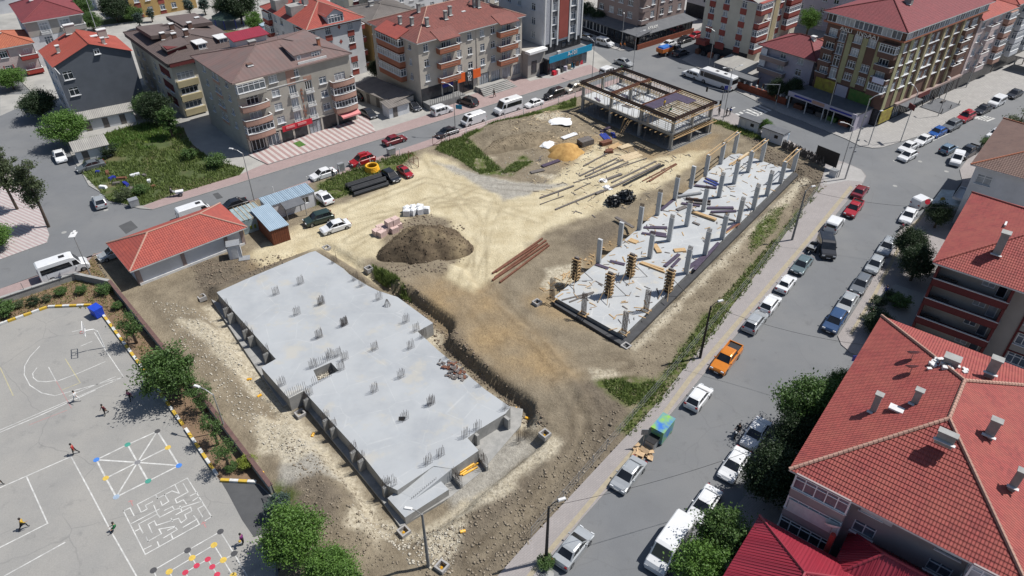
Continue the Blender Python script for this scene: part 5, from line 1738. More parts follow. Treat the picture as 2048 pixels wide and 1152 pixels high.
# ================================================================ buildings
def wallmat(n, c, k=.88, s=.5):
 return mat(n, c, tuple(x * k for x in c), s, .9, bump=.05, bscale=30, fine=.05, c3=tuple(x * .8 for x in c))
wallmat('w_beige', (.40, .375, .33))
wallmat('w_cream', (.55, .52, .44))
wallmat('w_warm', (.50, .46, .40))
wallmat('w_grey_blue', (.105, .118, .14))
wallmat('w_white', (.62, .63, .65))
wallmat('w_lilac', (.44, .41, .48))
wallmat('w_pink', (.56, .46, .44))
wallmat('w_taupe', (.30, .23, .21))
wallmat('w_greige', (.37, .35, .32))
wallmat('w_mauve', (.31, .265, .265))
wallmat('w_yellow', (.45, .30, .12))
wallmat('w_olive', (.36, .34, .19))
wallmat('w_brown', (.15, .085, .065))
wallmat('w_mustard', (.42, .36, .22))
wallmat('p_salmon', (.42, .255, .20))
wallmat('p_red', (.36, .05, .04))
wallmat('p_brick', (.30, .075, .06))
wallmat('p_maroon', (.135, .03, .03))
wallmat('p_terracotta', (.38, .15, .09))
mat('shop_dark', (.04, .042, .048), (.025, .026, .03), 1.5, .25)
mat('sign_red', (.55, .02, .04), (.48, .02, .035), 2, .5)
mat('sign_orange', (.75, .13, .02), (.68, .11, .02), 2, .5)
mat('sign_teal', (.01, .25, .42), (.01, .22, .38), 2, .45)
mat('sign_blue', (.02, .03, .28), (.018, .025, .22), 2, .5)
mat('sign_green', (.04, .13, .025), (.10, .16, .04), 1.6, .5)
mat('sign_yellow', (.36, .32, .05), (.22, .15, .04), 1.1, .5)
mat('awning_pink', (.62, .22, .22), (.55, .2, .2), 2, .7)
mat('awning_white', (.62, .61, .58), (.55, .54, .51), 2, .7)
mat('awning_grey', (.12, .125, .135), (.095, .10, .11), 1, .7)
mat('brick_wall', (.26, .075, .04), (.2, .055, .03), 3, .85, fine=.3)
mat('stone_clad', (.40, .41, .44), (.30, .31, .34), 4, .7)
B = Bld('apartment_block', -46.5, 116.5, 41, 22, 17, 'beige five storey block with curved salmon balconies and a red shop sign', seed=1)
FL = [3.0, 5.5, 8.0, 10.5]
B.wins('s', [6.9, 16.1], [z + .85 for z in FL[:3]], 1.45, 1.3)
B.wins('s', [6.9, 11.0], [FL[3] + .85], 1.6, 1.3, '3ts')
B.wins('s', [10.1, 13.2], [z + .15 for z in FL[:3]], 1.35, 1.95, '3')
B.wins('s', [2.6, 19.6], [z + .6 for z in FL[:3]], 2.2, 1.5, '3t')
B.wins('w', [4.0, 8.0, 9.6, 13.6], [z + .85 for z in FL], 1.2, 1.25)
B.walls(3.0, 13.1, 'w_beige')
for x in (10.1, 13.2):
 for z in FL[:3]:
  B.juliet('s', x, z, 1.5)
for z, g in ((FL[0], 1.35), (FL[1], 0), (FL[2], 0)):
 B.balcony('s', .1, 5.0, z, 1.1, 'p_salmon', .95, g, '7t', curve=.35, pane='pane_dark')
for z, g in ((FL[0], 1.35), (FL[1], 1.35), (FL[2], 0)):
 B.balcony('s', 17.4, 21.9, z, 1.1, 'p_salmon', .95, g, '7t', curve=.35, pane='pane_dark')
B.balcony('s', .1, 5.0, FL[3], .9, 'w_beige', .7, 1.5, '5t')
B.band('s', 9.3, 10.9, 8.0 + 2.15, 13.0, .03, 'p_salmon')
B.band('s', 12.4, 14.0, 10.2, 11.0, .03, 'p_salmon')
B.band('s', .0, 22, 2.75, 3.0, .12, 'w_beige', 'cornice')
B.band('s', 0, 13, 10.38, 10.52, .06, 'gutter_white', 'cornice')
for z in FL:
 B.band('w', 7.3, 10.3, z + .05, z + .8, .03, 'p_salmon')
# ground floor shops
B.walls(0, 2.75, 'shop_dark', 'se')
B.walls(0, 3.0, 'w_beige', 'wn')
for x in (.1, 3.2, 6.0, 8.6, 11.5, 14.4, 17.6, 21.7):
 B.band('s', x, x + .35, 0, 2.75, .06, 'w_warm', 'pier')
for k, x in enumerate((1.8, 4.8)):
 B.window('s', x, .35, 2.2, 2.1, '3', .01, 'gutter_white', 'pane_mid')
B.window('s', 13.1, .1, 2.3, 2.4, '3', .01, 'steel_grey', 'pane_curtain')
B.sign('s', 6.4, 12.3, 2.55, 3.55, .9, 'sign_red')
for x in (7.9, 10.2):
 B.sign('s', x - .8, x + .9, 2.95, 3.35, 1.0, 'awning_pink')
B.awning('s', 18.0, 21.9, 2.9, 1.9, .6, 'awning_pink')
lm = [('A', 8.55), ('R', 7.85), ('L', 7.15), ('I', 6.45), ('İ', 5.3), ('N', 4.6), ('Ş', 3.9)]
for ch, z in lm:
 o = ob('lettering', text_mesh(ch, .8), 'p_terracotta', B.root)
 o.location = B.P('s', 11.65, z, .05)
 o.rotation_euler = (R(90), 0, 0)
r0, r1 = B.hip(13.1, 2.3, 'sheet_brown', .45, y1=17, course=6, capm='sheet_brown', fascia='w_taupe')
B.chimney(8.5, 10, .7, (1.3, .8), 'w_taupe')
B.chimney(17.8, 2.8, 2.0, (.5, .5), 'p_terracotta')
B.chimney(4.6, 3.2, .25, (.8, .7), 'gutter_white', 'w_brown')
B.dish(13, 9, 15.2)
# roof terrace dormer
MB().box((14.8, 3.4, 13.7), (5.2, 4.0, 1.6)).build('dormer', 'w_pink', B.root)
B.window('s', 16.2, 13.2, 1.6, 1.1, '3t', -1.35)
B.window('s', 12.9, 13.0, .7, 1.35, '1', -1.35)
B.slope_flat([(11.9, 1.2, 14.55), (17.7, 1.2, 14.55), (17.7, 6, 15.4), (11.9, 6, 15.4)], 'sheet_brown')
MB().box((14.8, .1, 13.35), (5.6, .15, .6)).build('terrace_parapet', 'gutter_white', B.root)
MB().box((14.8, .75, 13.1), (5.6, 1.2, .1)).build('terrace_floor', 'p_salmon', B.root)
MB().box((9.8, 15.0, 14.2), (6.0, 3.0, 2.0)).build('dormer', 'w_white', B.root)
B.slope_flat([(6.3, 13, 15.3), (13.3, 13, 15.3), (13.3, 17, 15.8), (6.3, 17, 15.8)], 'sheet_crimson')
B = Bld('apartment_block', -17.9, 136.8, 40.5, 26.3, 16.5, 'pale beige block with brown brick balconies, red tiled hip roof and orange shop sign', seed=2)
FL = [4.3, 7.25, 10.2]
B.wins('s', [1.8, 9.7, 12.4, 15.6, 18.4, 25.2], [z + .8 for z in FL], 1.15, 1.45)
B.wins('s', [6.0, 7.2, 21.3, 22.6], [z + .5 for z in FL], 1.0, 1.7, '2t')
B.wins('w', [1.6, 13.6], [z + .8 for z in FL], 1.0, 1.3)
B.walls(0.0, 13.1, 'w_warm', 'wn')
B.walls(4.0, 13.1, 'w_warm', 'se')
B.walls(0, 4.0, 'w_warm', 'e')
B.open['s'] = [(5.2, .5, 8.9, 3.4), (9.3, .5, 13.0, 3.4), (14.6, .9, 17.2, 3.4), (17.8, .9, 20.2, 3.2), (20.8, .9, 23.2, 3.2), (23.8, .9, 26.0, 3.2), (.4, .4, 4.4, 2.6)]
B.walls(0, 4.0, 'w_warm', 's')
for x0, x1, z0, z1 in ((5.2, 8.9, .5, 3.4), (9.3, 13.0, .5, 3.4)):
 B.window('s', (x0 + x1) / 2, z0, x1 - x0, z1 - z0, '3', -.15, 'dark_frame', 'pane_dark')
for x0, x1 in ((14.6, 17.2), (17.8, 20.2), (20.8, 23.2), (23.8, 26.0)):
 B.window('s', (x0 + x1) / 2, .9, x1 - x0, 2.35, '4', -.15, 'steel_grey', 'pane_curtain')
B.window('s', 2.4, .4, 4, 2.2, '3', -.15, 'dark_frame', 'pane_dark')
B.band('s', 0, 4.8, 0, 3.9, .06, 'shop_dark')
for x0, x1 in ((4.2, 9.0), (19.4, 24.2)):
 for z in FL:
  B.balcony('s', x0, x1, z, 1.2, 'p_terracotta', 1.0, 0)
  B.band('s', x0 + 1.0, x1 - .6, z + .45, z + .5, 1.3, 'p_salmon', 'moulding', 1.2)
for k, z in enumerate(FL):
 B.balcony('w', 3.6, 11.6, z, 1.3, 'p_terracotta', .95, 1.45, '9t', pane='pane_dark' if k == 2 else None)
B.band('s', 14.0, 14.3, 0, 13.0, .1, 'w_warm', 'pier')
B.sign('s', 8.7, 10.6, 3.1, 4.9, .5, 'sign_orange')
B.sign('s', 12.6, 14.6, 3.1, 4.9, .5, 'sign_orange')
sg = B.sign('s', 10.6, 12.6, 2.8, 4.9, .55, 'shop_dark')
for t_, z in (('FA', 4.25), ('VO', 3.6), ('Rİ', 2.95)):
 o = ob('lettering', text_mesh(t_, .8), 'white_paint', sg)
 o.location = B.P('s', 11.6, z, .6)
 o.rotation_euler = (R(90), 0, 0)
B.sign('s', 5.0, 7.6, 3.0, 3.7, .3, 'sign_blue')
B.hip(13.1, 3.3, 'tile_old', .6, capm='p_salmon')
for x, y, h in ((3, 6, 1.3), (4.6, 3.2, 1.5), (6.4, 8.5, 1.5), (2.2, 9, 1.3), (9.5, 3.8, 1.5), (11.2, 4.6, 1.6), (18.6, 4.8, 1.8), (17.9, 5.3, 1.6), (21.3, 6.2, 1.4), (22, 10.5, 1.3), (15, 10, 1.2), (24.3, 9.5, 1.2)):
 B.chimney(x, y, h, (.6, .6), 'old_concrete')
B.dish(17.2, 6, 15.2)
B.dish(19.0, 5.6, 15.4)
MB().box((14.6, 5.0, 15.1), (.9, 1.2, .14)).build('roof_light', 'gutter_white', B.root)
# projecting roof bays
for x0, x1 in ((4.1, 9.1), (19.3, 24.3)):
 B.slope_flat([(x0, -1.5, 12.85), (x1, -1.5, 12.85), (x1, 1.6, 14.1), (x0, 1.6, 14.1)], 'tile_old')
B.slope_flat([(-1.6, 12.9, 12.85), (-1.6, 4.9, 12.85), (1.5, 4.9, 14.1), (1.5, 12.9, 14.1)], 'tile_red')
for k in range(6):
 MB().box((17.3 - .0, -1.4 - k * .45, 1.05 - k * .18), (7.4 + k * .3, .45, .12 + .0)).build('step', 'old_concrete', B.root)
MB().box((17.0, -.65, .6), (7.2, 1.2, 1.05)).build('terrace', 'yard_concrete', B.root)
MB().box((4.5, -1.3, .7), (8.8, 2.4, 1.3)).build('terrace', 'dark_concrete', B.root)
for k in range(7):
 MB().box((8.2, -2.8 - k * .3, 1.15 - k * .17), (1.6, .3, .14)).build('step', 'old_concrete', B.root)
for x in np.arange(.3, 8.8, .5):
 MB().box((float(x), -2.45, 1.8), (.05, .05, 1.0)).build('railing_bar', 'black_metal', B.root)
B = Bld('shop_tower', 6.6, 156.6, 41, 11.9, 14.6, 'tall white block with brick red stripe above a teal A-101 shop sign', seed=3)
FL = [6.2 + 2.95 * k for k in range(9)]
B.wins('s', [3.0, 9.2], [z + .6 for z in FL], 1.5, 1.7, '2ts')
B.wins('w', [3.5, 7.0, 11.5], [z + .6 for z in FL], 1.2, 1.5)
B.walls(5.8, 33, 'w_white', 'senw')
B.walls(0, 5.8, 'dark_concrete', 'wn')
B.walls(0, 5.8, 'shop_dark', 'se')
B.band('s', 4.7, 7.5, 6.4, 33, .25, 'p_brick')
B.band('s', .6, 1.9, 6.0, 33, .2, 'stone_clad')
B.band('s', 10.2, 11.4, 6.0, 33, .2, 'stone_clad')
for x in (.25, 2.1, 4.1, 7.6, 10.0, 11.5):
 B.band('s', x, x + .28, 5.2, 33, .36, 'white_paint', 'fin')
for z in FL:
 B.band('s', 2.38, 4.1, z - .6, z + .35, .05, 'awning_grey')
 B.band('s', 7.9, 10.0, z - .6, z + .35, .05, 'awning_grey')
 B.balcony('e', 1, 5, z, 1.2, 'w_white', .9)
MB().box((5.6, -1.35, 3.55), (12.6, 2.7, .3)).build('shop_roof', 'awning_grey', B.root)
MB().box((5.6, -1.25, 1.7), (12.2, 2.3, 3.4)).build('shop_front', 'shop_dark', B.root)
for k in range(7):
 B.window('s', .9 + k * 1.65, .3, 1.5, 2.5, '1', 2.42, 'steel_grey', 'pane_mid' if k % 3 == 0 else 'pane_dark')
B.sign('s', -.6, 12.6, 2.9, 4.3, 3.0, 'sign_teal', 'A-101', 'white_paint', 1.25, .02, 6.4)
MB().box((3.2, -1.9, 4.1), (.9, .5, .9)).build('air_conditioner', 'gutter_white', B.root)
for x in (1.6, 3.4):
 B.window('s', x + 5, 4.3, 1.5, 1.2, '1', .03, 'dark_frame', 'pane_dark')
MB().box((-2.6, 6.0, 2.9), (5.0, 14.0, 5.8)).build('side_wing', 'w_greige', B.root)
MB().box((-2.6, -.9, 5.65), (5.2, 1.6, .5)).build('canopy', 'white_paint', B.root)
B.window('s', -3.3, 1.0, 1.4, 2.6, '1', 1.05, 'dark_frame', 'pane_dark')
B.window('s', -.9, .1, 1.4, 2.6, '1', 1.05, 'dark_frame', 'pane_dark')
B = Bld('grey_house', -84.0, 129.9, 39.3, 13.5, 11.1, 'house with blank slate-grey gable wall and red sheet metal roof', 'house', seed=4)
B.gm = MATS['w_grey_blue']
FL = [1.4, 4.5, 7.6]
B.wins('s', [1.7], [z + .5 for z in FL], 1.7, 1.6, '2ts', pane='pane_dark')
B.wins('w', [2.2, 5.5, 8.8], [z + .6 for z in FL], 1.3, 1.3)
B.walls(0, 10.9, 'w_grey_blue', 'se')
B.walls(0, 10.9, 'w_white', 'wn')
B.hip(10.9, 2.9, 'sheet_red', .35, axis='y', hips='', course=8, ribs=.62, soffit=False)
B.window('s', 7.7, 11.6, 1.0, 1.0, '2ts', .03, pane='pane_dark')
B.roofinfo = (10.9, 2.9, -.35, 13.85, -99, 99, 'y')
for x, y, h, s in ((2.2, 4.5, 1.2, (.6, .6)), (6.0, 9.5, 1.6, (1.8, .9)), (9.7, 2.0, 1.1, (.6, .6)), (11.0, 8.0, 1.5, (1.6, 1.0))):
 B.chimney(x, y, h, s, 'w_greige', 'gutter_white')
MB().box((9.0, 6.8, 13.0), (1.8, 1.0, .12)).build('roof_light', 'gutter_white', B.root)
MB().box((-.03, 1.2, 10.75), (.12, 11, .15)).build('gutter', 'gutter_white', B.root)
B = Bld('house', -106, 159.6, 37, 11.4, 16.6, 'tall house with wide maroon hip roof and greige balconies, top left', seed=5)
FL = [1.0, 4.0, 7.0]
B.wins('s', [3.4], [z + .3 for z in FL], 1.7, 2.0, '3ts')
B.wins('s', [7.6], [z + .3 for z in FL], 1.9, 2.0, '3t')
B.wins('w', [4, 9, 13], [z + .8 for z in FL], 1.2, 1.3)
B.walls(0, 10, 'w_white')
B.band('s', 0, 2.4, 6.7, 9.9, .04, 'w_greige')
B.band('s', 4.6, 6.4, 6.7, 9.9, .04, 'w_greige')
B.band('s', 8.8, 11.4, 3.6, 9.9, .04, 'w_greige')
for z in FL:
 B.balcony('s', 6.6, 11.4, z, 1.4, 'w_greige', .95)
 B.juliet('s', 3.4, z, 1.9)
B.hip(10, 2.4, 'shingle_maroon', .5, course=.3, capm='shingle_maroon')
B.chimney(4.0, 10.5, .5, (1.4, 1.0), 'white_paint', 'white_paint')
for k in range(3):
 MB().box((12.6 + k * .5, 10 + k * 2, 11.0 - k * .3), (1.6, 1.2, .3)).build('roof_step', 'shingle_maroon', B.root)
p = G(62.5, 85, 6.6)
ca, sa = math.cos(R(38)), math.sin(R(38))
B = Bld('house', p.x - 12 * ca, p.y - 12 * sa, 38, 12, 10, 'pink two storey house with orange tile roof and red balconies at the left edge', 'house', seed=6)
FL = [.6, 3.7]
B.wins('s', [1.5, 6.2], [z + .8 for z in FL], 1.5, 1.4, '3ts', pane='pane_dark')
B.walls(0, 6.6, 'w_pink')
for z in FL:
 B.balcony('s', 9.0, 12.2, z, 1.4, 'p_red', .85)
 B.band('s', 5.25, 5.42, z + .7, z + 2.3, .04, 'p_red')
 B.band('s', 6.98, 7.15, z + .7, z + 2.3, .04, 'p_red')
 B.window('s', 10.5, z + 1.0, 1.0, .9, '2', -.02, pane='pane_dark')
B.hip(6.6, 2.2, 'tile_orange', .5)
B.chimney(7, 4.4, .4, (1, .8), 'white_paint', 'white_paint')
B = Bld('apartment_block', -63.6, 132.0, 41, 14.6, 23.2, 'cream block under a stepped dark brown shingle roof with dormers', seed=7)
FL = [1.0, 3.8, 6.6]
B.wins('s', [2.2], [z + .75 for z in FL], 3.2, 1.45, '4ts')
B.wins('s', [6.2, 9.4, 12.4], [z + .8 for z in FL], 1.3, 1.3)
B.wins('s', [5.2, 8.2], [9.55], 1.9, .6, '3')
B.wins('w', [3, 6.5, 17, 20], [z + .5 for z in FL], 1.6, 1.5, '3ts', pane='pane_dark')
B.wins('w', [10, 13], [z + .5 for z in FL], 1.2, 1.4, '2ts', pane='pane_dark')
B.walls(0, 10.6, 'w_cream')
for z in FL:
 B.band('s', .2, 4.2, z - .55, z + .65, .5, 'w_mustard')
for z in (2.2, 5.0, 7.8):
 B.band('w', 15.9, 21.2, z - .5, z + 1.0, .05, 'p_maroon')
B.band('s', -.3, 14.9, 10.2, 10.95, .7, 'p_maroon', 'fascia', -.3)
B.band('w', -.3, 23.5, 10.2, 10.95, .7, 'shingle_brown', 'fascia', -.3)
B.hip(10.95, 1.9, 'shingle_brown', .7, course=.3, capm='shingle_brown', fascia='shingle_brown')
for x, y in ((7.2, 3.2), (11.6, 3.6)):
 MB().box((x, y, 11.9), (1.8, 2.6, 1.1)).build('dormer', 'w_brown', B.root)
 B.window('s', x, 11.5, 1.5, .9, '2s', -(y - 1.4), pane='pane_mid')
 MB().box((x, y - .1, 12.5), (2.2, 3.0, .14)).build('dormer_roof', 'gutter_white', B.root)
MB().box((2.8, 4.5, 11.9), (3.6, 3.2, 1.2)).build('dormer', 'p_maroon', B.root)
B.window('w', 18.5, 11.4, 2.6, .9, '3', -.95, 'dark_frame', 'pane_dark')
B.slope_flat([(.8, 2.6, 12.2), (5.2, 2.6, 12.7), (5.2, 6.6, 13.1), (.8, 6.6, 12.6)], 'shingle_brown')
for x0, x1, y0, y1, z in ((1.0, 6.2, 11, 20, 12.5), (8.0, 14.0, 13, 22.5, 12.6)):
 B.slope_flat([(x0, y0, z + .5), (x1, y0, z + .1), (x1, y1, z - .2), (x0, y1, z + .2)], 'shingle_brown', th=.7)
for x, y in ((4.5, 8.4), (6.6, 7.5), (6.0, 13.5), (9.2, 12.5), (12.6, 17.5), (3.2, 11.2)):
 B.chimney(x, y, 1.2, (.8, .7), 'w_brown', 'gutter_white')
B = Bld('apartment_block', -41.5, 148.5, 40.3, 12.3, 20.5, 'white block with dark red window panels and orange-red tiled roof with loft window', seed=8)
FL = [.8, 3.6, 6.4, 9.2]
B.wins('s', [4.4, 9.6], [z + .75 for z in FL], 1.3, 1.4, '3ts')
B.wins('s', [1.0], [z + .75 for z in FL], 1.1, 1.3)
B.wins('w', [1.6, 5, 8, 14.2, 18.5], [z + .7 for z in FL], 1.2, 1.4)
B.walls(0, 12, 'w_white')
for z in FL:
 B.band('s', 3.6, 5.2, z - .55, z + .62, .05, 'p_brick')
 B.band('s', 8.8, 10.4, z - .55, z + .62, .05, 'p_brick')
 B.balcony('w', .5, 3.4, z, .9, 'p_brick', .8, 1.4, '4t')
 B.balcony('w', 16.6, 19.8, z, .9, 'p_brick', .8, 1.4, '4t')
 B.balcony('e', 1.0, 5.0, z, 1.3, 'p_brick', .9)
 B.balcony('s', .05, 2.0, z, .5, 'p_brick', .8)
for z in (4.9, 8.0, 11.0):
 b = MB()
 b.quad(B.P('s', 7.0, z - .5, .04), B.P('s', 7.4, z, .04), B.P('s', 7.0, z + .5, .04), B.P('s', 6.6, z, .04))
 b.build('diamond_motif', 'p_brick', B.root)
B.band('s', 0, 12.3, 11.4, 12.0, .06, 'p_maroon')
B.hip(12, 3.0, 'tile_red', .7, capm='p_salmon')
MB().box((6.3, 1.4, 13.0), (3.8, 3.4, 1.7)).build('dormer', 'w_white', B.root)
B.window('s', 6.3, 12.2, 3.5, 1.5, '5t', .36)
b = MB()
for s in (-1, 1):
 b.quad((6.3, -.6, 15.0), (6.3, 6.0, 15.0), (6.3 + s * 2.3, 6.0, 13.6), (6.3 + s * 2.3, -.6, 13.6))
b.build('dormer_roof', 'p_brick', B.root)
b = MB()
b.quad((4.4, -.32, 13.8), (8.2, -.32, 13.8), (6.3, -.32, 14.9))
b.build('dormer_gable', 'w_white', B.root)
MB().box((2.0, 9.0, 13.3), (3.0, 2.6, 2.4)).build('dormer', 'old_concrete', B.root)
MB().box((1.6, 15.4, 13.3), (3.0, 2.6, 2.4)).build('dormer', 'old_concrete', B.root)
B.chimney(4.3, 8.5, 1.8, (1.1, 1.1), 'old_concrete')
B.chimney(4.0, 12.0, 1.8, (1.2, 1.2), 'old_concrete')
B.chimney(9, 12, 1.2, (.7, .7), 'old_concrete')
B = Bld('brown_house', -30.5, 158.5, 39, 13, 14, 'ochre building with dark corrugated sheet roof squeezed between two blocks', seed=9)
FL = [.8, 3.8, 6.8]
B.wins('s', [1.2, 4], [z + .8 for z in FL], 1.3, 1.4)
B.wins('w', [4, 9], [z + .8 for z in FL], 1.2, 1.3)
B.walls(0, 10, 'w_yellow')
for z in FL:
 B.balcony('s', .1, 2.6, z, 1.0, 'p_salmon', .9, 1.3 if z < 3 else 0, '4t')
B.hip(10, 1.6, 'sheet_grey', .5, course=8, ribs=.5, capm='sheet_grey')
B.chimney(5, 8, .8, (1.2, .7), 'old_concrete')
def back_block(px, z, ang, W, D, h, wall, roof, label, xs, floors, seed, panel=None, eave=.4, rise=2.0, name='apartment_block'):
 p = G(px[0], px[1], z)
 B = Bld(name, p.x, p.y, ang, W, D, label, seed=seed)
 n = floors
 B.wins('s', xs, [1.2 + k * 2.9 for k in range(n)], 1.3, 1.4)
 B.wins('w', [3, 7], [1.2 + k * 2.9 for k in range(n)], 1.2, 1.4)
 B.walls(0, h, wall)
 if panel:
  for x in xs[::2]:
   B.band('s', x - .8, x + .8, .2, 1.0, .04, panel)
   for k in range(1, n):
    B.band('s', x - .8, x + .8, 2.75 + (k - 1) * 2.9, 4.0 + (k - 1) * 2.9, .04, panel)
 if roof:
  B.hip(h, rise, roof, eave)
 return B
back_block((268, 40), 0, 40, 17, 9, 9, 'w_yellow', 'tile_red', 'mustard yellow block with white windows on the top edge', [2, 4.8, 8, 11, 14.5], 3, 21, 'p_brick')
back_block((198, 22), 0, 40, 6, 10, 6.5, 'w_white', 'tile_red', 'small white house on the top edge behind the grey house', [2, 4.4], 2, 22)
back_block((545, -62), 0, 40, 20, 10, 9, 'w_pink', 'tile_old', 'pale pink block on the top edge behind the park', [2, 5, 8, 11, 14], 3, 23)
B = back_block((705, 62), 0, 40, 17, 10, 12, 'w_cream', 'tile_old', 'cream block with brown panels on the top edge behind the ochre building', [2, 5, 8, 11, 14], 4, 24, 'p_maroon')
back_block((775, 70), 0, 40, 22, 8, 10.5, 'w_white', 'shingle_maroon', 'white block with maroon roof behind the red tiled block', [2, 5, 8, 11, 14, 18], 3, 25)
back_block((930, 28), 0, 40, 16, 9, 9, 'w_warm', 'tile_old', 'low red tiled house wedged behind the blue-white tower', [2, 5, 8, 11], 3, 26)
back_block((1148, 8), 0, 40, 9, 9, 7, 'w_cream', None, 'flat cream building on the top edge right of the tower', [2, 5], 2, 27)
back_block((1560, 40), 0, -50, 26, 10, 14, 'w_lilac', 'tile_old', 'large lilac block on the top edge behind the cream and red block', [2, 5, 8, 11, 14, 18, 22], 4, 28)
back_block((0, 30), 0, 38, 9, 10, 9, 'w_white', 'shingle_maroon', 'white house corner at the far top left', [2, 5], 3, 29)
B = Bld('restaurant_block', 30.3 + 14 * math.cos(R(129)), 177 + 14 * math.sin(R(129)), -51, 14, 17, 'brown rendered block above a restaurant with grey wraparound roof', seed=11)
FL = [4.3, 7.2, 10.1, 13.0, 15.9]
B.wins('s', [1.5, 5.0, 8.0, 11.2], [z + .8 for z in FL], 1.6, 1.5, '3ts')
B.wins('e', [5.0, 8.4, 11.6, 15.0], [z + .8 for z in FL], 1.3, 1.5)
B.walls(3.6, 19, 'w_taupe')
B.walls(0, 3.6, 'shop_dark')
for z in FL:
 B.balcony('e', .1, 2.6, z, 1.0, 'w_taupe', .9)
 B.band('e', 6.6, 6.9, z - .6, z + 2.3, .05, 'w_brown', 'pipe')
B.hip(19, 2, 'tile_old', .5)
# restaurant skirt: roof, windows, brick parapet
B.slope_flat([(-2, -4.6, 3.3), (18.6, -4.6, 3.3), (18.6, .1, 3.9), (-2, .1, 3.9)], 'awning_grey')
B.slope_flat([(18.6, -4.6, 3.3), (18.6, 17.0, 3.3), (14.0, 17.0, 3.9), (14.0, -.1, 3.9)], 'awning_grey')
MB().box((18.2, 6.2, .6), (.25, 20.6, 1.2)).build('parapet', 'brick_wall', B.root)
MB().box((8.2, -4.2, .5), (20.0, .25, 1.0)).build('parapet', 'shop_dark', B.root)
for k in range(9):
 MB().box((18.15, -3.6 + k * 2.4, 2.25), (.12, .16, 2.1)).build('post', 'dark_frame', B.root)
 if k < 8:
  f_, p_ = win_mesh(2.2, 2.0, '2')
  o = ob('window', f_, 'dark_frame', B.root, (18.12, -2.4 + k * 2.4, 1.25), R(90))
  ob('pane', p_, 'pane_dark', o)
for k in range(8):
 f_, p_ = win_mesh(2.3, 2.1, '2')
 o = ob('window', f_, 'dark_frame' if k > 3 else 'pvc_white', B.root, (-.5 + k * 2.45, -4.15, 1.05), 0)
 ob('pane', p_, 'pane_dark', o)
o = ob('lettering', text_mesh('AYRAM', 1.1), 'awning_white', B.root)
o.location = (17.3, 2.0, 3.6)
o.rotation_euler = (R(60), 0, R(90))
MB().box((-2.4, -3.6, 2.0), (3.0, 3.0, .2)).build('canopy', 'p_maroon', B.root)
p = G(1357, 66)
B = Bld('shop_building', p.x + 6, p.y + 6, -50, 9, 9, 'white building with white shop awning beyond the restaurant', seed=12)
q = G(1372, 60)
B.root.location = (q.x - 9 * math.cos(R(-50)) + 8, q.y - 9 * math.sin(R(-50)) + 6, 0)
B.wins('e', [2.2, 5.8], [4.4, 7.4, 10.4], 1.3, 1.4, '2ts', pane='pane_dark')
B.wins('s', [2.2, 5.8], [4.4, 7.4, 10.4], 1.3, 1.4, '2ts', pane='pane_dark')
B.walls(3.4, 14, 'w_white')
B.walls(0, 3.4, 'shop_dark')
B.awning('e', .3, 4.6, 3.3, 2.4, .8, 'awning_white')
B.awning('e', 4.8, 8.8, 3.3, 2.0, .7, 'w_lilac')
B.hip(14, 1.5, 'tile_old', .4)
ca, sa = math.cos(R(132)), math.sin(R(132))
B = Bld('apartment_block', 52.7 + 13 * ca, 160.2 + 13 * sa, -48, 13, 19, 'cream block with dark red panels and glazed balconies beside the white bus', seed=13)
FL = [3.0, 5.8, 8.6, 11.4]
B.wins('s', [2.0, 5.6, 10.0], [z + .8 for z in FL], 1.25, 1.45)
B.wins('e', [6.0, 10.6], [z + .8 for z in FL], 1.2, 1.4)
B.walls(2.8, 13.9, 'w_cream')
B.walls(0, 2.8, 'shop_dark', 'sw')
B.walls(0, 2.8, 'w_cream', 'en')
for z in FL:
 for x in (2.0, 5.6, 10.0):
  B.band('s', x - .8, x + .8, z - .6, z + .68, .06, 'p_brick')
 for x in (6.0, 10.6):
  B.band('e', x - .7, x + .7, z - .6, z + .68, .06, 'p_brick')
 g = 0 if abs(z - 8.6) < .1 else 1.35
 B.balcony('e', .2, 4.6, z, 1.2, 'p_brick', .95, g, '7t')
 B.balcony('e', 12.4, 17.2, z, 1.2, 'p_brick', .95, 1.35 if z > 4 else 0, '7t')
B.band('e', 7.6, 9.4, 2.9, 13.8, .1, 'w_mustard')
B.gm = MATS['p_brick']
B.hip(13.9, 2.2, 'sheet_pale', .3, axis='y', hips='n', course=8, capm='sheet_pale')
B.band('s', 0, 2.6, 2.4, 3.4, 1.5, 'p_brick', 'canopy')
B.sign('s', 4.4, 6.8, 2.2, 3.6, .3, 'p_brick')
MB().box((-.8, 1.6, 1.6), (1.4, 3, .2)).build('canopy', 'p_maroon', B.root)
for k in range(7):
 MB().box((.8 + k * 1.75, -1.2, .65), (1.0, .8, 1.1)).build('shop_stall', ['wood_rust', 'shop_dark', 'p_terracotta', 'steel_grey'][k % 4], B.root)
ca, sa = math.cos(R(129)), math.sin(R(129))
B = Bld('lilac_house', 60.3 + 11.8 * ca, 141.9 + 11.8 * sa, -51, 11.8, 9.5, 'lilac two storey house with maroon sheet roof behind a brick garden wall', 'house', seed=14)
FL = [.5, 3.2, 5.4]
B.wins('s', [4.8, 8.9], [1.2, 3.9, 6.3], 1.4, 1.35, '2ts')
B.wins('e', [2.5, 6.5], [3.9, 6.3], 1.2, 1.2)
B.walls(0, 8, 'w_lilac')
for z in (2.8, 5.4):
 B.balcony('s', .1, 6.2, z, 1.1, 'w_taupe', .85)
 B.balcony('e', 1, 5.5, z, 1.0, 'w_taupe', .85)
B.band('s', .1, 1.5, 3.9, 7.6, .9, 'w_white', 'screen', .8)
B.hip(8, 2.4, 'shingle_maroon', .9, course=.36, capm='p_maroon', fascia='w_taupe')
B.chimney(8.0, 4.6, .7, (.9, .8), 'gutter_white', 'gutter_white')
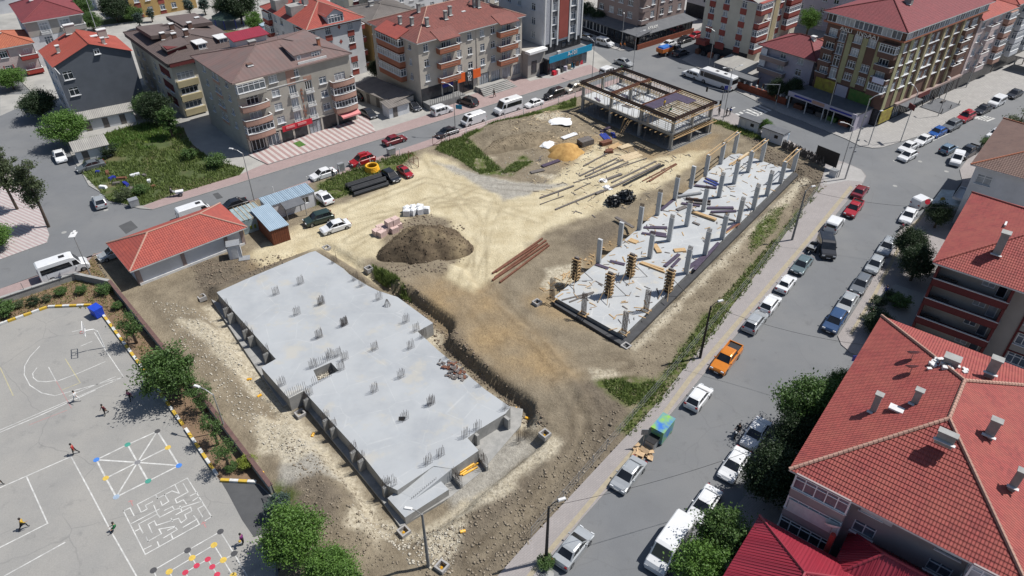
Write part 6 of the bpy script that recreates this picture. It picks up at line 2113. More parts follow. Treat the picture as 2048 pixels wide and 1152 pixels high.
MB().box((8.6, 2.4, 9.3), (1.0, .2, .1)).build('roof_light', 'gutter_white', B.root)
b = B.slope_flat([(-9.2, -3.6, 2.5), (-.6, -3.6, 2.5), (-.6, 2.4, 3.1), (-9.2, 2.4, 3.1)], 'sheet_pale', 'canopy')
for x, y in ((-9, -3.4), (-5, -3.4), (-.9, -3.4), (-9, 2.2)):
 MB().box((x, y, 1.3), (.15, .15, 2.5)).build('canopy_post', 'galvanised', B.root)
MB().box((3.2, -6.4, .75), (16.5, .3, 1.5)).build('garden_wall', 'brick_wall', B.root)
for k in range(12):
 MB().box((-4.5 + k * 1.45, -6.4, 1.75), (.3, .36, .5)).build('wall_pier', 'gutter_white', B.root)
MB().box((-.3, -5.0, 2.4), (6.4, 3.2, .2)).build('porch_roof', 'awning_grey', B.root)
MB().box((-3.2, -5.0, 1.2), (.2, 3.2, 2.3)).build('porch_wall', 'brick_wall', B.root)
MB().box((2.6, -3.6, 1.2), (.2, .2, 2.3)).build('porch_post', 'brick_wall', B.root)
p = G(1560, 80, 4)
B = Bld('house', 68, 160, -51, 16, 10, 'low house with faded red tile roof behind the lilac house', 'house', seed=15)
B.wins('s', [3, 8, 13], [1], 1.2, 1.2)
B.walls(0, 6, 'w_warm')
B.hip(6, 2.6, 'tile_orange', .5)
ca, sa = math.cos(R(127.4)), math.sin(R(127.4))
B = Bld('corner_block', 69.0 + 14.7 * ca, 127.9 + 14.7 * sa, -52.6, 14.7, 30.5, 'big brown and olive corner block lettered ARLI INSAAT with maroon roof', seed=16)
FL = [6.0, 8.35, 10.7, 13.05]
B.wins('s', [1.5], [z + .75 for z in FL], 1.7, 1.45, '3t')
B.wins('s', [3.6], [z + .25 for z in FL], 1.35, 2.0, '2ts')
B.wins('s', [6.7, 9.5], [z + .75 for z in FL], 1.6, 1.4, '3ts')
B.wins('s', [12.6], [z + .6 for z in FL], 1.8, 1.5, '3t')
B.wins('e', [2.2, 8.2, 13.6, 17.0, 20.6], [z + .75 for z in FL], 1.2, 1.5, '2ts')
B.wins('e', [5.0, 11.0, 24.5, 28.0], [z + .75 for z in FL], 2.4, 1.5, '4ts')
B.walls(3.3, 16.4, 'w_brown')
B.walls(0, 3.3, 'shop_dark')
for x in (4.7, 7.7, 10.6):
 B.band('s', x, x + 1.0, 5.9, 15.1, .12, 'w_olive', 'pilaster')
for x in (.1, 3.4, 6.6):
 B.band('e', x, x + 1.1, 3.4, 16.3, .12, 'w_olive', 'pilaster')
for x in (9.4, 15.0, 18.6, 22.4):
 B.band('e', x, x + .7, 3.4, 16.3, .35, 'w_mustard', 'pilaster')
for k, z in enumerate(FL):
 B.balcony('s', 11.6, 14.65, z, 1.2, 'w_brown', .85, 1.4 if k in (0, 3) else 0, '6t', pane='pane_dark' if k == 3 else None)
 B.balcony('s', .2, 2.6, z, .6, 'w_brown', .75)
 B.balcony('e', 23.0, 26.4, z, .9, 'w_brown', .85, 0)
 B.band('e', 4.0, 6.3, z + .58, z + .68, .22, 'pvc_white', 'sill')
 B.band('e', 10.2, 14.4, z + .58, z + .68, .22, 'pvc_white', 'sill')
 B.band('e', 15.8, 18.4, z + .58, z + .68, .22, 'pvc_white', 'sill')
 B.band('e', 19.4, 22.2, z + .58, z + .68, .22, 'pvc_white', 'sill')
mat('laundry_white', (.68, .68, .8), (.6, .6, .72), 2, .8)
B.band('s', 12.2, 14.4, 8.35 + .1, 8.35 + 1.1, 1.42, 'laundry_white', 'hanging_sheet', 1.3)
# glazed attic storey
for k in range(8):
 B.window('s', .95 + k * 1.82, 16.45, 1.8, 1.5, '2', .55)
for k in range(16):
 B.window('e', .9 + k * 1.9, 16.45, 1.85, 1.5, '2', .55)
MB().box((7.35, 15.25, 16.3), (16.0, 31.8, .3)).build('attic_floor', 'p_terracotta', B.root)
MB().box((7.35, 15.25, 17.2), (15.4, 31.2, 1.6)).build('attic_wall', 'w_brown', B.root)
B.hip(18.1, 2.6, 'shingle_maroon', 1.0, course=.36, capm='p_maroon')
B.chimney(9.5, 9.0, 1.0, (1.3, .9), 'old_concrete', 'gutter_white')
B.chimney(8.5, 12.5, 1.0, (1.0, .8), 'old_concrete', 'gutter_white')
for t_, x, z in (('ARLI', 4.0, 15.3), ('İNŞAAT', 8.4, 15.3)):
 o = ob('lettering', text_mesh(t_, 1.25), 'white_paint', B.root)
 o.location = B.P('s', x, z, .16)
 o.rotation_euler = (R(90), 0, 0)
# first floor advertising and the market in front
B.sign('s', .6, 4.9, 3.5, 5.8, .25, 'sign_yellow')
B.sign('s', 5.2, 7.6, 3.5, 5.6, .3, 'w_lilac')
B.sign('s', 8.0, 12.6, 3.4, 5.6, .25, 'sign_green')
B.sign('e', .4, 4.4, .5, 3.0, .3, 'sign_yellow')
B.band('e', 4.8, 30.2, 3.1, 3.5, .6, 'w_taupe', 'canopy')
B.band('e', 6.0, 12.2, 2.9, 3.1, 2.0, 'awning_grey', 'canopy')
B.sign('e', 12.6, 17.0, 2.7, 3.6, .8, 'p_maroon')
for k in range(8):
 B.window('e', 6.5 + k * 3.0, .3, 2.4, 2.4, '3', .02, 'dark_frame', 'pane_dark' if k % 2 else 'pane_mid')
MB().box((6.2, -2.9, 3.35), (14.6, 5.8, .25)).build('market_roof', 'awning_grey', B.root)
MB().box((6.2, -.4, 1.6), (14.2, .3, 3.2)).build('market_wall', 'shop_dark', B.root)
MB().box((13.3, -2.9, 1.6), (.2, 5.4, 3.2)).build('market_wall', 'w_lilac', B.root)
mk = MB().box((6.2, -5.85, 3.1), (14.8, .2, .9)).build('sign_board', 'w_lilac', B.root)
MB().box((5.6, -5.98, 3.15), (2.6, .1, .6)).build('sign_panel', 'p_salmon', mk)
MB().box((2.2, -5.98, 3.1), (3.8, .1, .3)).build('sign_panel', 'sign_blue', mk)
MB().box((10.4, -5.98, 3.1), (4.6, .1, .3)).build('sign_panel', 'sign_blue', mk)
for x in (-.8, 3.0, 6.8, 9.0, 13.0):
 MB().box((x, -5.6, 1.35), (.16, .16, 2.7)).build('market_post', 'gutter_white', B.root)
for k in range(5):
 MB().box((.8 + k * 2.5, -4.2, .5), (1.9, 1.0, .9)).build('market_shelf', ['wood_rust', 'shop_dark', 'wood_grey', 'sign_green', 'p_terracotta'][k], B.root)
e1 = Vector((69.0 + 30.9 * math.cos(R(37.4)), 127.9 + 30.9 * math.sin(R(37.4)), 0))
B = Bld('apartment_block', e1.x + 14 * ca, e1.y + 14 * sa, -52.6, 14, 15, 'pinkish grey block with red tile roof next to the corner block', seed=17)
FL = [3.2, 6.0, 8.8, 11.6]
B.wins('e', [2, 5.4, 9.4, 13], [z + .8 for z in FL], 1.6, 1.5, '3ts')
B.walls(0, 14.4, 'w_pink')
for z in FL:
 B.balcony('e', 3.6, 7.2, z, 1.0, 'w_pink', .9)
 B.balcony('e', 11.4, 14.6, z, 1.0, 'p_salmon', .9, 1.3, '5t')
B.band('e', 0, 15, 0, 2.9, .05, 'shop_dark')
B.hip(14.4, 2.6, 'tile_red', .6)
e2 = e1 + Vector((math.cos(R(37.4)), math.sin(R(37.4)), 0)) * 15.6
B = Bld('apartment_block', e2.x + 14 * ca, e2.y + 14 * sa, -52.6, 14, 24, 'grey block with long rows of balconies at the top right edge', seed=18)
B.wins('e', [2, 5.4, 9.4, 13, 17, 21], [z + .8 for z in FL], 1.8, 1.5, '3ts')
B.walls(0, 14.8, 'w_greige')
for z in FL:
 for x in (3.6, 10.4, 17):
  B.balcony('e', x, x + 4, z, 1.0, 'w_white', .9, 1.3, '6t')
B.band('e', 0, 24, 0, 2.9, .05, 'shop_dark')
B.hip(14.8, 2.6, 'tile_red', .6)
MB().box((19, 8.5, 3.1), (7, 6, .25)).build('canopy', 'sheet_pale', B.root)
for x, y in ((16, 6), (22, 6), (16, 11), (22, 11)):
 MB().box((x, y, 1.5), (.2, .2, 3)).build('canopy_post', 'w_greige', B.root)
MB().box((22.0, 12, .6), (.3, 18, 1.2)).build('low_wall', 'w_greige', B.root)
B = Bld('white_house', 66.8, 93.3, -40, 22, 19.4, 'white walled house with dark brown tile roof on the right edge', 'house', seed=19)
B.wins('s', [1.6], [1.6, 4.4, 7.2], 2.0, 1.5, '2ts')
B.wins('w', [3, 7, 12, 16], [1.6, 4.4, 7.2], 1.4, 1.4)
B.walls(0, 10, 'w_white')
tile_mat('tile_brown', (.13, .075, .06), (.10, .06, .05), (.16, .10, .08), .3, .36)
B.hip(10, 3.2, 'tile_brown', .7, capm='p_terracotta')
B.balcony('w', 14.5, 18.6, 3.6, 1.3, 'w_white', .2)
for k in range(9):
 MB().box(tuple(B.P('w', 14.6 + k * .5, 4.3, 1.3)), (.05, .05, 1.0)).build('railing_bar', 'black_metal', B.root)
MB().bar(B.P('w', 14.5, 4.8, 1.3), B.P('w', 18.6, 4.8, 1.3), .06).build('railing', 'black_metal', B.root)
glass_mat('tarp_clear', (.34, .42, .44), .35)
B.awning('w', 13.4, 19.0, 2.9, 3.6, .9, 'tarp_clear')
b = B.band('s', .6, 5.0, .2, 2.4, 2.6, 'dark_frame', 'lean_to', .0)
B = Bld('apartment_block', 48.6, 67.0, -38.3, 26, 17.4, 'grey block with dark red balconies and red tile roof on the right', seed=20)
FL = [.9, 3.65, 6.4, 9.15]
B.wins('s', [10.9, 18.6], [z + .75 for z in FL], 2.1, 1.5, '3ts')
B.wins('s', [5.2], [z + .9 for z in FL], 1.3, 1.3, '2t')
B.wins('s', [6.6], [z + .1 for z in FL], .95, 2.1, '1t')
B.wins('w', [3, 7, 12], [z + .75 for z in FL], 1.4, 1.4)
B.walls(0, 12, 'w_greige')
for z in FL:
 # loggia front: parapet, side wall and lintel standing proud of the wall
 B.balcony('s', .05, 7.6, z, 1.7, 'p_maroon', .8)
for z in FL:
 B.band('s', -.02, .25, z - .1, z + 2.75, 1.7, 'p_maroon', 'side_wall')
 B.band('s', 7.35, 7.62, z - .1, z + 2.75, 1.7, 'p_maroon', 'side_wall')
 B.band('s', .6, 2.4, z + .05, z + .85, 1.3, 'shop_dark', 'cupboard', .7)
for x in (9.5, 12.2, 17.2, 19.9):
 B.band('s', x, x + .22, 0, 11.9, .12, 'p_maroon', 'pier')
for z in FL:
 for x in (9.72, 17.42):
  B.band('s', x, x + 2.48, z + 2.35, z + 2.5, .1, 'p_maroon', 'lintel')
B.hip(12.0, 4.2, 'tile_near', .6, y0=-1.4, capm='tile_near', course=.36, axis='x')
B.chimney(4.6, 1.6, 2.6, (.8, .8), 'old_concrete')
B.chimney(7.5, 12.5, 2.4, (.8, .8), 'old_concrete')
MB().box((4.2, 7.5, 14.2), (.2, 1.0, .25)).build('roof_hatch', 'gutter_white', B.root)
B = Bld('apartment_block', 23.2 + .4, 38.3, -38.3, 16.0, 23.3, 'mauve block with a huge weathered red tile roof in the lower right corner', seed=31)
HZ = 11.2
FL = [.7, 3.4, 6.1, 8.75]
B.wins('s', [6.0, 11.6], [z + .8 for z in FL], 1.7, 1.35, '2ts')
B.wins('w', [3, 7, 11, 15, 19], [z + .8 for z in FL], 1.5, 1.35)
B.walls(0, HZ, 'w_mauve')
for k, z in enumerate(FL):
 B.balcony('s', .1, 4.4, z, 1.3, 'w_mauve', .75, 1.55, '5t', pane=('pane_mid', 'pane_dark', 'pane_curtain', 'pane_mid')[k])
 B.balcony('s', 13.0, 16.0, z, 1.3, 'w_mauve', .75, 1.55, '4t')
mat('shutter', (.56, .57, .57), (.48, .49, .49), 3, .5)
B.band('s', .3, 4.3, 6.1 + .8, 6.1 + 2.2, 1.42, 'shutter', 'shutter', 1.34)
B.band('s', 5.2, 7.6, 8.75 + .7, 8.75 + 2.2, .1, 'shutter', 'shutter')
o_ = .55
X0, X1, Y0, Y1 = -o_, 16.0 + o_, -1.2, 23.3 + o_
hh = 4.4
AX = (X0 + X1) / 2
P0, P1 = (AX, Y0 + 8.6, HZ + hh), (AX, Y0 + 14.0, HZ + hh)
c_ = .33
B.slope((X0, Y1, HZ), (X0, Y0, HZ), P1, P0, 'tile_near', c_)
B.slope((X0, Y0, HZ), (X1, Y0, HZ), P0, P0, 'tile_near', .40, .05)
B.slope((X1, Y0, HZ), (X1, Y1, HZ), P0, P1, 'tile_near', c_)
B.slope((X1, Y1, HZ), (X0, Y1, HZ), P1, P1, 'tile_near', c_)
u_ = Vector((0, 0, .06))
for a, c in (((X0, Y0, HZ), P0), ((X1, Y0, HZ), P0), (P0, P1), (P1, (X0, Y1, HZ)), (P1, (X1, Y1, HZ))):
 B.cap(Vector(a) + u_, Vector(c) + u_, 'p_salmon', .17)
MB().box((AX, (Y0 + Y1) / 2, HZ - .1), (X1 - X0, Y1 - Y0, .16)).build('eaves', 'gutter_white', B.root)
def rz(x, y):
 s = hh / (AX - X0)
 return HZ + min(hh, s * (x - X0), (hh / 8.6) * (y - Y0), (Y1 - y) * hh / (Y1 - P1[1]))
for x, y, h, s in ((2.9, 7.6, 1.9, (.5, .45)), (5.4, 9.2, 1.4, (.55, .45)), (8.3, 5.0, .7, (1.25, .45)), (11.0, 9.2, 1.5, (.7, .5)), (9.6, 16.4, 1.4, (.8, .6)), (6.6, 15.5, .9, (1.2, .8)), (13.6, 6.0, 1.6, (.5, .45))):
 c = B.chimney(x, y, h, s, 'old_concrete', 'kerb_stone', rz(x, y) if x < AX else HZ + hh - (x - AX) * .42)
for x, y in ((3.7, 15.7), (4.1, 13.4)):
 B.dish(x, y, rz(x, y) - .1, 'galvanised', .55, 30)
MB().box((4.6, 7.9, rz(4.6, 7.9) + .12), (1.5, .7, .16)).build('roof_hatch', 'gutter_white', B.root)
b = MB()
rg = random.Random(5)
for k in range(26):
 x, y = 6.6 + rg.uniform(-1.3, 1.3), 15.2 + rg.uniform(-1.0, .8)
 b.box((x, y, rz(x, y) + .12), (rg.uniform(.2, .6), rg.uniform(.15, .4), rg.uniform(.08, .3)), rg.random() * 3)
b.build('broken_masonry', 'gutter_white', B.root)
cd, sd = math.cos(R(51.6)), math.sin(R(51.6))
bl = G(1524.6, 1037, 6.2)
B = Bld('house', bl.x - 14 * cd + .3 * .6, bl.y - 14 * sd, -38.3, 7.2, 13.6, 'low house with ribbed crimson sheet roofs at the bottom edge', 'house', seed=32)
B.wins('w', [3, 7, 11], [1, 3.8], 1.3, 1.3)
B.walls(0, 6.1, 'w_lilac')
B.hip(6.2, 2.9, 'sheet_crimson', .4, x0=0, x1=9.2, course=9, axis='y', ribs=.3, capm='sheet_crimson')
b2 = G(1699.8, 1061, 6.2)
lx = (b2.x - B.root.location.x) * math.cos(R(-38.3)) + (b2.y - B.root.location.y) * math.sin(R(-38.3))
ly = -(b2.x - B.root.location.x) * math.sin(R(-38.3)) + (b2.y - B.root.location.y) * math.cos(R(-38.3))
MB().box((lx + 7, ly - 8, 3.05), (13.4, 15.0, 6.1)).build('wing_wall', 'w_lilac', B.root)
B.hip(6.25, 2.5, 'sheet_crimson', .4, x0=lx + .4, x1=lx + 14, y0=ly - 5.0, y1=ly - .4, course=9, axis='x', ribs=.3, capm='sheet_crimson')
MB().tube([(lx - .9, ly - 2.4, 5), (lx - .9, ly - 2.4, 7.6)], .22, 8).build('flue', 'p_red', B.root)
B.dish(lx - 1.2, ly - 2.2, 7.2, 'white_paint', .65, 20)
B = Bld('site_building', -50.0, 77.6, 42, 14.9, 7.6, 'low white building with red tiled hip roof at the left corner of the site', 'building', seed=33)
B.walls(0, 2.9, 'w_white')
for x in (.0, 6.0, 12.2, 14.6):
 B.band('s', x, x + .5, 0, 2.8, .12, 'w_taupe', 'pier')
B.band('s', 0, 14.9, 0, .35, .2, 'gutter_white', 'plinth')
B.band('w', 7.0, 7.6, 0, 2.8, .1, 'w_taupe', 'pier')
B.hip(2.95, 2.0, 'tile_red', .75, capm='p_salmon', course=.36)
# ================================================================ vehicles
glass_mat('car_glass', (.018, .021, .026), .06)
mat('tyre', (.018, .018, .019), (.012, .012, .013), 8, .85)
mat('rim', (.32, .33, .34), (.22, .23, .24), 6, .35, metal=.6)
mat('lamp_clear', (.62, .64, .66), (.5, .52, .54), 8, .15)
mat('lamp_red', (.30, .015, .015), (.24, .012, .012), 8, .2)
mat('trim_black', (.025, .025, .027), (.018, .018, .02), 8, .5)
mat('plate_white', (.6, .6, .6), (.55, .55, .55), 8, .5)
PAINT = {}
def paint_mat(n, c, metal=.0, rough=.28):
 m, nt, bs = base_mat('paint_' + n)
 oi = _nd(nt, 'ShaderNodeTexCoord').outputs['Object']
 f = _ramp(nt, _noise(nt, oi, 1.7, 3), .3, .7)
 nt.links.new(_mix(nt, f, c, tuple(x * .9 for x in c)), bs.inputs['Base Color'])
 bs.inputs['Roughness'].default_value = rough
 bs.inputs['Metallic'].default_value = metal
 bs.inputs['Coat Weight'].default_value = .6
 bs.inputs['Coat Roughness'].default_value = .06
 PAINT[n] = m
for n, c, mt in (('white', (.66, .67, .68), 0), ('silver', (.40, .42, .43), .3), ('grey', (.16, .175, .19), .3), ('black', (.014, .015, .018), 0), ('dark', (.025, .03, .042), .2), ('red', (.32, .012, .02), 0), ('wine', (.16, .014, .02), 0), ('orange', (.62, .20, .015), .2),
                 ('blue', (.02, .10, .36), .2), ('steel', (.16, .23, .30), .3), ('green', (.028, .05, .042), .2), ('beige', (.40, .38, .33), .2), ('teal', (.14, .19, .20), .3), ('navy', (.03, .07, .16), .2)):
 paint_mat(n, c, mt)
def extrude_profile(b, prof, w, inset=.09, drop=.06, zb=.3, tum=0.0, zt=1.0):
 """closed side profile (x, z) swept across the car with softened shoulders"""
 xs = [p[0] for p in prof]
 xm = (min(xs) + max(xs)) / 2
 hl = (max(xs) - min(xs)) / 2
 sl = []
 for y, s in ((-w / 2, 1), (-w / 2 + inset, 0), (w / 2 - inset, 0), (w / 2, 1)):
  row = []
  for x, z in prof:
   xx, zz = x, z
   if s:
    xx = xm + (x - xm) * (1 - inset / hl * .9)
    if z > zb:
     zz = z - drop * min(1, (z - zb) / .3)
   yy = y * (1 - tum * max(0, zz - zt))
   row.append((xx, yy, zz))
  sl.append(row)
 n = len(prof)
 i0 = len(b.v)
 for r in sl:
  b.v += r
 area = sum(prof[k][0] * prof[(k + 1) % n][1] - prof[(k + 1) % n][0] * prof[k][1] for k in range(n))
 for r in range(3):
  for k in range(n):
   q = (k + 1) % n
   f = (i0 + r * n + k, i0 + r * n + q, i0 + (r + 1) * n + q, i0 + (r + 1) * n + k)
   b.f.append(f if area < 0 else f[::-1])
   b.uv.append(None)
   b.mi.append(b.m)
 b.f.append(tuple(range(i0, i0 + n)) if area > 0 else tuple(range(i0, i0 + n))[::-1])
 b.f.append(tuple(range(i0 + 3 * n, i0 + 4 * n))[::-1] if area > 0 else tuple(range(i0 + 3 * n, i0 + 4 * n)))
 b.uv += [None, None]
 b.mi += [b.m] * 2
def arch(xc, r, zb, n=7):
 return [(xc + r * math.cos(math.pi * k / (n - 1)), zb + r * math.sin(math.pi * k / (n - 1))) for k in range(n)]
WHEEL = {}
def wheel_mesh(r):
 if r not in WHEEL:
  t, m = MB(), MB()
  N = 12
  for b, prof in ((t, [(r * .6, -.11), (r * .92, -.11), (r, -.07), (r, .07), (r * .92, .11), (r * .6, .11)]), (m, [(.02, -.10), (r * .55, -.12), (r * .62, -.10), (r * .62, .10), (r * .55, .12), (.02, .10)])):
   i0 = len(b.v)
   for rr, y in prof:
    for j in range(N):
     a = 2 * math.pi * j / N
     b.v.append((rr * math.cos(a), y, rr * math.sin(a)))
   for k in range(len(prof) - 1):
    for j in range(N):
     p, q = i0 + k * N + j, i0 + k * N + (j + 1) % N
     b.f.append((p, q, q + N, p + N))
     b.uv.append(None)
     b.mi.append(0)
  WHEEL[r] = (t.mesh('wheel', True), m.mesh('rim'))
 return WHEEL[r]
SPEC = {}
def car_spec(kind):
 """meshes of one body style: x forward, origin on the ground under the centre"""
 if kind in SPEC:
  return SPEC[kind]
 S = {}
 body, glass = MB(), MB()
 r = .31
 if kind in ('sedan', 'hatch', 'suv', 'wagon', 'pickup', 'oldsedan', 'coupe'):
  L, W, Hh, belt = dict(sedan=(4.5, 1.78, 1.46, .92), hatch=(4.05, 1.74, 1.5, .95), suv=(4.5, 1.86, 1.70, 1.08), wagon=(4.5, 1.76, 1.5, .94), pickup=(5.3, 1.88, 1.80, 1.12), oldsedan=(4.1, 1.62, 1.42, .88), coupe=(4.4, 1.78, 1.4, .9))[kind]
  if kind in ('suv', 'pickup'):
   r = .37
  h = L / 2
  wf, wr = h - .85, -h + .80
  if kind == 'pickup':
   wr = -h + 1.15
  hood = belt - .12
  zb = .24 if kind not in ('suv', 'pickup') else .32
  cab = dict(sedan=(1.15, .38, -.95, -1.55), hatch=(1.05, .3, -1.35, -1.85), suv=(1.15, .45, -1.6, -2.1), wagon=(1.1, .35, -1.6, -2.1), pickup=(1.25, .55, -.85, -1.0), oldsedan=(.95, .45, -.85, -1.3), coupe=(1.05, .3, -.9, -1.7))[kind]
  deck = belt + .02 if kind in ('sedan', 'oldsedan', 'coupe') else belt
  prof = [(h, zb + .14), (h - .02, hood - .26), (h - .16, hood - .1), (h - .6, hood - .03), (cab[0] + .05, belt - .01), (cab[0] - .3, belt + .03), (cab[3] + .3, belt + .04), (cab[3], deck), (-h + .12, deck - .04), (-h, deck - .25), (-h, zb + .14), (-h + .06, zb)]
  prof += [(x, z) for x, z in arch(wr, r + .06, zb + .02)[::-1]] + [(x, z) for x, z in arch(wf, r + .06, zb + .02)[::-1]] + [(h - .06, zb)]
  extrude_profile(body, prof, W, zb=.6)
  # cabin
  wb, wt = W / 2 - .07, W / 2 - .25
  zb0, z1 = belt + .01, Hh - .05
  A = [(cab[0], s * (wb - .06), zb0) for s in (-1, 1)]
  Bq = [(cab[1], s * wt, z1) for s in (-1, 1)]
  C = [(cab[2], s * wt, z1) for s in (-1, 1)]
  D = [(cab[3], s * (wb - .06), zb0) for s in (-1, 1)]
  glass.quad(A[0], A[1], Bq[1], Bq[0])
  glass.quad(D[1], D[0], C[0], C[1])
  sd = []
  for s in (0, 1):
   q = (A[s], Bq[s], C[s], D[s])
   glass.quad(*(q if s == 0 else q[::-1]))
  # roof panel with a slight crown
  xs_ = [cab[1] + .06, cab[1] - .25, (cab[1] + cab[2]) / 2, cab[2] + .2, cab[2] - .06]
  zs_ = [z1 - .01, z1 + .05, z1 + .07, z1 + .05, z1 - .01]
  ys_ = [-wt - .02, -wt + .14, wt - .14, wt + .02]
  i0 = len(body.v)
  for x, z in zip(xs_, zs_):
   for k, y in enumerate(ys_):
    body.v.append((x, y, z if k in (1, 2) else z - .05))
  for i in range(4):
   for j in range(3):
    a = i0 + i * 4 + j
    body.f.append((a, a + 1, a + 5, a + 4))
    body.uv.append(None)
    body.mi.append(0)
  for s in (0, 1):
   body.bar(A[s], Bq[s], .07, .06)
   body.bar(C[s], D[s], .14 if kind != 'pickup' else .1, .06)
   m1 = Vector(A[s]).lerp(Vector(D[s]), .5)
   m2 = Vector(Bq[s]).lerp(Vector(C[s]), .45)
   body.bar(m1, m2, .07, .05)
   body.bar(Bq[s], C[s], .06, .06)
   if kind in ('suv', 'wagon'):
    body.bar(Vector(A[s]).lerp(Vector(D[s]), .82), Vector(Bq[s]).lerp(Vector(C[s]), .86), .09, .05)
  if kind == 'pickup':
   bed = MB()
   bed.box(((cab[3] - h) / 2 - .02, 0, belt + .06), (h + cab[3] - .16, W - .5, .05))
   S['bed'] = bed
   for s in (-1, 1):
    body.box(((cab[3] - h) / 2, s * (W / 2 - .12), belt + .12), (h + cab[3] - .06, .1, .24))
   body.box((-h + .07, 0, belt + .12), (.1, W - .3, .24))
  front, rear, lz, tz = h - .03, -h + .01, hood - .2, deck - .2
  if kind in ('hatch', 'suv', 'wagon'):
   tz = belt - .1
  lw = W / 2 - .28
 else:
  L, W, Hh = dict(mpv=(4.4, 1.82, 1.83), van=(5.0, 1.85, 2.0), minibus=(6.1, 2.05, 2.65), bus=(8.6, 2.4, 3.0), smallvan=(3.95, 1.7, 1.85), bigvan=(5.9, 2.05, 2.5))[kind]
  h = L / 2
  r = {'bus': .45, 'minibus': .36, 'bigvan': .36}.get(kind, .32)
  wf, wr = h - .88, -h + .85
  if kind == 'bus':
   wf, wr = h - 1.7, -h + 2.0
  if kind in ('minibus', 'bigvan'):
   wr = -h + 1.25
  zb = .28
  if kind == 'bus':
   nose = [(h, zb + .2), (h, 1.2), (h - .12, 1.8), (h - .35, Hh - .25), (h - .8, Hh)]
  elif kind == 'van':
   nose = [(h, zb + .14), (h - .04, .9), (h - .25, 1.05), (h - .85, Hh - .12), (h - 1.1, Hh)]
  else:
   nz = .5 if kind in ('minibus', 'bigvan') else .62
   nose = [(h, zb + .14), (h - .02, .82), (h - .25, .98 if Hh < 2 else 1.12), (h - nz - .35, 1.1 if Hh < 2 else 1.3), (h - nz - 1.0, Hh - .1), (h - nz - 1.35, Hh)]
  prof = nose + [(0, Hh + .03), (-h + .25, Hh), (-h + .06, Hh - .15), (-h, 1.1), (-h, zb + .1), (-h + .06, zb)]
  prof += [(x, z) for x, z in arch(wr, r + .06, zb + .02)[::-1]] + [(x, z) for x, z in arch(wf, r + .06, zb + .02)[::-1]] + [(h - .06, zb)]
  tum = .055
  extrude_profile(body, prof, W, inset=.1, drop=.07, zb=.7, tum=tum, zt=1.0)
  # glazing just proud of the body
  k0, k1 = (1, 3) if kind == 'bus' else ((2, 3) if kind == 'van' else (3, 4))
  (xa, za), (xb, zb_) = nose[k0], nose[k1]
  dd = Vector((xb - xa, 0, zb_ - za)).normalized()
  nn = Vector((dd.z, 0, -dd.x)) * .012
  yy = lambda z: (W / 2 - .12) * (1 - tum * max(0, z - 1))
  pa, pb = Vector((xa, 0, za)) + dd * .06 + nn, Vector((xb, 0, zb_)) - dd * .04 + nn
  glass.quad((pa.x, -yy(pa.z) + .06, pa.z), (pa.x, yy(pa.z) - .06, pa.z), (pb.x, yy(pb.z) - .08, pb.z), (pb.x, -yy(pb.z) + .08, pb.z))
  wz0 = {'bus': 1.45, 'minibus': 1.35, 'bigvan': 1.35}.get(kind, 1.05)
  wz1 = Hh - (.28 if kind not in ('bus', 'minibus') else .55 if kind == 'minibus' else .5)
  segs = {'mpv': [(xb + .32, .25), (.2, -.75), (-.85, -h + .3)], 'smallvan': [(xb + .3, .25)], 'van': [(xb + .25, xb - .65)], 'bigvan': [(xb + .45, xb - .45)], 'minibus': [(xb + .45, xb - .35), (xb - .45, -h + .35)], 'bus': [(h - .6, h - 1.4), (h - 1.5, -h + .4)]}[kind]
  for s in (-1, 1):
   for x0, x1 in segs:
    y0, y1 = s * (W / 2 + .006) * (1 - tum * max(0, wz0 - .07 - 1)), s * (W / 2 + .006) * (1 - tum * max(0, wz1 - .07 - 1))
    sl = .25 if x0 > h - 2.4 and kind != 'bus' else 0
    q = [(x0, y0, wz0), (x1, y0, wz0), (x1, y1, wz1), (x0 - sl, y1, wz1)]
    glass.quad(*(q if s > 0 else q[::-1]))
  if kind not in ('van', 'bigvan', 'smallvan'):
   glass.quad((-h - .012, -W / 2 + .22, wz0 + .1), (-h + .0, -W / 2 + .26, wz1), (-h + .0, W / 2 - .26, wz1), (-h - .012, W / 2 - .22, wz0 + .1))
  if kind in ('minibus', 'bus', 'van'):
   body.m = 1
   body.box((.3 if kind != 'van' else h - 1.6, 0, Hh + .05), (.7, .6, .08))
   if kind == 'bus':
    body.box((-1.8, 0, Hh + .05), (.7, .6, .08))
   body.m = 0
  front, rear, lz, tz = h - .03, -h, .72, 1.0
  lw = W / 2 - .26
  belt = 1.05
 S['body'], S['glass'] = body.mesh('body'), glass.mesh('window')
 if 'bed' in S:
  S['bed'] = S['bed'].mesh('cargo_bed')
 S['r'] = r
 S['wheels'] = [(wf, s * (W / 2 - .09), r) for s in (-1, 1)] + [(wr, s * (W / 2 - .09), r) for s in (-1, 1)]
 S['head'] = [(front, s * lw, lz) for s in (-1, 1)]
 S['tail'] = [(rear, s * (lw + .08), tz) for s in (-1, 1)]
 S['mirror'] = [((h - 1.55 if kind not in ('bus',) else h - .1), s * (W / 2 + .08), belt + .1) for s in (-1, 1)]
 S['bump'] = [(h - .01, .42), (-h + .01, .42)]
 S['W'] = W
 S['L'] = L
 S['H'] = Hh
 SPEC[kind] = S
 return S
HEAD = MB().box((0, 0, 0), (.1, .36, .16)).mesh('headlight')
TAIL = MB().box((0, 0, 0), (.07, .26, .2)).mesh('taillight')
MIRR = MB().box((0, 0, 0), (.12, .16, .12)).mesh('mirror')
BUMP = {}
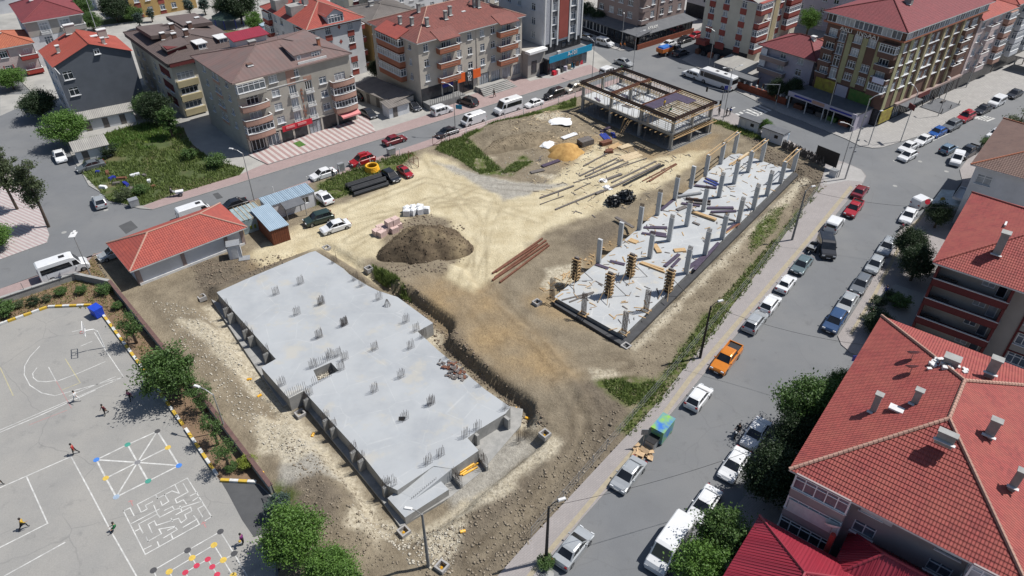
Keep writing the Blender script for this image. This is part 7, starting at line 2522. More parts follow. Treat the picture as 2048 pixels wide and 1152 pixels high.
def car(kind, px, heading, color, label, name=None, z=0.0, group=None, extra=None, s=1.0):
 S = car_spec(kind)
 p = G(px[0], px[1], .75)
 nm = name or {'sedan': 'sedan', 'oldsedan': 'sedan', 'coupe': 'coupe', 'hatch': 'hatchback', 'suv': 'suv', 'wagon': 'estate_car', 'pickup': 'pickup_truck', 'mpv': 'minivan', 'van': 'panel_van', 'smallvan': 'small_van', 'minibus': 'minibus', 'bus': 'bus', 'bigvan': 'delivery_van'}[kind]
 e = empty(nm, (p.x, p.y, z), R(heading))
 e.scale = (s, s, s)
 cat = {'minibus': 'minibus', 'bus': 'bus', 'pickup': 'pickup truck', 'van': 'van', 'smallvan': 'van', 'bigvan': 'van', 'mpv': 'minivan'}.get(kind, 'car')
 tag(e, label, cat, group or ('vehicles on and along the streets'))
 ob('body', S['body'], [PAINT[color], MATS['trim_black']] if kind in ('minibus', 'bus', 'van') else PAINT[color], e)
 ob('window', S['glass'], 'car_glass', e)
 t, m = wheel_mesh(S['r'])
 for w in S['wheels']:
  o = ob('wheel', t, 'tyre', e, w)
  ob('rim', m, 'rim', o)
 for q in S['head']:
  ob('headlight', HEAD, 'lamp_clear', e, q)
 for q in S['tail']:
  ob('taillight', TAIL, 'lamp_red', e, q)
 for q in S['mirror']:
  ob('mirror', MIRR, PAINT[color] if kind not in ('bus', 'van') else 'trim_black', e, q)
 w = S['W']
 if w not in BUMP:
  BUMP[w] = MB().box((0, 0, 0), (.08, w - .3, .2)).mesh('bumper')
 for x, zz in S['bump']:
  ob('bumper', BUMP[w], 'trim_black' if color not in ('white', 'silver') or kind in ('van', 'minibus', 'bus') else PAINT[color], e, (x, 0, zz))
 if 'PL' not in BUMP:
  BUMP['PL'] = MB().box((0, 0, 0), (.03, .5, .11)).mesh('number_plate')
 for sg in (1, -1):
  ob('number_plate', BUMP['PL'], 'plate_white', e, (sg * (S['L'] / 2 + .04), 0, .44))
 if 'bed' in S:
  ob('cargo_bed', S['bed'], 'trim_black', e)
 if extra == 'box':
  b = MB()
  b.box((-.2, 0, S['H'] + .22), (1.5, .8, .3), top=.9)
  b.build('roof_box', PAINT[color] if color == 'red' else 'trim_black', e)
 if extra == 'rack':
  b = MB()
  for x in (-1, -.3, .4):
   b.box((x, 0, S['H'] + .1), (.05, 1.3, .04))
  for y in (-.62, .62):
   b.box((-.3, y, S['H'] + .16), (2.2, .05, .05))
  b.build('roof_rack', 'galvanised', e)
 return e
HL, HR, HX, HU = 38.5, 52.0, 131.0, 37.4
CARS = [
 # left street
 ('minibus', (128, 538), HL, 'white', 'white minibus nearest the schoolyard corner on the left street'),
 ('sedan', (229, 503), HL + 180, 'silver', 'silver sedan half hidden by the red tiled site building'),
 ('van', (388, 424), HL, 'white', 'white van behind the ridge of the red tiled site building'),
 ('sedan', (467, 408), HL + 180, 'black', 'black sedan by the tall street lamp next to the site cabins'),
 ('sedan', (646, 346), HL + 180, 'white', 'white sedan on the left street above the black pipes'),
 ('suv', (724, 320), HL + 180, 'red', 'bright red car with a red roof box on the left street', 'box'),
 ('sedan', (789, 278), HL, 'wine', 'dark red sedan driving alone on the left street'),
 ('sedan', (894, 263), HL + 180, 'dark', 'dark blue sedan beside the lamp with the sign, left street'),
 ('van', (947, 239), HL + 180, 'white', 'white panel van parked behind the dark blue sedan'),
 ('minibus', (1016, 216), HL + 180, 'white', 'white minibus parked between the panel van and a white old sedan'),
 ('oldsedan', (1068.5, 205), HL + 180, 'white', 'boxy old white sedan parked ahead of the black van'),
 ('mpv', (1108, 188), HL + 180, 'black', 'black minivan parked on the left street near the concrete frame'),
 ('mpv', (1146.6, 176), HL + 180, 'beige', 'beige minivan with roof rack beside the concrete frame', 'rack'),
 ('mpv', (884, 220), HL, 'white', 'white minivan at the far kerb below the beige block'),
 ('suv', (936, 202), 140, 'black', 'black off-roader parked by the wide steps'),
 ('sedan', (736.5, 225), -50, 'black', 'black sedan in the yard beside the row of sheds'),
 ('suv', (719.5, 190), 130, 'black', 'black off-roader deep in the yard behind the sheds'),
 ('hatch', (826, 211), -50, 'dark', 'dark car tucked between the shed and the beige block'),
 ('sedan', (119, 310), -55, 'white', 'white sedan coming down the left side street'),
 ('sedan', (180.5, 330), HL + 180, 'grey', 'grey sedan parked beside the small garden shed'),
 ('hatch', (197.7, 401), 125, 'silver', 'silver hatchback at the mouth of the side street by the garden'),
 ('hatch', (209, 72), -50, 'white', 'white car behind the grey house at the top left'),
 # on the site
 ('coupe', (646, 392), 130, 'white', 'white car on the grass between cabin and black pipes'),
 ('suv', (637, 436), 212, 'green', 'dark green off-roader on the sandy ground by the cabins'),
 ('sedan', (670.5, 451), 214, 'white', 'white sedan on the sandy ground beside the green off-roader'),
 ('hatch', (781, 350), -50, 'black', 'black car parked at the end of the black pipe stack'),
 ('pickup', (810, 341), -52, 'red', 'small red pickup next to the site gate', None, .7),
 # upper crossing
 ('mpv', (1210, 85), -42, 'white', 'white minivan waiting at the upper crossing by the restaurant'),
 ('sedan', (1175.5, 74), -42, 'silver', 'silver sedan parked in front of the teal shop side street'),
 ('sedan', (1150.6, 63), -42, 'black', 'black car parked behind the silver sedan in the far side street'),
 ('sedan', (1248, 123), -44, 'silver', 'silver sedan driving across the upper crossing'),
 ('mpv', (1217, 142), 42, 'white', 'white minivan partly hidden behind the concrete frame'),
 ('sedan', (1337, 87), 218, 'white', 'white sedan parked by the brick restaurant wall'),
 ('sedan', (1369.4, 78), 218, 'black', 'black sedan parked behind the white one at the restaurant'),
 ('hatch', (1391, 70), 218, 'red', 'bright red car at the end of the restaurant wall'),
 ('sedan', (1362, 104), 40, 'dark', 'dark sedan beside the tractor trailer'),
 ('mpv', (1384, 148), 131, 'white', 'white minivan in front of the white bus'),
 ('bus', (1434, 164), 131, 'white', 'white coach with black windows on the cross street'),
 # right street, upper part
 ('sedan', (1817.5, 292), HU + 180, 'white', 'white sedan first in the row beyond the corner plaza'),
 ('hatch', (1815.8, 310), HU + 180, 'white', 'white hatchback driving alone below the parked white sedan'),
 ('sedan', (1848, 278), HU + 180, 'white', 'white sedan second in the row, before the blue hatchback'),
 ('hatch', (1875.4, 263), HU + 180, 'blue', 'bright blue hatchback in the row along the plaza'),
 ('suv', (1904, 250), HU + 180, 'grey', 'grey off-roader between the blue hatchback and the red one'),
 ('suv', (1932, 233), HU + 180, 'red', 'red off-roader with black roof box along the plaza', 'box'),
 ('sedan', (1967, 217), HU + 180, 'black', 'black sedan parked behind the red off-roader'),
 ('mpv', (1993.8, 203), HU + 180, 'white', 'boxy white minivan far up the right street'),
 ('sedan', (2030, 186), HU + 180, 'black', 'black sedan at the right edge beyond the white minivan'),
 ('hatch', (1897.5, 296), HU, 'steel', 'blue-grey hatchback driving in the middle of the right street'),
 ('smallvan', (1914, 318), 234, 'white', 'small white van rounding the corner by the brown roof'),
 ('pickup', (1936, 303), HU + 180, 'black', 'black pickup behind the small white van'),
 ('sedan', (1993, 266), HU + 180, 'white', 'white car half hidden by the brown roof'),
 # right street, left kerb from the crossing downwards
 ('sedan', (1721, 381), HR, 'wine', 'dark red sedan nearest the crossing on the site side'),
 ('pickup', (1707.7, 416), HR + 180, 'red', 'red pickup parked behind the dark red sedan', None, .92),
 ('mpv', (1669.8, 447), HR, 'white', 'white minivan parked below the red pickup'),
 ('mpv', (1653, 494), 258, 'black', 'black van driving down the right street', None, 1.12),
 ('sedan', (1604.7, 527), HR + 180, 'teal', 'green-grey sedan with a small trailer by the fence'),
 ('oldsedan', (1573, 565), HR, 'white', 'boxy white sedan parked below the green-grey one'),
 ('hatch', (1540.4, 606), HR, 'white', 'white hatchback parked nose to tail with a silver estate'),
 ('wagon', (1511, 641), HR, 'silver', 'silver estate car parked above the orange pickup'),
 ('pickup', (1453, 716), HR + 180, 'orange', 'shiny orange pickup truck on the site side of the right street'),
 ('hatch', (1398, 792), HR, 'white', 'white hatchback parked between orange pickup and bins'),
 ('sedan', (1257.6, 946), HR + 180, 'silver', 'silver sedan parked below the blue and green bin'),
 ('sedan', (1147, 1092), HR, 'silver', 'silver sedan parked by the dark lamp post at the bottom'),
 # right street, right kerb
 ('smallvan', (1844.7, 404), 30, 'white', 'white small van at the tree-lined corner, rear to camera'),
 ('sedan', (1818, 429), HR + 180, 'white', 'white sedan parked beside the red motorcycle'),
 ('wagon', (1775, 491), HR + 180, 'silver', 'silver estate car topmost of the right-hand row'),
 ('hatch', (1750.6, 527), HR + 180, 'silver', 'pale silver hatchback second of the right-hand row'),
 ('wagon', (1722.7, 566), HR + 180, 'grey', 'grey estate car third of the right-hand row'),
 ('sedan', (1695, 603), HR + 180, 'silver', 'silver sedan with a sunshade fourth of the right-hand row'),
 ('suv', (1670, 641), HR + 180, 'navy', 'dark blue off-roader last of the right-hand row'),
 ('sedan', (1513, 864), HR + 180, 'white', 'white sedan parked beside the scooter rider'),
 ('sedan', (1470, 926), HR + 180, 'white', 'white sedan parked under the round dark trees'),
 ('sedan', (1410, 1006), HR + 180, 'white', 'white sedan parked ahead of the big white van'),
 ('bigvan', (1340, 1092), HR + 180, 'white', 'big white delivery van at the bottom edge'),
]
for c in CARS:
 kind, px, hd, col, lab = c[:5]
 car(kind, px, hd, col, lab, extra=c[5] if len(c) > 5 else None, s=c[6] if len(c) > 6 else 1.0)
# tractor with trailer at the upper crossing
p = G(1328, 110)
tr = empty('trailer', (p.x, p.y, 0), R(HL))
tag(tr, 'farm trailer with orange sides and blue tarpaulin at the upper crossing', 'trailer')
mat('tarp_blue', (.03, .14, .45), (.025, .11, .36), 2, .6)
mat('orange_side', (.55, .16, .03), (.42, .12, .03), 2, .6)
MB().box((0, 0, 1.0), (3.6, 2.0, .15)).build('bed', 'orange_side', tr)
for y in (-1, 1):
 MB().box((0, y, 1.45), (3.6, .1, .8)).build('side_board', 'orange_side', tr)
for x in (-1.8, 1.8):
 MB().box((x, 0, 1.45), (.1, 1.9, .8)).build('end_board', 'orange_side', tr)
MB().box((0, 0, 1.9), (3.5, 1.9, .5), top=.8).build('tarpaulin', 'tarp_blue', tr)
t_, m_ = wheel_mesh(.45)
for x in (-.6, .6):
 for y in (-.9, .9):
  w = ob('wheel', t_, 'tyre', tr, (x, y, .45))
  ob('rim', m_, 'rim', w)
p = p + Vector((math.cos(R(HL)), math.sin(R(HL)), 0)) * 3.9
tc = empty('tractor', (p.x, p.y, 0), R(HL))
tag(tc, 'small farm tractor pulling the orange and blue trailer', 'tractor')
MB().box((.7, 0, 1.0), (1.7, .7, .7), top=.9).build('bonnet', 'steel_grey', tc)
MB().box((-.6, 0, .9), (1.2, .8, .5)).build('rear_frame', 'trim_black', tc)
MB().box((-.6, 0, 1.35), (.5, .5, .35)).build('seat', 'trim_black', tc)
MB().tube([(.1, 0, 1.2), (-.1, 0, 1.75)], .03, 5).build('steering_column', 'trim_black', tc)
tb, mb2 = wheel_mesh(.7)
for y in (-.75, .75):
 w = ob('wheel', tb, 'tyre', tc, (-.6, y, .7))
 ob('rim', mb2, 'rim', w)
 w = ob('wheel', t_, 'tyre', tc, (1.2, y * .8, .45))
 ob('rim', m_, 'rim', w)
# motorcycles and scooters
def bike(px, heading, color, label, z=0.0):
 p = G(px[0], px[1], .4)
 e = empty('motorcycle', (p.x, p.y, z), R(heading))
 tag(e, label, 'motorcycle', 'motorcycles and scooters')
 t, m = wheel_mesh(.3)
 for x in (-.62, .66):
  w = ob('wheel', t, 'tyre', e, (x, 0, .3))
  w.scale = (1, .55, 1)
  ob('rim', m, 'rim', w)
 b = MB()
 b.bar((-.62, 0, .35), (.0, 0, .5), .18, .2).bar((0, 0, .45), (.35, 0, .8), .22, .22)
 b.build('frame', 'trim_black', e)
 MB().box((.12, 0, .78), (.5, .3, .24), top=.7).build('fuel_tank', color, e)
 MB().box((-.38, 0, .78), (.65, .28, .12)).build('seat', 'trim_black', e)
 MB().tube([(.66, 0, .3), (.48, 0, .95)], .05, 6).build('fork', 'galvanised', e)
 MB().tube([(.45, -.36, 1.0), (.45, .36, 1.0)], .03, 6).build('handlebar', 'trim_black', e)
 MB().box((.62, 0, .85), (.12, .18, .18)).build('headlight', 'lamp_clear', e)
 return e
bike((1803.5, 455), 40, PAINT['wine'], 'dark red motorcycle parked in the road beside a white sedan')
bike((1962.8, 290), 60, 'trim_black', 'black motorcycle behind the black pickup')
bike((1476, 864), HR + 180, PAINT['white'], 'white scooter ridden beside the parked white sedan')
bike((560, 276), 20, PAINT['red'], 'red motorcycle parked outside the red shop sign')
bike((1242, 140), -40, 'trim_black', 'dark motorcycle crossing by the concrete frame')
# small trailer behind the green-grey sedan
p = G(1622, 502)
e = empty('trailer', (p.x, p.y, 0), R(HR))
tag(e, 'small grey two wheeled box trailer behind the green-grey sedan', 'trailer')
MB().box((0, 0, .6), (1.6, 1.1, .1)).build('bed', 'steel_grey', e)
for y in (-.55, .55):
 MB().box((0, y, .8), (1.6, .05, .35)).build('side_board', 'steel_grey', e)
for x in (-.8, .8):
 MB().box((x, 0, .8), (.05, 1.05, .35)).build('end_board', 'trim_black', e)
MB().bar((-.8, 0, .5), (-1.5, 0, .45), .08).build('drawbar', 'steel_grey', e)
t_, m_ = wheel_mesh(.3)
for y in (-.62, .62):
 w = ob('wheel', t_, 'tyre', e, (0, y, .3))
 ob('rim', m_, 'rim', w)
# ================================================================ trees, shrubs, grass
def leaf_mat(n, c1, c2):
 m, nt, bs = base_mat(n)
 pos = _nd(nt, 'ShaderNodeNewGeometry')
 f = _ramp(nt, _noise(nt, pos.outputs['Position'], 1.1, 3), .3, .7)
 c = _mix(nt, f, c1, c2)
 c = _mix(nt, _math(nt, 'MULTIPLY', pos.outputs['Random Per Island'], .6), c, tuple(x * 1.35 for x in c1))
 tr = _nd(nt, 'ShaderNodeBsdfTranslucent')
 nt.links.new(c, tr.inputs[0])
 nt.links.new(c, bs.inputs['Base Color'])
 bs.inputs['Roughness'].default_value = .6
 mx = _nd(nt, 'ShaderNodeMixShader')
 mx.inputs[0].default_value = .3
 nt.links.new(bs.outputs[0], mx.inputs[1])
 nt.links.new(tr.outputs[0], mx.inputs[2])
 nt.links.new(mx.outputs[0], nt.nodes['Material Output'].inputs[0])
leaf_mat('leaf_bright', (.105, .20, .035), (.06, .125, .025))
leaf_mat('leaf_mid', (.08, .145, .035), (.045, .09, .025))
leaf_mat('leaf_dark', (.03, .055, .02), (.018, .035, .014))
leaf_mat('leaf_grey', (.085, .11, .05), (.05, .07, .032))
leaf_mat('leaf_blue', (.06, .095, .075), (.035, .06, .05))
leaf_mat('leaf_lime', (.20, .24, .03), (.14, .18, .03))
leaf_mat('grass_blade', (.15, .20, .055), (.10, .14, .04))
leaf_mat('grass_dry', (.20, .18, .07), (.12, .13, .045))
mat('bark', (.13, .10, .075), (.08, .06, .048), 4, .95, bump=.4, bscale=14)
def leaf_cloud(n_cl, per, rx, ry, rz_, leaf, seed, shell=.55, cz=0.0):
 rg = np.random.default_rng(seed)
 d = rg.normal(size=(n_cl, 3))
 d /= np.linalg.norm(d, axis=1)[:, None]
 r = (shell + (1 - shell) * rg.random(n_cl)) * (.82 + .36 * rg.random(n_cl))
 C = d * r[:, None] * [rx, ry, rz_]
 C[:, 2] += cz
 cr = (.16 + .2 * rg.random(n_cl)) * min(rx, rz_)
 P = np.repeat(C, per, 0) + rg.normal(size=(n_cl * per, 3)) * np.repeat(cr, per)[:, None] * [.75, .75, .5]
 N = len(P)
 a = rg.normal(size=(N, 3)) + [0, 0, .5]
 a /= np.linalg.norm(a, axis=1)[:, None]
 t = np.cross(a, rg.normal(size=(N, 3)))
 t /= np.linalg.norm(t, axis=1)[:, None]
 b = np.cross(a, t)
 s = leaf * (.6 + .8 * rg.random(N))[:, None]
 V = np.stack([P - t * s, P + b * s * .55, P + t * s, P - b * s * .55], 1).reshape(-1, 3)
 return np_mesh('crown', V, np.arange(N * 4).reshape(-1, 4))
CR = {'broad': [leaf_cloud(85, 130, 1, 1, .82, .048, k, .5) for k in (1, 2)], 'dense': [leaf_cloud(130, 130, 1, 1, .85, .042, k, .6) for k in (3, 4, 8)], 'sparse': [leaf_cloud(26, 75, 1, 1, 1.0, .065, k, .4) for k in (5, 6)],
      'poplar': [leaf_cloud(62, 110, .62, .62, 1.7, .05, k, .45) for k in (7,)], 'bush': [leaf_cloud(50, 70, 1, 1, .75, .07, k, .55) for k in (9, 10)], 'cone': [leaf_cloud(60, 80, .6, .6, 1.3, .06, 11, .5)]}
TR = []
for k in range(3):
 rgt = random.Random(k + 40)
 b = MB()
 b.tube([(0, 0, -.1), (.03, .02, .45), (-.02, .03, .8), (.02, 0, 1.0)], [.055, .042, .03, .012], 7)
 for q in range(6):
  a, z0 = q * 1.05 + rgt.random(), rgt.uniform(.4, .75)
  l = rgt.uniform(.18, .32)
  b.tube([(0, .02, z0), (l * .5 * math.cos(a), l * .5 * math.sin(a), z0 + .1), (l * math.cos(a), l * math.sin(a), z0 + .24)], [.022, .014, .006], 5)
 TR.append(b.mesh('trunk', True))
ti = 0
def tree(px, h, r, kind, leaf, label, name='tree', zb=None, trunk=.45, cat='tree', group='trees'):
 """px: foot of the trunk; h: height; r: crown radius"""
 global ti
 p = G(px[0], px[1], .1 if len(px) == 2 else px[2])
 z = .08 if zb is None else zb
 e = empty(name, (p.x, p.y, z), ti * 1.7)
 tag(e, label, cat, group)
 ti += 1
 ms = CR[kind]
 me = ms[ti % len(ms)]
 asp = {'poplar': 1.7, 'cone': 1.3, 'broad': .82, 'dense': .85, 'sparse': 1.0, 'bush': .75}[kind]
 o = ob('crown', me, 'leaf_' + leaf, e)
 ch = min(h * (1 - trunk * .5), r * asp * 2.2)
 o.scale = (r, r, ch / 2 / asp)
 o.location = (0, 0, h - ch / 2 * 1.02)
 if kind != 'bush':
  t = ob('trunk', TR[ti % 3], 'bark', e)
  t.scale = (min(h, 5.5) * .8, min(h, 5.5) * .8, h * .82)
 return e
TREES = [
 ((330, 735, 4.2), 6.2, 2.8, 'broad', 'mid', 'large leafy tree over the schoolyard kerb nearest the basketball end'), ((273, 686), 4.6, 1.5, 'sparse', 'mid', 'thin sparse tree in the bed just below the blue bin'), ((400, 790, 2.6), 4.0, 1.25, 'sparse', 'mid', 'slim tree just below the large schoolyard tree'),
 ((422, 853, 2.8), 4.0, 1.15, 'sparse', 'mid', 'slim tree in the bed beside the star of painted spots'), ((446, 905, 2.6), 3.8, 1.05, 'sparse', 'mid', 'slim tree in the bed beside the round clipped shrub'), ((583, 1064, 3.6), 5.4, 2.5, 'dense', 'bright', 'bright green tree by the gate at the bottom of the schoolyard'), ((662, 1136, 2.8), 4.4, 2.0, 'dense', 'bright', 'bright green tree at the bottom edge right of the schoolyard'),
 ((562, 1030), 2.6, 1.6, 'cone', 'blue', 'bluish spruce beside the schoolyard gate'), ((60, 372, 7.0), 12.5, 2.7, 'poplar', 'grey', 'tall thin grey-green tree at the left street corner'), ((0, 345, 6.5), 11.0, 2.8, 'poplar', 'grey', 'tall grey-green tree cut by the left edge'), ((-8, 500), 4, 2.6, 'broad', 'bright', 'leafy bush cut by the left edge below the tall tree'),
 ((88, 236), 5.2, 3.1, 'dense', 'dark', 'dark bushy tree left of the grey house'), ((142, 292), 6.0, 3.3, 'dense', 'bright', 'bright green tree in front of the grey house shed'), ((318, 250), 6.0, 2.7, 'dense', 'dark', 'dark tree right of the grey gable wall'), ((346, 276), 6.2, 2.4, 'cone', 'mid', 'pointed tree at the edge of the vegetable garden'), ((300, 236), 4.6, 2.4, 'dense', 'mid', 'leafy tree behind the vegetable garden'),
 ((28, 178), 4.4, 2.8, 'broad', 'bright', 'light green tree in front of the pink house'), ((236, 44), 6.5, 3.4, 'dense', 'dark', 'dark round tree by the small white house at the top'), ((170, 36), 5.5, 2.8, 'broad', 'mid', 'tree by the road at the top left behind the maroon roof'), ((188, 62), 4.6, 2.4, 'broad', 'mid', 'lower tree beside the pale lamp pole at the top left'), ((283, 58), 4.4, 1.7, 'cone', 'blue', 'bluish conifer behind the dark shingled roof'), ((270, 42), 3.6, 2.4, 'broad', 'mid', 'green bush in front of the mustard block'), ((305, 44), 3.6, 1.5, 'cone', 'blue', 'second bluish conifer behind the dark shingled roof'),
 ((382, 32), 4.5, 2.0, 'cone', 'blue', 'bluish conifer before the mustard block, left of two'), ((412, 30), 4.5, 2.2, 'cone', 'blue', 'bluish conifer before the mustard block, right of two'), ((484, 48), 9.0, 4.4, 'dense', 'dark', 'large dark tree in the small park at the top'), ((455, 40), 6.0, 2.6, 'dense', 'dark', 'dark tree at the left of the small park'), ((512, 66), 5.0, 2.2, 'broad', 'bright', 'light green tree beside the blue pavilion'), ((505, 90), 3.0, 1.6, 'sparse', 'mid', 'thin young tree in the small park'), ((757, 158), 4.2, 1.8, 'dense', 'dark', 'dark shrub tree between ochre building and beige block'),
 ((1165, 52), 5.5, 3.0, 'dense', 'dark', 'dark tree behind the tower at the far side street'), ((1195, 60), 4.5, 2.4, 'dense', 'dark', 'dark tree at the restaurant corner'), ((1612, 72), 6.5, 2.3, 'broad', 'bright', 'green tree peeking over the lilac house roof'), ((1580, 205), 4.8, 1.9, 'dense', 'dark', 'dark tree in the lilac house garden, right of two'), ((1548, 200), 4.2, 1.7, 'dense', 'dark', 'dark tree in the lilac house garden, left of two'), ((1529, 268), 2.8, 1.1, 'broad', 'bright', 'tiny green tree between the two white kiosks'),
 ((1622, 806, 5.0), 7.6, 3.0, 'dense', 'mid', 'big green street tree against the huge red roof'), ((1596, 862, 4.0), 5.8, 2.2, 'dense', 'dark', 'dark lower tree joining the big green street tree'), ((1552, 942, 4.2), 6.4, 2.6, 'dense', 'dark', 'round dark tree beside the parked white sedans'), ((1446, 1066, 4.0), 6.0, 2.4, 'broad', 'mid', 'leafy tree over the big white van at the bottom'), ((1408, 1128, 4.0), 5.6, 2.2, 'broad', 'bright', 'brighter tree at the bottom edge left of the crimson roof'), ((1683, 772, 4.0), 5.6, 1.5, 'dense', 'mid', 'slim tree at the left edge of the huge red roof'),
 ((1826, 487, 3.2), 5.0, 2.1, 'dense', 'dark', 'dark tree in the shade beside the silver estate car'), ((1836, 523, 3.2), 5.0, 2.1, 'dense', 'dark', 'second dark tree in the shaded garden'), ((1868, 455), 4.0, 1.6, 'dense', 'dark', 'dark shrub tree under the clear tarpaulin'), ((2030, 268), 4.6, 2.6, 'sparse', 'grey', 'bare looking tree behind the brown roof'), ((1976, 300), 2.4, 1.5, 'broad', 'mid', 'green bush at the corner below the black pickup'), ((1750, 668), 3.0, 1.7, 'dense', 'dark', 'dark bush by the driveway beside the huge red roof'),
]
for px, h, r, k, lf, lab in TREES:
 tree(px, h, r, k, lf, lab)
BUSH = [((125, 588), .8, 'mid'), ((167, 585), .8, 'mid'), ((211, 587), 1.0, 'mid'), ((68, 609), .75, 'dark'), ((236, 616), .7, 'mid'), ((14, 630), 1.5, 'mid'), ((40, 614), .7, 'grey'), ((95, 602), .6, 'grey')]
PLACE = ['left of the trio behind the yellow and white kerb', 'middle of the trio behind the yellow and white kerb', 'right of the trio behind the yellow and white kerb', 'dark one near the left end of the kerb', 'just right of the blue bin', 'large one cut by the left edge', 'low one near the left edge', 'low grey-green one under the school wall']
for (px, r, lf), pl in zip(BUSH, PLACE):
 tree(px, r * 1.3, r, 'bush', lf, 'schoolyard shrub, ' + pl, 'shrub', cat='shrub', group='shrubs')
for px, r, lf, pl in (((494, 932), 1.15, 'lime', 'round clipped yellow-green shrub at the schoolyard corner'), ((464, 938), .8, 'mid', 'low green shrub left of the round clipped one'), ((438, 334), 2.2, 'mid', 'round shrub below the beige block'), ((381, 318), 1.6, 'mid', 'shrub in the middle of the wild garden'), ((218, 312), 2.0, 'dark', 'dark shrub beside the small garden shed'), ((250, 398), 1.6, 'grey', 'grey-green shrub at the lower tip of the wild garden'),
                      ((285, 388), 1.5, 'mid', 'shrub near the litter bin at the garden edge'), ((1799, 616), 1.7, 'mid', 'round shrub in the pale gravel garden'), ((1780, 600), 1.2, 'dark', 'dark shrub left of the pale gravel garden'), ((1745, 640), 1.5, 'dark', 'dark shrub by the walker on the pavement'), ((1092, 1130), 1.0, 'mid', 'weedy tuft round the dark lamp post'), ((1758, 612), 1.3, 'dark', 'hedge shrub by the blue-dressed walker')):
 tree(px, r * 1.1, r * .8, 'bush', lf, pl, 'shrub', cat='shrub', group='shrubs')
def grass(px, n, h, m, label, seed=1, z=None, w=.09):
 pts = scatter(W2(px), n, seed)
 rg = np.random.default_rng(seed)
 k = fbm(pts[:, 0], pts[:, 1], .35, 3, seed + 5)
 pts = pts[k > -.12]
 N = len(pts)
 zz_ = terrain_h(pts[:, 0], pts[:, 1]) if z is None else np.full(N, z)
 a = rg.random(N) * 6.28
 hh_ = h * (.4 + .9 * rg.random(N))
 dx, dy = np.cos(a) * w, np.sin(a) * w
 lean = rg.normal(size=(N, 2)) * .18
 V = np.stack([np.stack([pts[:, 0] - dx, pts[:, 1] - dy, zz_ - .03], 1), np.stack([pts[:, 0] + dx, pts[:, 1] + dy, zz_ - .03], 1), np.stack([pts[:, 0] + lean[:, 0], pts[:, 1] + lean[:, 1], zz_ + hh_], 1)], 1).reshape(-1, 3)
 stuff(ob('grass', np_mesh('grass', V, np.arange(N * 3).reshape(-1, 3)), m), label, 'grass')
GARDEN = [(164, 347), (218, 402), (266, 413), (288, 412), (341, 393), (480, 351), (490, 338), (424, 322), (380, 285), (368, 258), (300, 245), (252, 256), (178, 279), (168, 322)]
mat('garden_soil', (.085, .115, .035), (.06, .08, .028), .6, .95, bump=.3, bscale=8, c3=(.15, .125, .065), fine=.3)
slab_px('garden', GARDEN, .09, .13, 'garden_soil')
grass(GARDEN, 16000, .5, 'grass_blade', 'rough green grass of the wild garden', 3, .13, .1)
grass([(178, 279), (300, 250), (366, 262), (300, 300), (215, 305)], 3500, .5, 'leaf_bright', 'bright green leafy crops in the upper garden', 33, .13, .13)
mat('vegetable_leaf', (.22, .30, .03), (.15, .22, .03), 2, .8, fine=.3)
slab_px('vegetable_patch', [(270, 276), (310, 262), (332, 272), (296, 288)], .1, .16, 'vegetable_leaf')
slab_px('vegetable_patch', [(240, 362), (292, 348), (304, 362), (268, 380)], .1, .15, 'garden_soil')
grass([(885, 284), (925, 276), (960, 300), (1005, 340), (960, 348), (915, 318), (870, 300)], 5200, .4, 'grass_blade', 'green weeds beside the site gate', 4)
grass([(925, 272), (1050, 232), (1152, 197), (1152, 212), (1100, 224), (1000, 255), (930, 284)], 4200, .5, 'grass_blade', 'green weeds along the left street fence', 5)
grass([(1030, 325), (1052, 310), (1066, 324), (1022, 350), (1000, 345)], 1200, .35, 'grass_blade', 'weeds below the sand heap', 15)
grass([(1630, 385), (1645, 378), (1500, 575), (1330, 801), (1262, 875), (1240, 860), (1310, 770), (1400, 645), (1480, 555)], 4200, .34, 'grass_blade', 'weeds along the right street fence', 6)
grass([(1200, 765), (1250, 758), (1325, 765), (1320, 795), (1260, 815), (1218, 790)], 1700, .36, 'grass_blade', 'green weed patch by the fence above the bins', 7)
grass([(640, 368), (720, 332), (790, 312), (830, 305), (785, 345), (690, 392), (630, 412)], 5000, .42, 'grass_blade', 'grass around the black pipes', 8)
grass([(745, 532), (800, 565), (822, 592), (790, 578), (750, 552)], 1400, .7, 'grass_blade', 'green weeds in the bank under the soil heap', 9)
grass([(1495, 475), (1540, 420), (1572, 410), (1550, 462), (1500, 512)], 600, .25, 'grass_blade', 'weeds between column slab and fence', 10)
grass([(1432, 240), (1500, 265), (1560, 290), (1500, 275), (1425, 246)], 1500, .5, 'grass_blade', 'weeds behind the kiosks', 11)
grass([(0, 612), (150, 562), (186, 515), (222, 576), (255, 626), (330, 735), (300, 735), (210, 622), (97, 612), (0, 645)], 3000, .22, 'grass_dry', 'patchy grass in the schoolyard beds', 12, .05)
slab_px('grass_verge', [(190, 44), (268, 30), (275, 42), (200, 52)], .09, .13, 'garden_soil')
slab_px('park_lawn', [(430, 60), (500, 62), (560, 70), (540, 95), (505, 100), (470, 72)], .1, .13, 'garden_soil')
slab_px('gravel_garden', [(1745, 600), (1790, 570), (1850, 590), (1800, 690), (1760, 680)], .1, .13, 'yard_concrete')
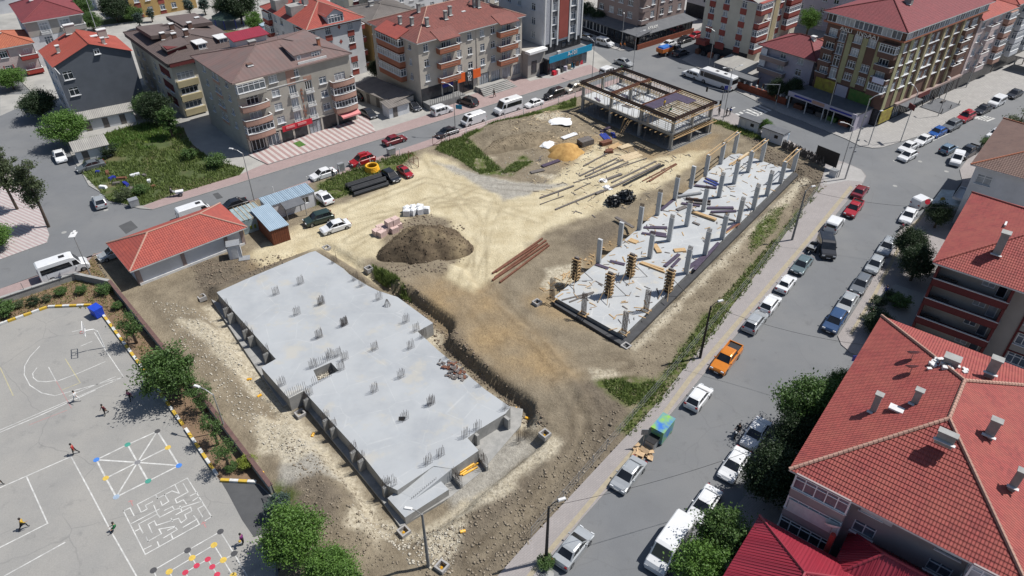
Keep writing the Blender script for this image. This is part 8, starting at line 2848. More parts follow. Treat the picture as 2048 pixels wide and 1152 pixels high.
# ================================================================ street furniture and site equipment
def box_thing(name, px, size, rz, m, label, cat, z=.11, group=None, parts=()):
 p = G(px[0], px[1], z)
 e = empty(name, (p.x, p.y, z), R(rz))
 tag(e, label, cat, group)
 MB().box((0, 0, size[2] / 2), size).build('body', m, e)
 for nm, c, s, mm in parts:
  MB().box(c, s).build(nm, mm, e)
 return e
def lamp(px, h, az, label, arm=1.6, m='galvanised', r=.09, z=.11, heads=1):
 p = G(px[0], px[1], z)
 e = empty('street_lamp', (p.x, p.y, z), R(az))
 tag(e, label, 'street lamp', 'street lamps and poles')
 MB().tube([(0, 0, -.1), (0, 0, h)], [r, r * .6], 7).build('pole', m, e)
 for k in range(heads):
  s = 1 - 2 * k
  MB().tube([(0, 0, h - .1), (arm * .5 * s, 0, h + .35), (arm * s, 0, h + .5)], .045, 5).build('arm', m, e)
  MB().box((s * (arm + .25), 0, h + .52), (.75, .28, .12), top=.8).build('lamp_head', 'gutter_white', e)
 return e
lamp((509.5, 405), 8.6, 165, 'tall street lamp by the site cabins on the left street')
L2 = lamp((911, 268), 9.2, 165, 'tall street lamp with small blue-green sign on the left street')
MB().box((-.9, 0, 5.4), (1.2, .06, .8)).build('sign', 'sign_teal', L2)
for px, h, az, lab, kw in [
 ((1184, 157), 8, 130, 'thin street lamp in front of the teal shop', {}), ((1265, 145), 8.5, 20, 'street lamp behind the concrete frame at the upper crossing', {}), ((1243, 92), 7, 90, 'grey pole with wires before the restaurant', dict(arm=.5)), ((1418, 134), 8, 150, 'street lamp in front of the cream and red block', {}),
 ((1446, 240), 10, 20, 'double headed lamp by the zebra crossing', dict(heads=2)), ((1677, 354), 9, 160, 'street lamp at the site corner of the crossing', {}), ((1690, 358), 14, 20, 'tallest pole with brackets at the site corner', dict(r=.13)), ((1801, 283), 9.5, 100, 'lamp post with red sign on the corner plaza', {}), ((1876, 232), 7, 100, 'lamp post beside the grey plaza deck', dict(arm=.6)),
 ((1932, 175), 9, 100, 'tall lamp post far up the plaza', {}), ((183, 555), 6.5, 100, 'grey lamp post with solar panel behind the white minibus', dict(arm=.3)), ((452, 862), 5.5, 160, 'schoolyard lamp on a thin pole by the boundary wall', {}), ((196, 68), 8, 120, 'pale lamp pole behind the grey house', dict(r=.12)), ((1737, 290), 6, 20, 'plain thin post at the plaza corner', dict(arm=.2)), ((1650, 245), 8, 150, 'thin pole before the market front', dict(arm=.3))]:
 e = lamp(px, h, az, lab, **kw)
 if 'solar' in lab:
  MB().box((0, 0, 6.9), (1.3, .8, .06)).build('solar_panel', 'gutter_white', e)
 if 'red sign' in lab:
  MB().box((.2, 0, 6.6), (1.6, .15, .9)).build('sign', 'p_maroon', e)
 if 'brackets' in lab:
  for z_ in (5, 7, 9, 11):
   MB().box((.25, 0, z_), (.5, .12, .25)).build('bracket', 'steel_grey', e)
for px, h, m, lab in (((1584, 480), 8.2, 'dark_concrete', 'grey concrete lamp pole between column slab and fence'), ((857, 1133), 7.6, 'dark_concrete', 'grey concrete lamp pole at the bottom of the near slab'), ((1092, 1122), 7.8, 'black_metal', 'dark lamp pole on the pavement at the bottom'), ((1400, 716), 7.8, 'black_metal', 'dark lamp pole by the fence near the orange pickup')):
 p = terrain_z(*px) if px[0] != 1092 else G(*px, .11)
 lamp(px, h, 170 if px[0] < 1000 else 20, lab, arm=.9, m=m, r=.17, z=p.z)
# traffic lights
for px, az, lab in (((1549, 219), 180, 'traffic light on a bracket pole before the lilac house'), ((1438, 232), 150, 'traffic light on the site side of the zebra crossing')):
 p = G(px[0], px[1], .11)
 e = empty('traffic_light', (p.x, p.y, .11), R(az))
 tag(e, lab, 'traffic light')
 MB().tube([(0, 0, 0), (0, 0, 5.2)], .08, 6).build('pole', 'steel_grey', e)
 MB().tube([(0, 0, 5.1), (3.2, 0, 5.2)], .06, 6).build('arm', 'steel_grey', e)
 for x, z_ in ((3.2, 4.8), (.2, 2.6)):
  h_ = MB().box((x, 0, z_), (.3, .25, .95)).build('signal_head', 'black_metal', e)
  for k, mm in enumerate(('lamp_red', 'kerb_yellow', 'sign_green')):
   MB().box((x + .12, 0, z_ + .3 - k * .3), (.08, .18, .18)).build('lens', mm, h_)
# fences: posts are parts of one fence
def fence(px0, px1, step, h, m, label, wires=3, r=.035, zf=None, name='wire_fence'):
 a, c = G(*px0, .1), G(*px1, .1)
 e = empty(name, (a.x, a.y, .05))
 tag(e, label, 'fence')
 d = c - a
 n = max(2, int(d.length / step))
 me = MB().tube([(0, 0, -.2), (0, 0, h)], r, 6).mesh('post')
 for k in range(n + 1):
  ob('post', me, m, e, d * (k / n))
 for w in range(wires):
  z_ = h * (.95 - w * .32)
  MB().tube([(0, 0, z_), d + Vector((0, 0, z_))], .012, 4).build('wire', 'galvanised', e)
fence((1634, 384), (1502, 560), 2.6, 1.7, 'galvanised', 'wire fence on thin posts along the upper right street pavement')
fence((1498, 566), (1062, 1076), 2.6, 1.7, 'galvanised', 'wire fence on thin posts along the lower right street pavement')
fence((478, 411), (800, 312), 5.2, 1.5, 'white_paint', 'white fence posts along the left street beside the cabins', 0, .06)
fence((892, 284), (1150, 196), 4.6, 1.5, 'white_paint', 'white fence posts along the left street before the earth mound', 2, .06)
# brushwood fence, billboard, kiosks
a, c = G(1562, 296), G(1648, 334)
e = empty('brushwood_fence', (a.x, a.y, .1))
tag(e, 'dark woven brushwood fence behind the kiosks', 'fence')
d = c - a
rg = random.Random(6)
for k in range(26):
 b = MB()
 for q in range(7):
  t = (k + q / 7) / 26
  p = d * t
  b.bar((p.x + rg.uniform(-.15, .15), p.y + rg.uniform(-.15, .15), 0), (p.x + rg.uniform(-.25, .25), p.y + rg.uniform(-.25, .25), rg.uniform(1.1, 1.8)), .09)
 b.build('brush_bundle', 'wood_grey', e)
p = G(1648, 334)
e = empty('billboard', (p.x, p.y, .1), R(-52))
tag(e, 'dark back of a billboard at the site corner', 'billboard')
MB().box((0, 0, 1.9), (4.2, .12, 2.6)).build('panel', 'black_metal', e)
for x in (-1.6, 0, 1.6):
 MB().box((x, .12, 1.5), (.12, .12, 3.2)).build('support', 'steel_grey', e)
for px, lab in (((1500, 258), 'left'), ((1547, 281), 'right')):
 box_thing('electric_kiosk', px, (4.2, 1.9, 2.1), -48, 'w_white', 'white electric kiosk with dark roof, %s of the pair at the cross street' % lab, 'kiosk', group='electric kiosks',
              parts=[('roof', (0, 0, 2.2), (4.5, 2.3, .16), 'awning_grey'), ('door', (-1.0, -.97, 1.0), (.9, .06, 1.7), 'gutter_white'), ('grille', (.8, -.97, 1.3), (.7, .06, .6), 'black_metal')])
box_thing('meter_cabinet', (1568, 283), (1.0, .9, 1.5), -48, 'sheet_blue', 'small pale blue cabinet beside the right kiosk', 'cabinet', parts=[('lid', (0, 0, 1.54), (1.1, 1.0, .08), 'sheet_blue')])
box_thing('meter_cabinet', (683, 342), (1.1, .6, 1.5), HL, 'galvanised', 'grey street cabinet by the white sedan on the left street', 'cabinet', parts=[('plinth', (0, 0, .1), (1.2, .7, .2), 'old_concrete'), ('door', (0, -.32, .8), (.9, .04, 1.2), 'steel_grey')])
box_thing('meter_cabinet', (1666, 352), (1.2, .9, 1.1), -48, 'gutter_white', 'white cabinet at the foot of the corner lamp', 'cabinet', parts=[('lid', (0, 0, 1.13), (1.3, 1.0, .07), 'steel_grey')])
def bin_(px, s, rz, m, label, z=.11, lid=None):
 p = G(px[0], px[1], z)
 e = empty('waste_container', (p.x, p.y, z), R(rz))
 tag(e, label, 'waste container', 'waste containers')
 MB().box((0, 0, s[2] * .55), (s[0] * .92, s[1] * .86, s[2] * .9), top=1.08).build('body', m, e)
 MB().box((0, 0, s[2] * 1.04), (s[0], s[1], .08)).build('lid', lid or m, e)
 t, m2 = wheel_mesh(.3)
 for x in (-.4, .4):
  for y in (-.4, .4):
   w = ob('wheel', t, 'tyre', e, (x * s[0], y * s[1], .09))
   w.scale = (.3, .3, .3)
 return e
mat('bin_blue', (.015, .06, .48), (.012, .05, .4), 3, .5)
mat('bin_mixed', (.03, .14, .48), (.22, .42, .05), .9, .5)
bin_((197, 631), (1.5, 1.2, 1.3), -35, 'bin_blue', 'bright blue container at the corner of the schoolyard kerb', .03)
bin_((1322, 873), (2.6, 1.5, 2.0), HR, 'bin_mixed', 'large blue and green recycling container on the right street', 0)
bin_((1303, 893), (1.4, 1.1, 1.2), HR, 'steel_grey', 'grey litter container beside the recycling container', 0, 'black_metal')
bin_((783, 309), (1.4, 1.0, 1.2), HL, 'galvanised', 'galvanised litter container on the left street by the site gate')
bin_((270, 412), (1.4, 1.1, 1.2), HL, 'galvanised', 'galvanised litter container at the tip of the wild garden', .02)
p = G(1287, 908)
b = MB()
for k in range(16):
 M = Matrix.Translation((rg.uniform(-.9, .9), rg.uniform(-.7, .7), .05 + rg.random() * .5)) @ Matrix.Rotation(rg.random() * 6, 4, 'Z') @ Matrix.Rotation(rg.uniform(-.7, .7), 4, 'X')
 b.box((0, 0, 0), (rg.uniform(.5, 1.1), rg.uniform(.4, .8), .05), M=M)
mat('cardboard', (.48, .34, .2), (.4, .28, .17), 2, .85)
tag(b.build('cardboard_pile', 'cardboard', loc=(p.x, p.y, .03)), 'pile of flattened cardboard beside the litter container', 'cardboard')
def road_sign(px, m, label, z=.11, sq=False, h=2.2):
 p = G(px[0], px[1], z)
 e = empty('road_sign', (p.x, p.y, z))
 tag(e, label, 'sign')
 MB().tube([(0, 0, 0), (0, 0, h)], .04, 6).build('pole', 'galvanised', e)
 if sq:
  MB().box((0, 0, h), (.7, .06, .8)).build('plate', m, e)
 else:
  o = MB().lathe([(.42, -.03), (.42, .03)], (0, 0, 0), 12).build('plate', m, e, loc=(0, -.06, h))
  o.rotation_euler[0] = R(60)
road_sign((1845, 428), 'sign_red', 'round red road sign at the tree-lined corner')
road_sign((1875, 424), 'sign_yellow', 'round yellow sign beside the clear tarpaulin')
road_sign((1285, 893), 'steel_grey', 'grey rectangular sign on a post by the bins', sq=True)
road_sign((1448, 200), 'sign_blue', 'blue board on posts behind the concrete frame', .0, True, 2.6)
road_sign((1700, 745), 'sign_blue', 'small blue and white board at the driveway', sq=True)
# cabins
cab0 = G(520, 399, 2.6)
B = Bld('site_cabin', cab0.x + 3 * math.sin(R(38.5)) * .9, cab0.y - 3 * math.cos(R(38.5)) * .9, 38.5, 7.6, 2.9, 'white container cabin with pale blue ribbed roof on the site', 'cabin', seed=50)
B.wins('s', [6.0], [.95], 1.2, 1.1, '2', pane='pane_dark')
B.walls(0, 2.55, 'w_white')
B.slope_flat([(-.1, -.1, 2.6), (7.7, -.1, 2.6), (7.7, 3.0, 2.75), (-.1, 3.0, 2.75)], 'sheet_blue')
for k in range(24):
 MB().bar((.1 + k * .32, -.08, 2.63), (.1 + k * .32, 2.98, 2.78), .06, .05).build('roof_rib', 'sheet_blue', B.root)
for x in (.0, 2.5, 5.0, 7.5):
 B.band('s', x, x + .1, 0, 2.55, .04, 'steel_grey', 'post')
B.slope_flat([(2.0, -1.9, 2.2), (5.2, -1.9, 2.2), (5.2, 0, 2.6), (2.0, 0, 2.6)], 'awning_grey', 'porch_roof')
for x in (2.1, 5.1):
 MB().box((x, -1.8, 1.1), (.08, .08, 2.2)).build('porch_post', 'steel_grey', B.root)
q0, q1, q2 = G(540, 460, 2.7), G(575, 448, 2.7), G(497, 422, 2.7)
wv, dv_ = (q1 - q0), (q2 - q0)
B = Bld('site_cabin', q0.x, q0.y, math.degrees(bearing(q0, q1)) , wv.length, dv_.length, 'brown timber cabin with pale blue sheet roof on the site', 'cabin', seed=51)
mat('cabin_brown', (.18, .055, .025), (.13, .04, .02), 3, .7, fine=.25)
B.walls(0, 2.6, 'cabin_brown')
for k in range(int(wv.length / .32)):
 B.band('s', .06 + k * .32, .34 + k * .32, .1, 2.5, .03, 'cabin_brown', 'board')
B.slope_flat([(-.15, -.15, 2.65), (wv.length + .15, -.15, 2.65), (wv.length + .15, dv_.length + .15, 2.8), (-.15, dv_.length + .15, 2.8)], 'sheet_blue')
p = G(503, 452)
e = empty('polycarbonate_shelter', (p.x, p.y, 0), R(38.5))
tag(e, 'translucent sheet shelter between red tiled building and brown cabin', 'shelter')
for k in range(6):
 MB().box((-1.6 + k * .65, .4, 2.3), (.6, 4.4, .05)).build('roof_panel', 'tarp_clear', e)
 MB().box((-1.25 + k * .65, .4, 2.38), (.06, 4.6, .06)).build('batten', 'wood_pale', e)
MB().box((0, -1.8, 1.1), (3.6, .06, 2.1)).build('side_panel', 'tarp_clear', e)
for x in (-1.8, 1.9):
 for y in (-1.8, 2.6):
  MB().box((x, y, 1.15), (.1, .1, 2.3)).build('post', 'wood_pale', e)
for k in range(3):
 MB().box((-.6 + k * .6, -1.86, .9), (.3, .06, .6)).build('safety_vest', 'leaf_lime', e)
box_thing('toilet_cabin', (472, 512), (1.7, 1.5, 2.1), 20, 'w_white', 'small grey-white site toilet cabin beside the red tiled building', 'cabin', z=.02, parts=[('roof', (0, 0, 2.16), (1.85, 1.65, .1), 'galvanised'), ('door', (0, -.77, 1.0), (.8, .05, 1.8), 'gutter_white')] + [('post', (x, y, 1.05), (.08, .08, 2.1), 'steel_grey') for x in (-.84, .84) for y in (-.74, .74)])
o = MB().box((0, 0, .06), (1.5, 1.2, .1)).build('loose_board', 'galvanised', loc=G(489, 517), rz=R(15))
tag(o, 'loose metal sheet lying beside the toilet cabin', 'sheet')
# sheds
for px, sz, rz_, m, rm, lab in (((768, 196), (12.5, 5.0, 2.4), -42, 'w_greige', 'sheet_grey', 'row of sheds with dark lean-to roof between the two beige blocks'), ((792, 219), (4.6, 2.4, 2.2), 40, 'w_white', 'sheet_grey', 'small whitish shed at the end of the row of sheds'), ((214, 240), (9.5, 2.8, 2.3), 32, 'w_white', 'sheet_pale', 'low shed with corrugated roof at the foot of the grey house'), ((184, 303), (5.2, 3.2, 2.2), 35, 'w_white', 'sheet_pale', 'small garden shed with pale sheet roof by the grey sedan')):
 p = G(px[0], px[1], 1)
 e = empty('shed', (p.x, p.y, .1), R(rz_))
 tag(e, lab, 'shed', 'sheds')
 MB().box((0, 0, sz[2] / 2), sz).build('wall', m, e)
 b = MB()
 X, Y, Zt = sz[0] / 2 + .25, sz[1] / 2 + .35, sz[2]
 b.quad((-X, -Y, Zt + .05), (X, -Y, Zt + .05), (X, Y, Zt + .5), (-X, Y, Zt + .5), uv=[(0, 0), (2 * X, 0), (2 * X, 2 * Y), (0, 2 * Y)])
 b.quad((-X, -Y, Zt - .03), (X, -Y, Zt - .03), (X, -Y, Zt + .05), (-X, -Y, Zt + .05))
 b.build('roof', rm, e)
 for k in range(int(sz[0] / 3)):
  MB().box((-sz[0] / 2 + 1.4 + k * 3, -sz[1] / 2 - .01, 1), (1.0, .06, 1.9)).build('door', 'wood_grey', e)
# pavilion and blue booth in the park
p = G(460, 52)
e = empty('pavilion', (p.x, p.y, .1))
tag(e, 'open pavilion with teal roof in the small park', 'pavilion')
MB().lathe([(4.2, 2.4), (2.0, 3.4), (.1, 3.9)], (0, 0, 0), 8).build('roof', 'leaf_blue', e)
for k in range(8):
 MB().box((3.6 * math.cos(k * .785), 3.6 * math.sin(k * .785), 1.2), (.15, .15, 2.4)).build('post', 'sign_blue', e)
box_thing('booth', (533, 70), (2.2, 2.2, 2.6), 40, 'sheet_blue', 'small blue booth behind the white and red block', 'booth', parts=[('roof', (0, 0, 2.66), (2.4, 2.4, .12), 'sheet_blue')])
kerbs = [[(0, 650), (97, 615), (195, 611)], [(206, 630), (280.5, 731), (372, 859), (442, 962), (517, 966)]]
for i, ln in enumerate(kerbs):
 pts = GP(ln)
 e = empty('painted_kerb', pts[0])
 tag(e, ['yellow and white painted kerb along the top of the schoolyard', 'yellow and white painted kerb along the planting bed'][i], 'kerb')
 kb = MB().box((0, 0, .13), (.86, .3, .3)).mesh('kerb_block')
 n = 0
 for k in range(len(pts) - 1):
  d = pts[k + 1] - pts[k]
  for q in range(int(d.length / .9)):
   p = pts[k] + d.normalized() * (.45 + q * .9) - pts[0]
   ob('kerb_block', kb, 'kerb_yellow' if n % 2 else 'kerb_white', e, p, bearing(pts[k], pts[k + 1]))
   n += 1
def wall(px0, px1, h, m, cap, label, t=.3, rail=0):
 a, c = G(*px0, .05), G(*px1, .05)
 e = empty('boundary_wall', (a.x, a.y, 0), bearing(a, c))
 tag(e, label, 'wall')
 L = (c - a).length
 MB().box((L / 2, 0, h / 2), (L, t, h)).build('wall', m, e)
 n = int(L / 2.4)
 cm = MB().box((0, 0, 0), (L / n - .03, t + .14, .1)).mesh('coping_stone')
 for k in range(n):
  ob('coping_stone', cm, cap, e, ((k + .5) * L / n, 0, h + .05))
 for k in range(int(rail * L / 3)):
  MB().box((k * 3 + .5, 0, h + .6), (.06, .06, 1.1)).build('rail_post', 'steel_grey', e)
mat('coping_maroon', (.15, .085, .075), (.11, .065, .06), 2, .8, fine=.15)
wall((224, 574), (400, 792), 1.1, 'old_concrete', 'coping_maroon', 'low wall with maroon coping between schoolyard and site, upper part')
wall((401, 794), (546, 986), 1.1, 'old_concrete', 'coping_maroon', 'low wall with maroon coping between schoolyard and site, lower part')
wall((-60, 630), (150, 559), 1.0, 'old_concrete', 'kerb_stone', 'pale school wall with thin railing along the left street', .3, 1)
wall((152, 558), (222, 573), 1.0, 'old_concrete', 'kerb_stone', 'short return of the school wall beside the red tiled building')
a, c = G(549, 992), G(580, 1062)
e = empty('iron_gate', (a.x, a.y, .05), bearing(a, c))
tag(e, 'black iron gate at the corner of the schoolyard', 'gate')
L = (c - a).length
for z_ in (.2, 1.0, 1.9):
 MB().box((L / 2, 0, z_), (L, .06, .07)).build('rail', 'black_metal', e)
for k in range(int(L / .18)):
 MB().box((k * .18, 0, 1.05), (.035, .035, 1.9)).build('bar', 'black_metal', e)
# basketball hoop
p = G(209.7, 695.6)
q = G(*ZS(612, 450), 2.9)
e = empty('basketball_hoop', (p.x, p.y, .03), bearing(p, q))
tag(e, 'white basketball hoop on a bent pole in the schoolyard', 'basketball hoop')
L = (Vector((q.x, q.y)) - Vector((p.x, p.y))).length
MB().tube([(0, 0, 0), (0, 0, 2.6), (.3, 0, 3.0), (L, 0, 3.1)], .07, 7).build('pole', 'white_paint', e)
bb = MB()
for z_ in (2.8, 3.9):
 bb.box((L, 0, z_), (.06, 1.8, .07))
for y in (-.9, .9, -.3, .3):
 bb.box((L, y, 3.35), (.06, .07, 1.1))
bb.build('backboard_frame', 'white_paint', e)
MB().tube([(L + .3 + .23 * math.cos(t * .524), .23 * math.sin(t * .524), 3.0) for t in range(13)], .025, 5, cap=False).build('rim', 'sign_red', e)
# site gate leaves, litter in the wild garden, green mat, goods outside the shop
for px, rz_, lab in (((818, 322), -52, 'rusty open gate leaf at the site entrance, nearer the red pickup'), ((866, 292), 20, 'rusty open gate leaf at the site entrance, by the weeds')):
 p = G(*px)
 e = empty('gate_leaf', (p.x, p.y, .1), R(rz_))
 tag(e, lab, 'gate', 'site gate leaves')
 for x in (0, 1.6, 3.2):
  MB().box((x, 0, .9), (.07, .07, 1.8)).build('upright', 'wood_rust', e)
 for z_ in (.1, 1.75):
  MB().box((1.6, 0, z_), (3.2, .06, .06)).build('rail', 'wood_rust', e)
 MB().bar((0, 0, .1), (3.2, 0, 1.7), .05).build('brace', 'wood_rust', e)
for k in range(12):
 p = G(196 + (k * 37) % 120, 345 + (k * 23) % 40, .2)
 o = MB().box((0, 0, .2), (.8 + (k % 3) * .5, .6, .4), .3 * k, .8).build('junk_crate', ['sign_blue', 'wood_grey', 'white_sheet', 'wood_rust'][k % 4], loc=(p.x, p.y, .14))
 tag(o, '%s junk box in the wild garden, %s of three of its colour' % (['blue', 'grey', 'white', 'rusty'][k % 4], ORD[k // 4]), 'junk', '%s junk in the wild garden' % ['blue', 'grey', 'white', 'rusty'][k % 4])
o = MB().box((0, 0, .01), (2.2, 1.4, .02)).build('green_mat', 'sign_green', loc=G(599, 288, .27), rz=R(-48))
tag(o, 'green mat on the striped forecourt before the red shop sign', 'mat')
for k in range(8):
 p = G(1108 + k * 7.5, 151 - k * 3.2)
 o = MB().box((0, 0, .45), (.9, .8, .9), .2 * k, .85).build('goods_crate', ['sign_red', 'awning_white', 'shop_dark', 'w_lilac', 'wood_pale', 'sign_teal', 'wood_rust', 'sign_red'][k], loc=(p.x, p.y, .12), rz=R(40))
 tag(o, '%s of the goods crates outside the teal shop, counted from the left' % ['first', 'second', 'third', 'fourth', 'fifth', 'sixth', 'seventh', 'eighth'][k], 'crate', 'goods outside the shop')
box_thing('plaza_deck', (1880, 212), (7.5, 4.5, .12), HU, 'awning_grey', 'grey raised deck with little lamps on the corner plaza', 'deck', parts=[('bollard_lamp', (x, y, .5), (.12, .12, .9), 'black_metal') for x in (-3.4, 0, 3.4) for y in (-2, 2)] + [('bench', (2, .5, .3), (1.2, .5, .4), 'wood_grey')])
# overhead cables
for a, za, c, zc in (((1400, 716), 7.9, (1700, 800), 8.0), ((1584, 480), 8.3, (1870, 520), 8.5), ((1092, 1122), 7.9, (1500, 1000), 8)):
 p, q = G(*a, 0), G(*c, 0)
 pts = [p.lerp(q, t / 12) + Vector((0, 0, za + (zc - za) * t / 12 - 3.0 * (t / 12) * (1 - t / 12))) for t in range(13)]
 o = MB().tube([v - pts[0] for v in pts], .02, 4).build('overhead_cable', 'black_metal', loc=pts[0])
 tag(o, 'thin dark cable over the right street from the %s lamp pole' % {1400: 'dark fence side', 1584: 'grey concrete', 1092: 'bottom dark'}[a[0]], 'cable')
# ================================================================ people
def human(pose, seed=0):
 """one skinned body: joints posed, returned as a mesh with slots skin, top, trousers, shoes"""
 s = {'stand': (.0, .0, .15, -.15, 0), 'walk': (.35, -.35, -.4, .4, 0), 'run': (.7, -.6, -.8, .8, 0), 'sit': (1.5, 1.4, .5, .5, 0)}[pose]
 hip = .92 if pose != 'sit' else .5
 J = {'pel': (0, 0, hip), 'chest': (.03 if pose != 'run' else .12, 0, hip + .42), 'neck': (.05, 0, hip + .56), 'head': (.08, 0, hip + .72)}
 E = [('pel', 'chest'), ('chest', 'neck'), ('neck', 'head')]
 rad = {'pel': .14, 'chest': .155, 'neck': .055, 'head': .10}
 col = {}
 for sd, sy in (('l', 1), ('r', -1)):
  a = s[0] if sd == 'l' else s[1]
  kn = (.44 * math.sin(a), sy * .1, hip - .44 * math.cos(a))
  fx = -.15 if a < 0 else (.05 if pose != 'sit' else 0)
  an = (kn[0] + fx - (.12 if a < -.3 else 0), sy * .1, max(.07, kn[2] - .42))
  J.update({'k' + sd: kn, 'a' + sd: an, 't' + sd: (an[0] + .17, sy * .12, max(.04, an[2] - .03))})
  E += [('pel', 'k' + sd), ('k' + sd, 'a' + sd), ('a' + sd, 't' + sd)]
  rad.update({'k' + sd: .07, 'a' + sd: .045, 't' + sd: .04})
  b = s[2] if sd == 'l' else s[3]
  sh = (J['chest'][0], sy * .19, hip + .46)
  el = (sh[0] + .28 * math.sin(b), sy * .26, sh[2] - .28 * math.cos(b))
  bend = b + (.9 if pose in ('run', 'sit') else .3)
  wr = (el[0] + .25 * math.sin(bend), sy * .26, el[2] - .25 * math.cos(bend))
  hd = (wr[0] + .08 * math.sin(bend), sy * .26, wr[2] - .08 * math.cos(bend))
  J.update({'s' + sd: sh, 'e' + sd: el, 'w' + sd: wr, 'h' + sd: hd})
  E += [('chest', 's' + sd), ('s' + sd, 'e' + sd), ('e' + sd, 'w' + sd), ('w' + sd, 'h' + sd)]
  rad.update({'s' + sd: .065, 'e' + sd: .05, 'w' + sd: .035, 'h' + sd: .04})
  for f in range(5):
   y = sy * .26 + (f - 2) * .018 * sy
   l = (.05, .08, .09, .08, .06)[f]
   n_ = 'f%d%s' % (f, sd)
   J[n_] = (hd[0] + l * math.sin(bend + .3) + (.03 if f == 0 else 0), y, hd[2] - l * math.cos(bend + .3))
   E.append(('h' + sd, n_))
   rad[n_] = .009
 names = list(J)
 me = bpy.data.meshes.new('body')
 me.from_pydata([J[n] for n in names], [(names.index(a), names.index(b)) for a, b in E], [])
 o = bpy.data.objects.new('tmp', me)
 COL.objects.link(o)
 sk_ = o.modifiers.new('skin', 'SKIN')
 for k, n in enumerate(names):
  v = me.skin_vertices[0].data[k]
  v.radius = (rad[n], rad[n] * (1.25 if n in ('chest', 'pel') else 1))
  v.use_root = n == 'pel'
 o.modifiers.new('sub', 'SUBSURF').levels = 1
 dg = bpy.context.evaluated_depsgraph_get()
 out = bpy.data.meshes.new_from_object(o.evaluated_get(dg))
 bpy.data.objects.remove(o)
 P_ = np.array([J[n] for n in names])
 for pl in out.polygons:
  c = np.array(pl.center)
  n = names[int(np.argmin(np.linalg.norm(P_ - c, axis=1)))]
  pl.material_index = 0 if n in ('neck', 'head') or n[0] in 'wh' or n[0] == 'f' else (2 if n[0] == 'k' or n == 'pel' or (n[0] == 'a') else (3 if n[0] == 't' else 1))
  pl.use_smooth = True
 out.name = 'body'
 hz = J['head']
 hair = MB()
 hair.lathe([(.03, -.1), (.115, -.04), (.125, .04), (.1, .1), (.04, .135)], (hz[0] - .025, 0, hz[2] + .03), 10)
 return out, hair.mesh('hair', True)
POSES = {k: human(k) for k in ('stand', 'walk', 'run', 'sit')}
mat('skin', (.42, .26, .19), (.36, .22, .16), 6, .6)
mat('hair_dark', (.02, .015, .012), (.015, .01, .01), 6, .7)
CL = {}
def cloth(n, c):
 CL[n] = mat('cloth_' + n, c, tuple(x * .8 for x in c), 6, .9, coord='obj')
for n, c in (('white', (.6, .6, .6)), ('black', (.02, .02, .022)), ('maroon', (.14, .03, .04)), ('red', (.35, .03, .03)), ('yellow', (.5, .32, .03)), ('green', (.02, .16, .06)), ('purple', (.18, .03, .16)), ('blue', (.03, .06, .25)), ('orange', (.6, .18, .03)), ('grey', (.15, .15, .16)), ('pink', (.4, .1, .18))):
 cloth(n, c)
def person(px, pose, az, top, bottom, label, z=.0, s=1.0):
 p = G(px[0], px[1], z)
 e = empty('person', (p.x, p.y, z), R(az))
 e.scale = (s, s, s)
 tag(e, label, 'person', 'people')
 bm, hm = POSES[pose]
 ob('body', bm, [MATS['skin'], CL[top], CL[bottom], CL['black']], e)
 ob('hair', hm, 'hair_dark', e)
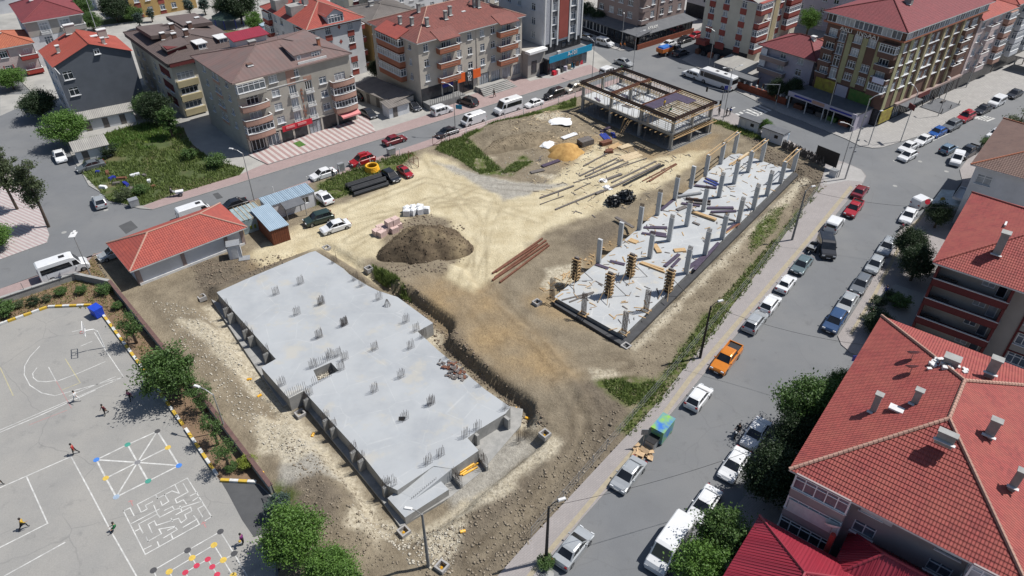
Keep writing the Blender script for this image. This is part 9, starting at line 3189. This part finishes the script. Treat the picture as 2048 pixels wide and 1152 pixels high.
for a in [((155, 802), 'run', -20, 'white', 'white', 'child in white running across the schoolyard', .03, .9), ((213, 829), 'walk', 240, 'maroon', 'black', 'child in dark maroon top on the schoolyard below the runner', .03, .9), ((152, 908), 'walk', 200, 'red', 'black', 'child in red and black near the painted corner line', .03, .9), ((50, 1058), 'run', 30, 'yellow', 'black', 'child in yellow top running at the lower left', .03, .9), ((234, 1060), 'sit', 220, 'green', 'black', 'child in dark green crouching on the white line', .03, .9),
          ((488, 1088), 'stand', 180, 'purple', 'black', 'child in purple holding a yellow ball by the spot game', .03, .9), ((263, 800), 'walk', 250, 'pink', 'black', 'child in pink in the shade of the large schoolyard tree', .03, .9), ((291, 782), 'stand', 200, 'blue', 'black', 'child in blue under the large schoolyard tree', .03, .9), ((2, 970), 'walk', 0, 'red', 'black', 'child in red at the left edge of the schoolyard', .03, .9),
          ((988.5, 194), 'walk', 200, 'black', 'black', 'woman in black walking past the wide steps', .12), ((667, 357), 'walk', 40, 'black', 'grey', 'person in black beside the white sedan on the left street', .12), ((345, 393), 'walk', 20, 'grey', 'black', 'person pushing a cart beside the wild garden', .12), ((1147, 138), 'walk', 230, 'black', 'black', 'person in black walking in front of the teal shop', .12), ((1168, 122), 'walk', 60, 'grey', 'black', 'person in grey at the corner by the teal shop', .12),
          ((1240, 98), 'walk', 0, 'orange', 'black', 'person in orange by the restaurant corner, left of two', .05), ((1248, 98), 'walk', 0, 'orange', 'grey', 'person in orange by the restaurant corner, right of two', .05), ((1328, 217), 'walk', 120, 'yellow', 'grey', 'worker bending over the purple formwork deck', 6.27), ((1341, 227), 'sit', 120, 'green', 'grey', 'worker in green on the near edge of the formwork deck', 6.27), ((1437, 230), 'walk', 200, 'black', 'black', 'pedestrian in black at the traffic light', .12),
          ((1452, 233), 'walk', 30, 'grey', 'black', 'pedestrian at the zebra crossing, left of two', .12), ((1459, 231), 'walk', 30, 'blue', 'black', 'pedestrian at the zebra crossing, right of two', .12), ((1768, 592), 'walk', 230, 'blue', 'blue', 'woman in blue walking on the right hand pavement', .12), ((1739, 637), 'walk', 230, 'black', 'grey', 'person in black walking below the woman in blue', .12), ((1476, 864), 'sit', 232, 'black', 'black', 'rider in black on the white scooter', .38), ((1242, 140), 'sit', -40, 'green', 'black', 'rider in green on the dark motorcycle', .38), ((1863, 208), 'walk', 20, 'black', 'grey', 'person standing by the plaza deck', .12), ((720, 340), 'stand', 0, 'grey', 'black', 'person in grey behind the red car with roof box', .12)]:
 person(*a)
p = G(479, 1082, 1.0)
tag(MB().lathe([(.01, -.13), (.1, -.08), (.13, 0), (.1, .08), (.01, .13)], (0, 0, 0), 10).build('ball', 'kerb_yellow', loc=(p.x, p.y, .95)), 'yellow ball held by the child in purple', 'ball')
p = G(361, 391, .1)
e = empty('handcart', (p.x, p.y, .12), R(20))
tag(e, 'pale handcart pushed along the garden pavement', 'cart')
MB().box((0, 0, .65), (1.1, .7, .4), top=1.1).build('tray', 'white_sheet', e)
MB().bar((-.5, 0, .7), (-1.0, 0, 1.0), .6, .05).build('handle', 'steel_grey', e)
t_, m_ = wheel_mesh(.3)
for y in (-.4, .4):
 w = ob('wheel', t_, 'tyre', e, (.1, y, .3))
 ob('rim', m_, 'rim', w)
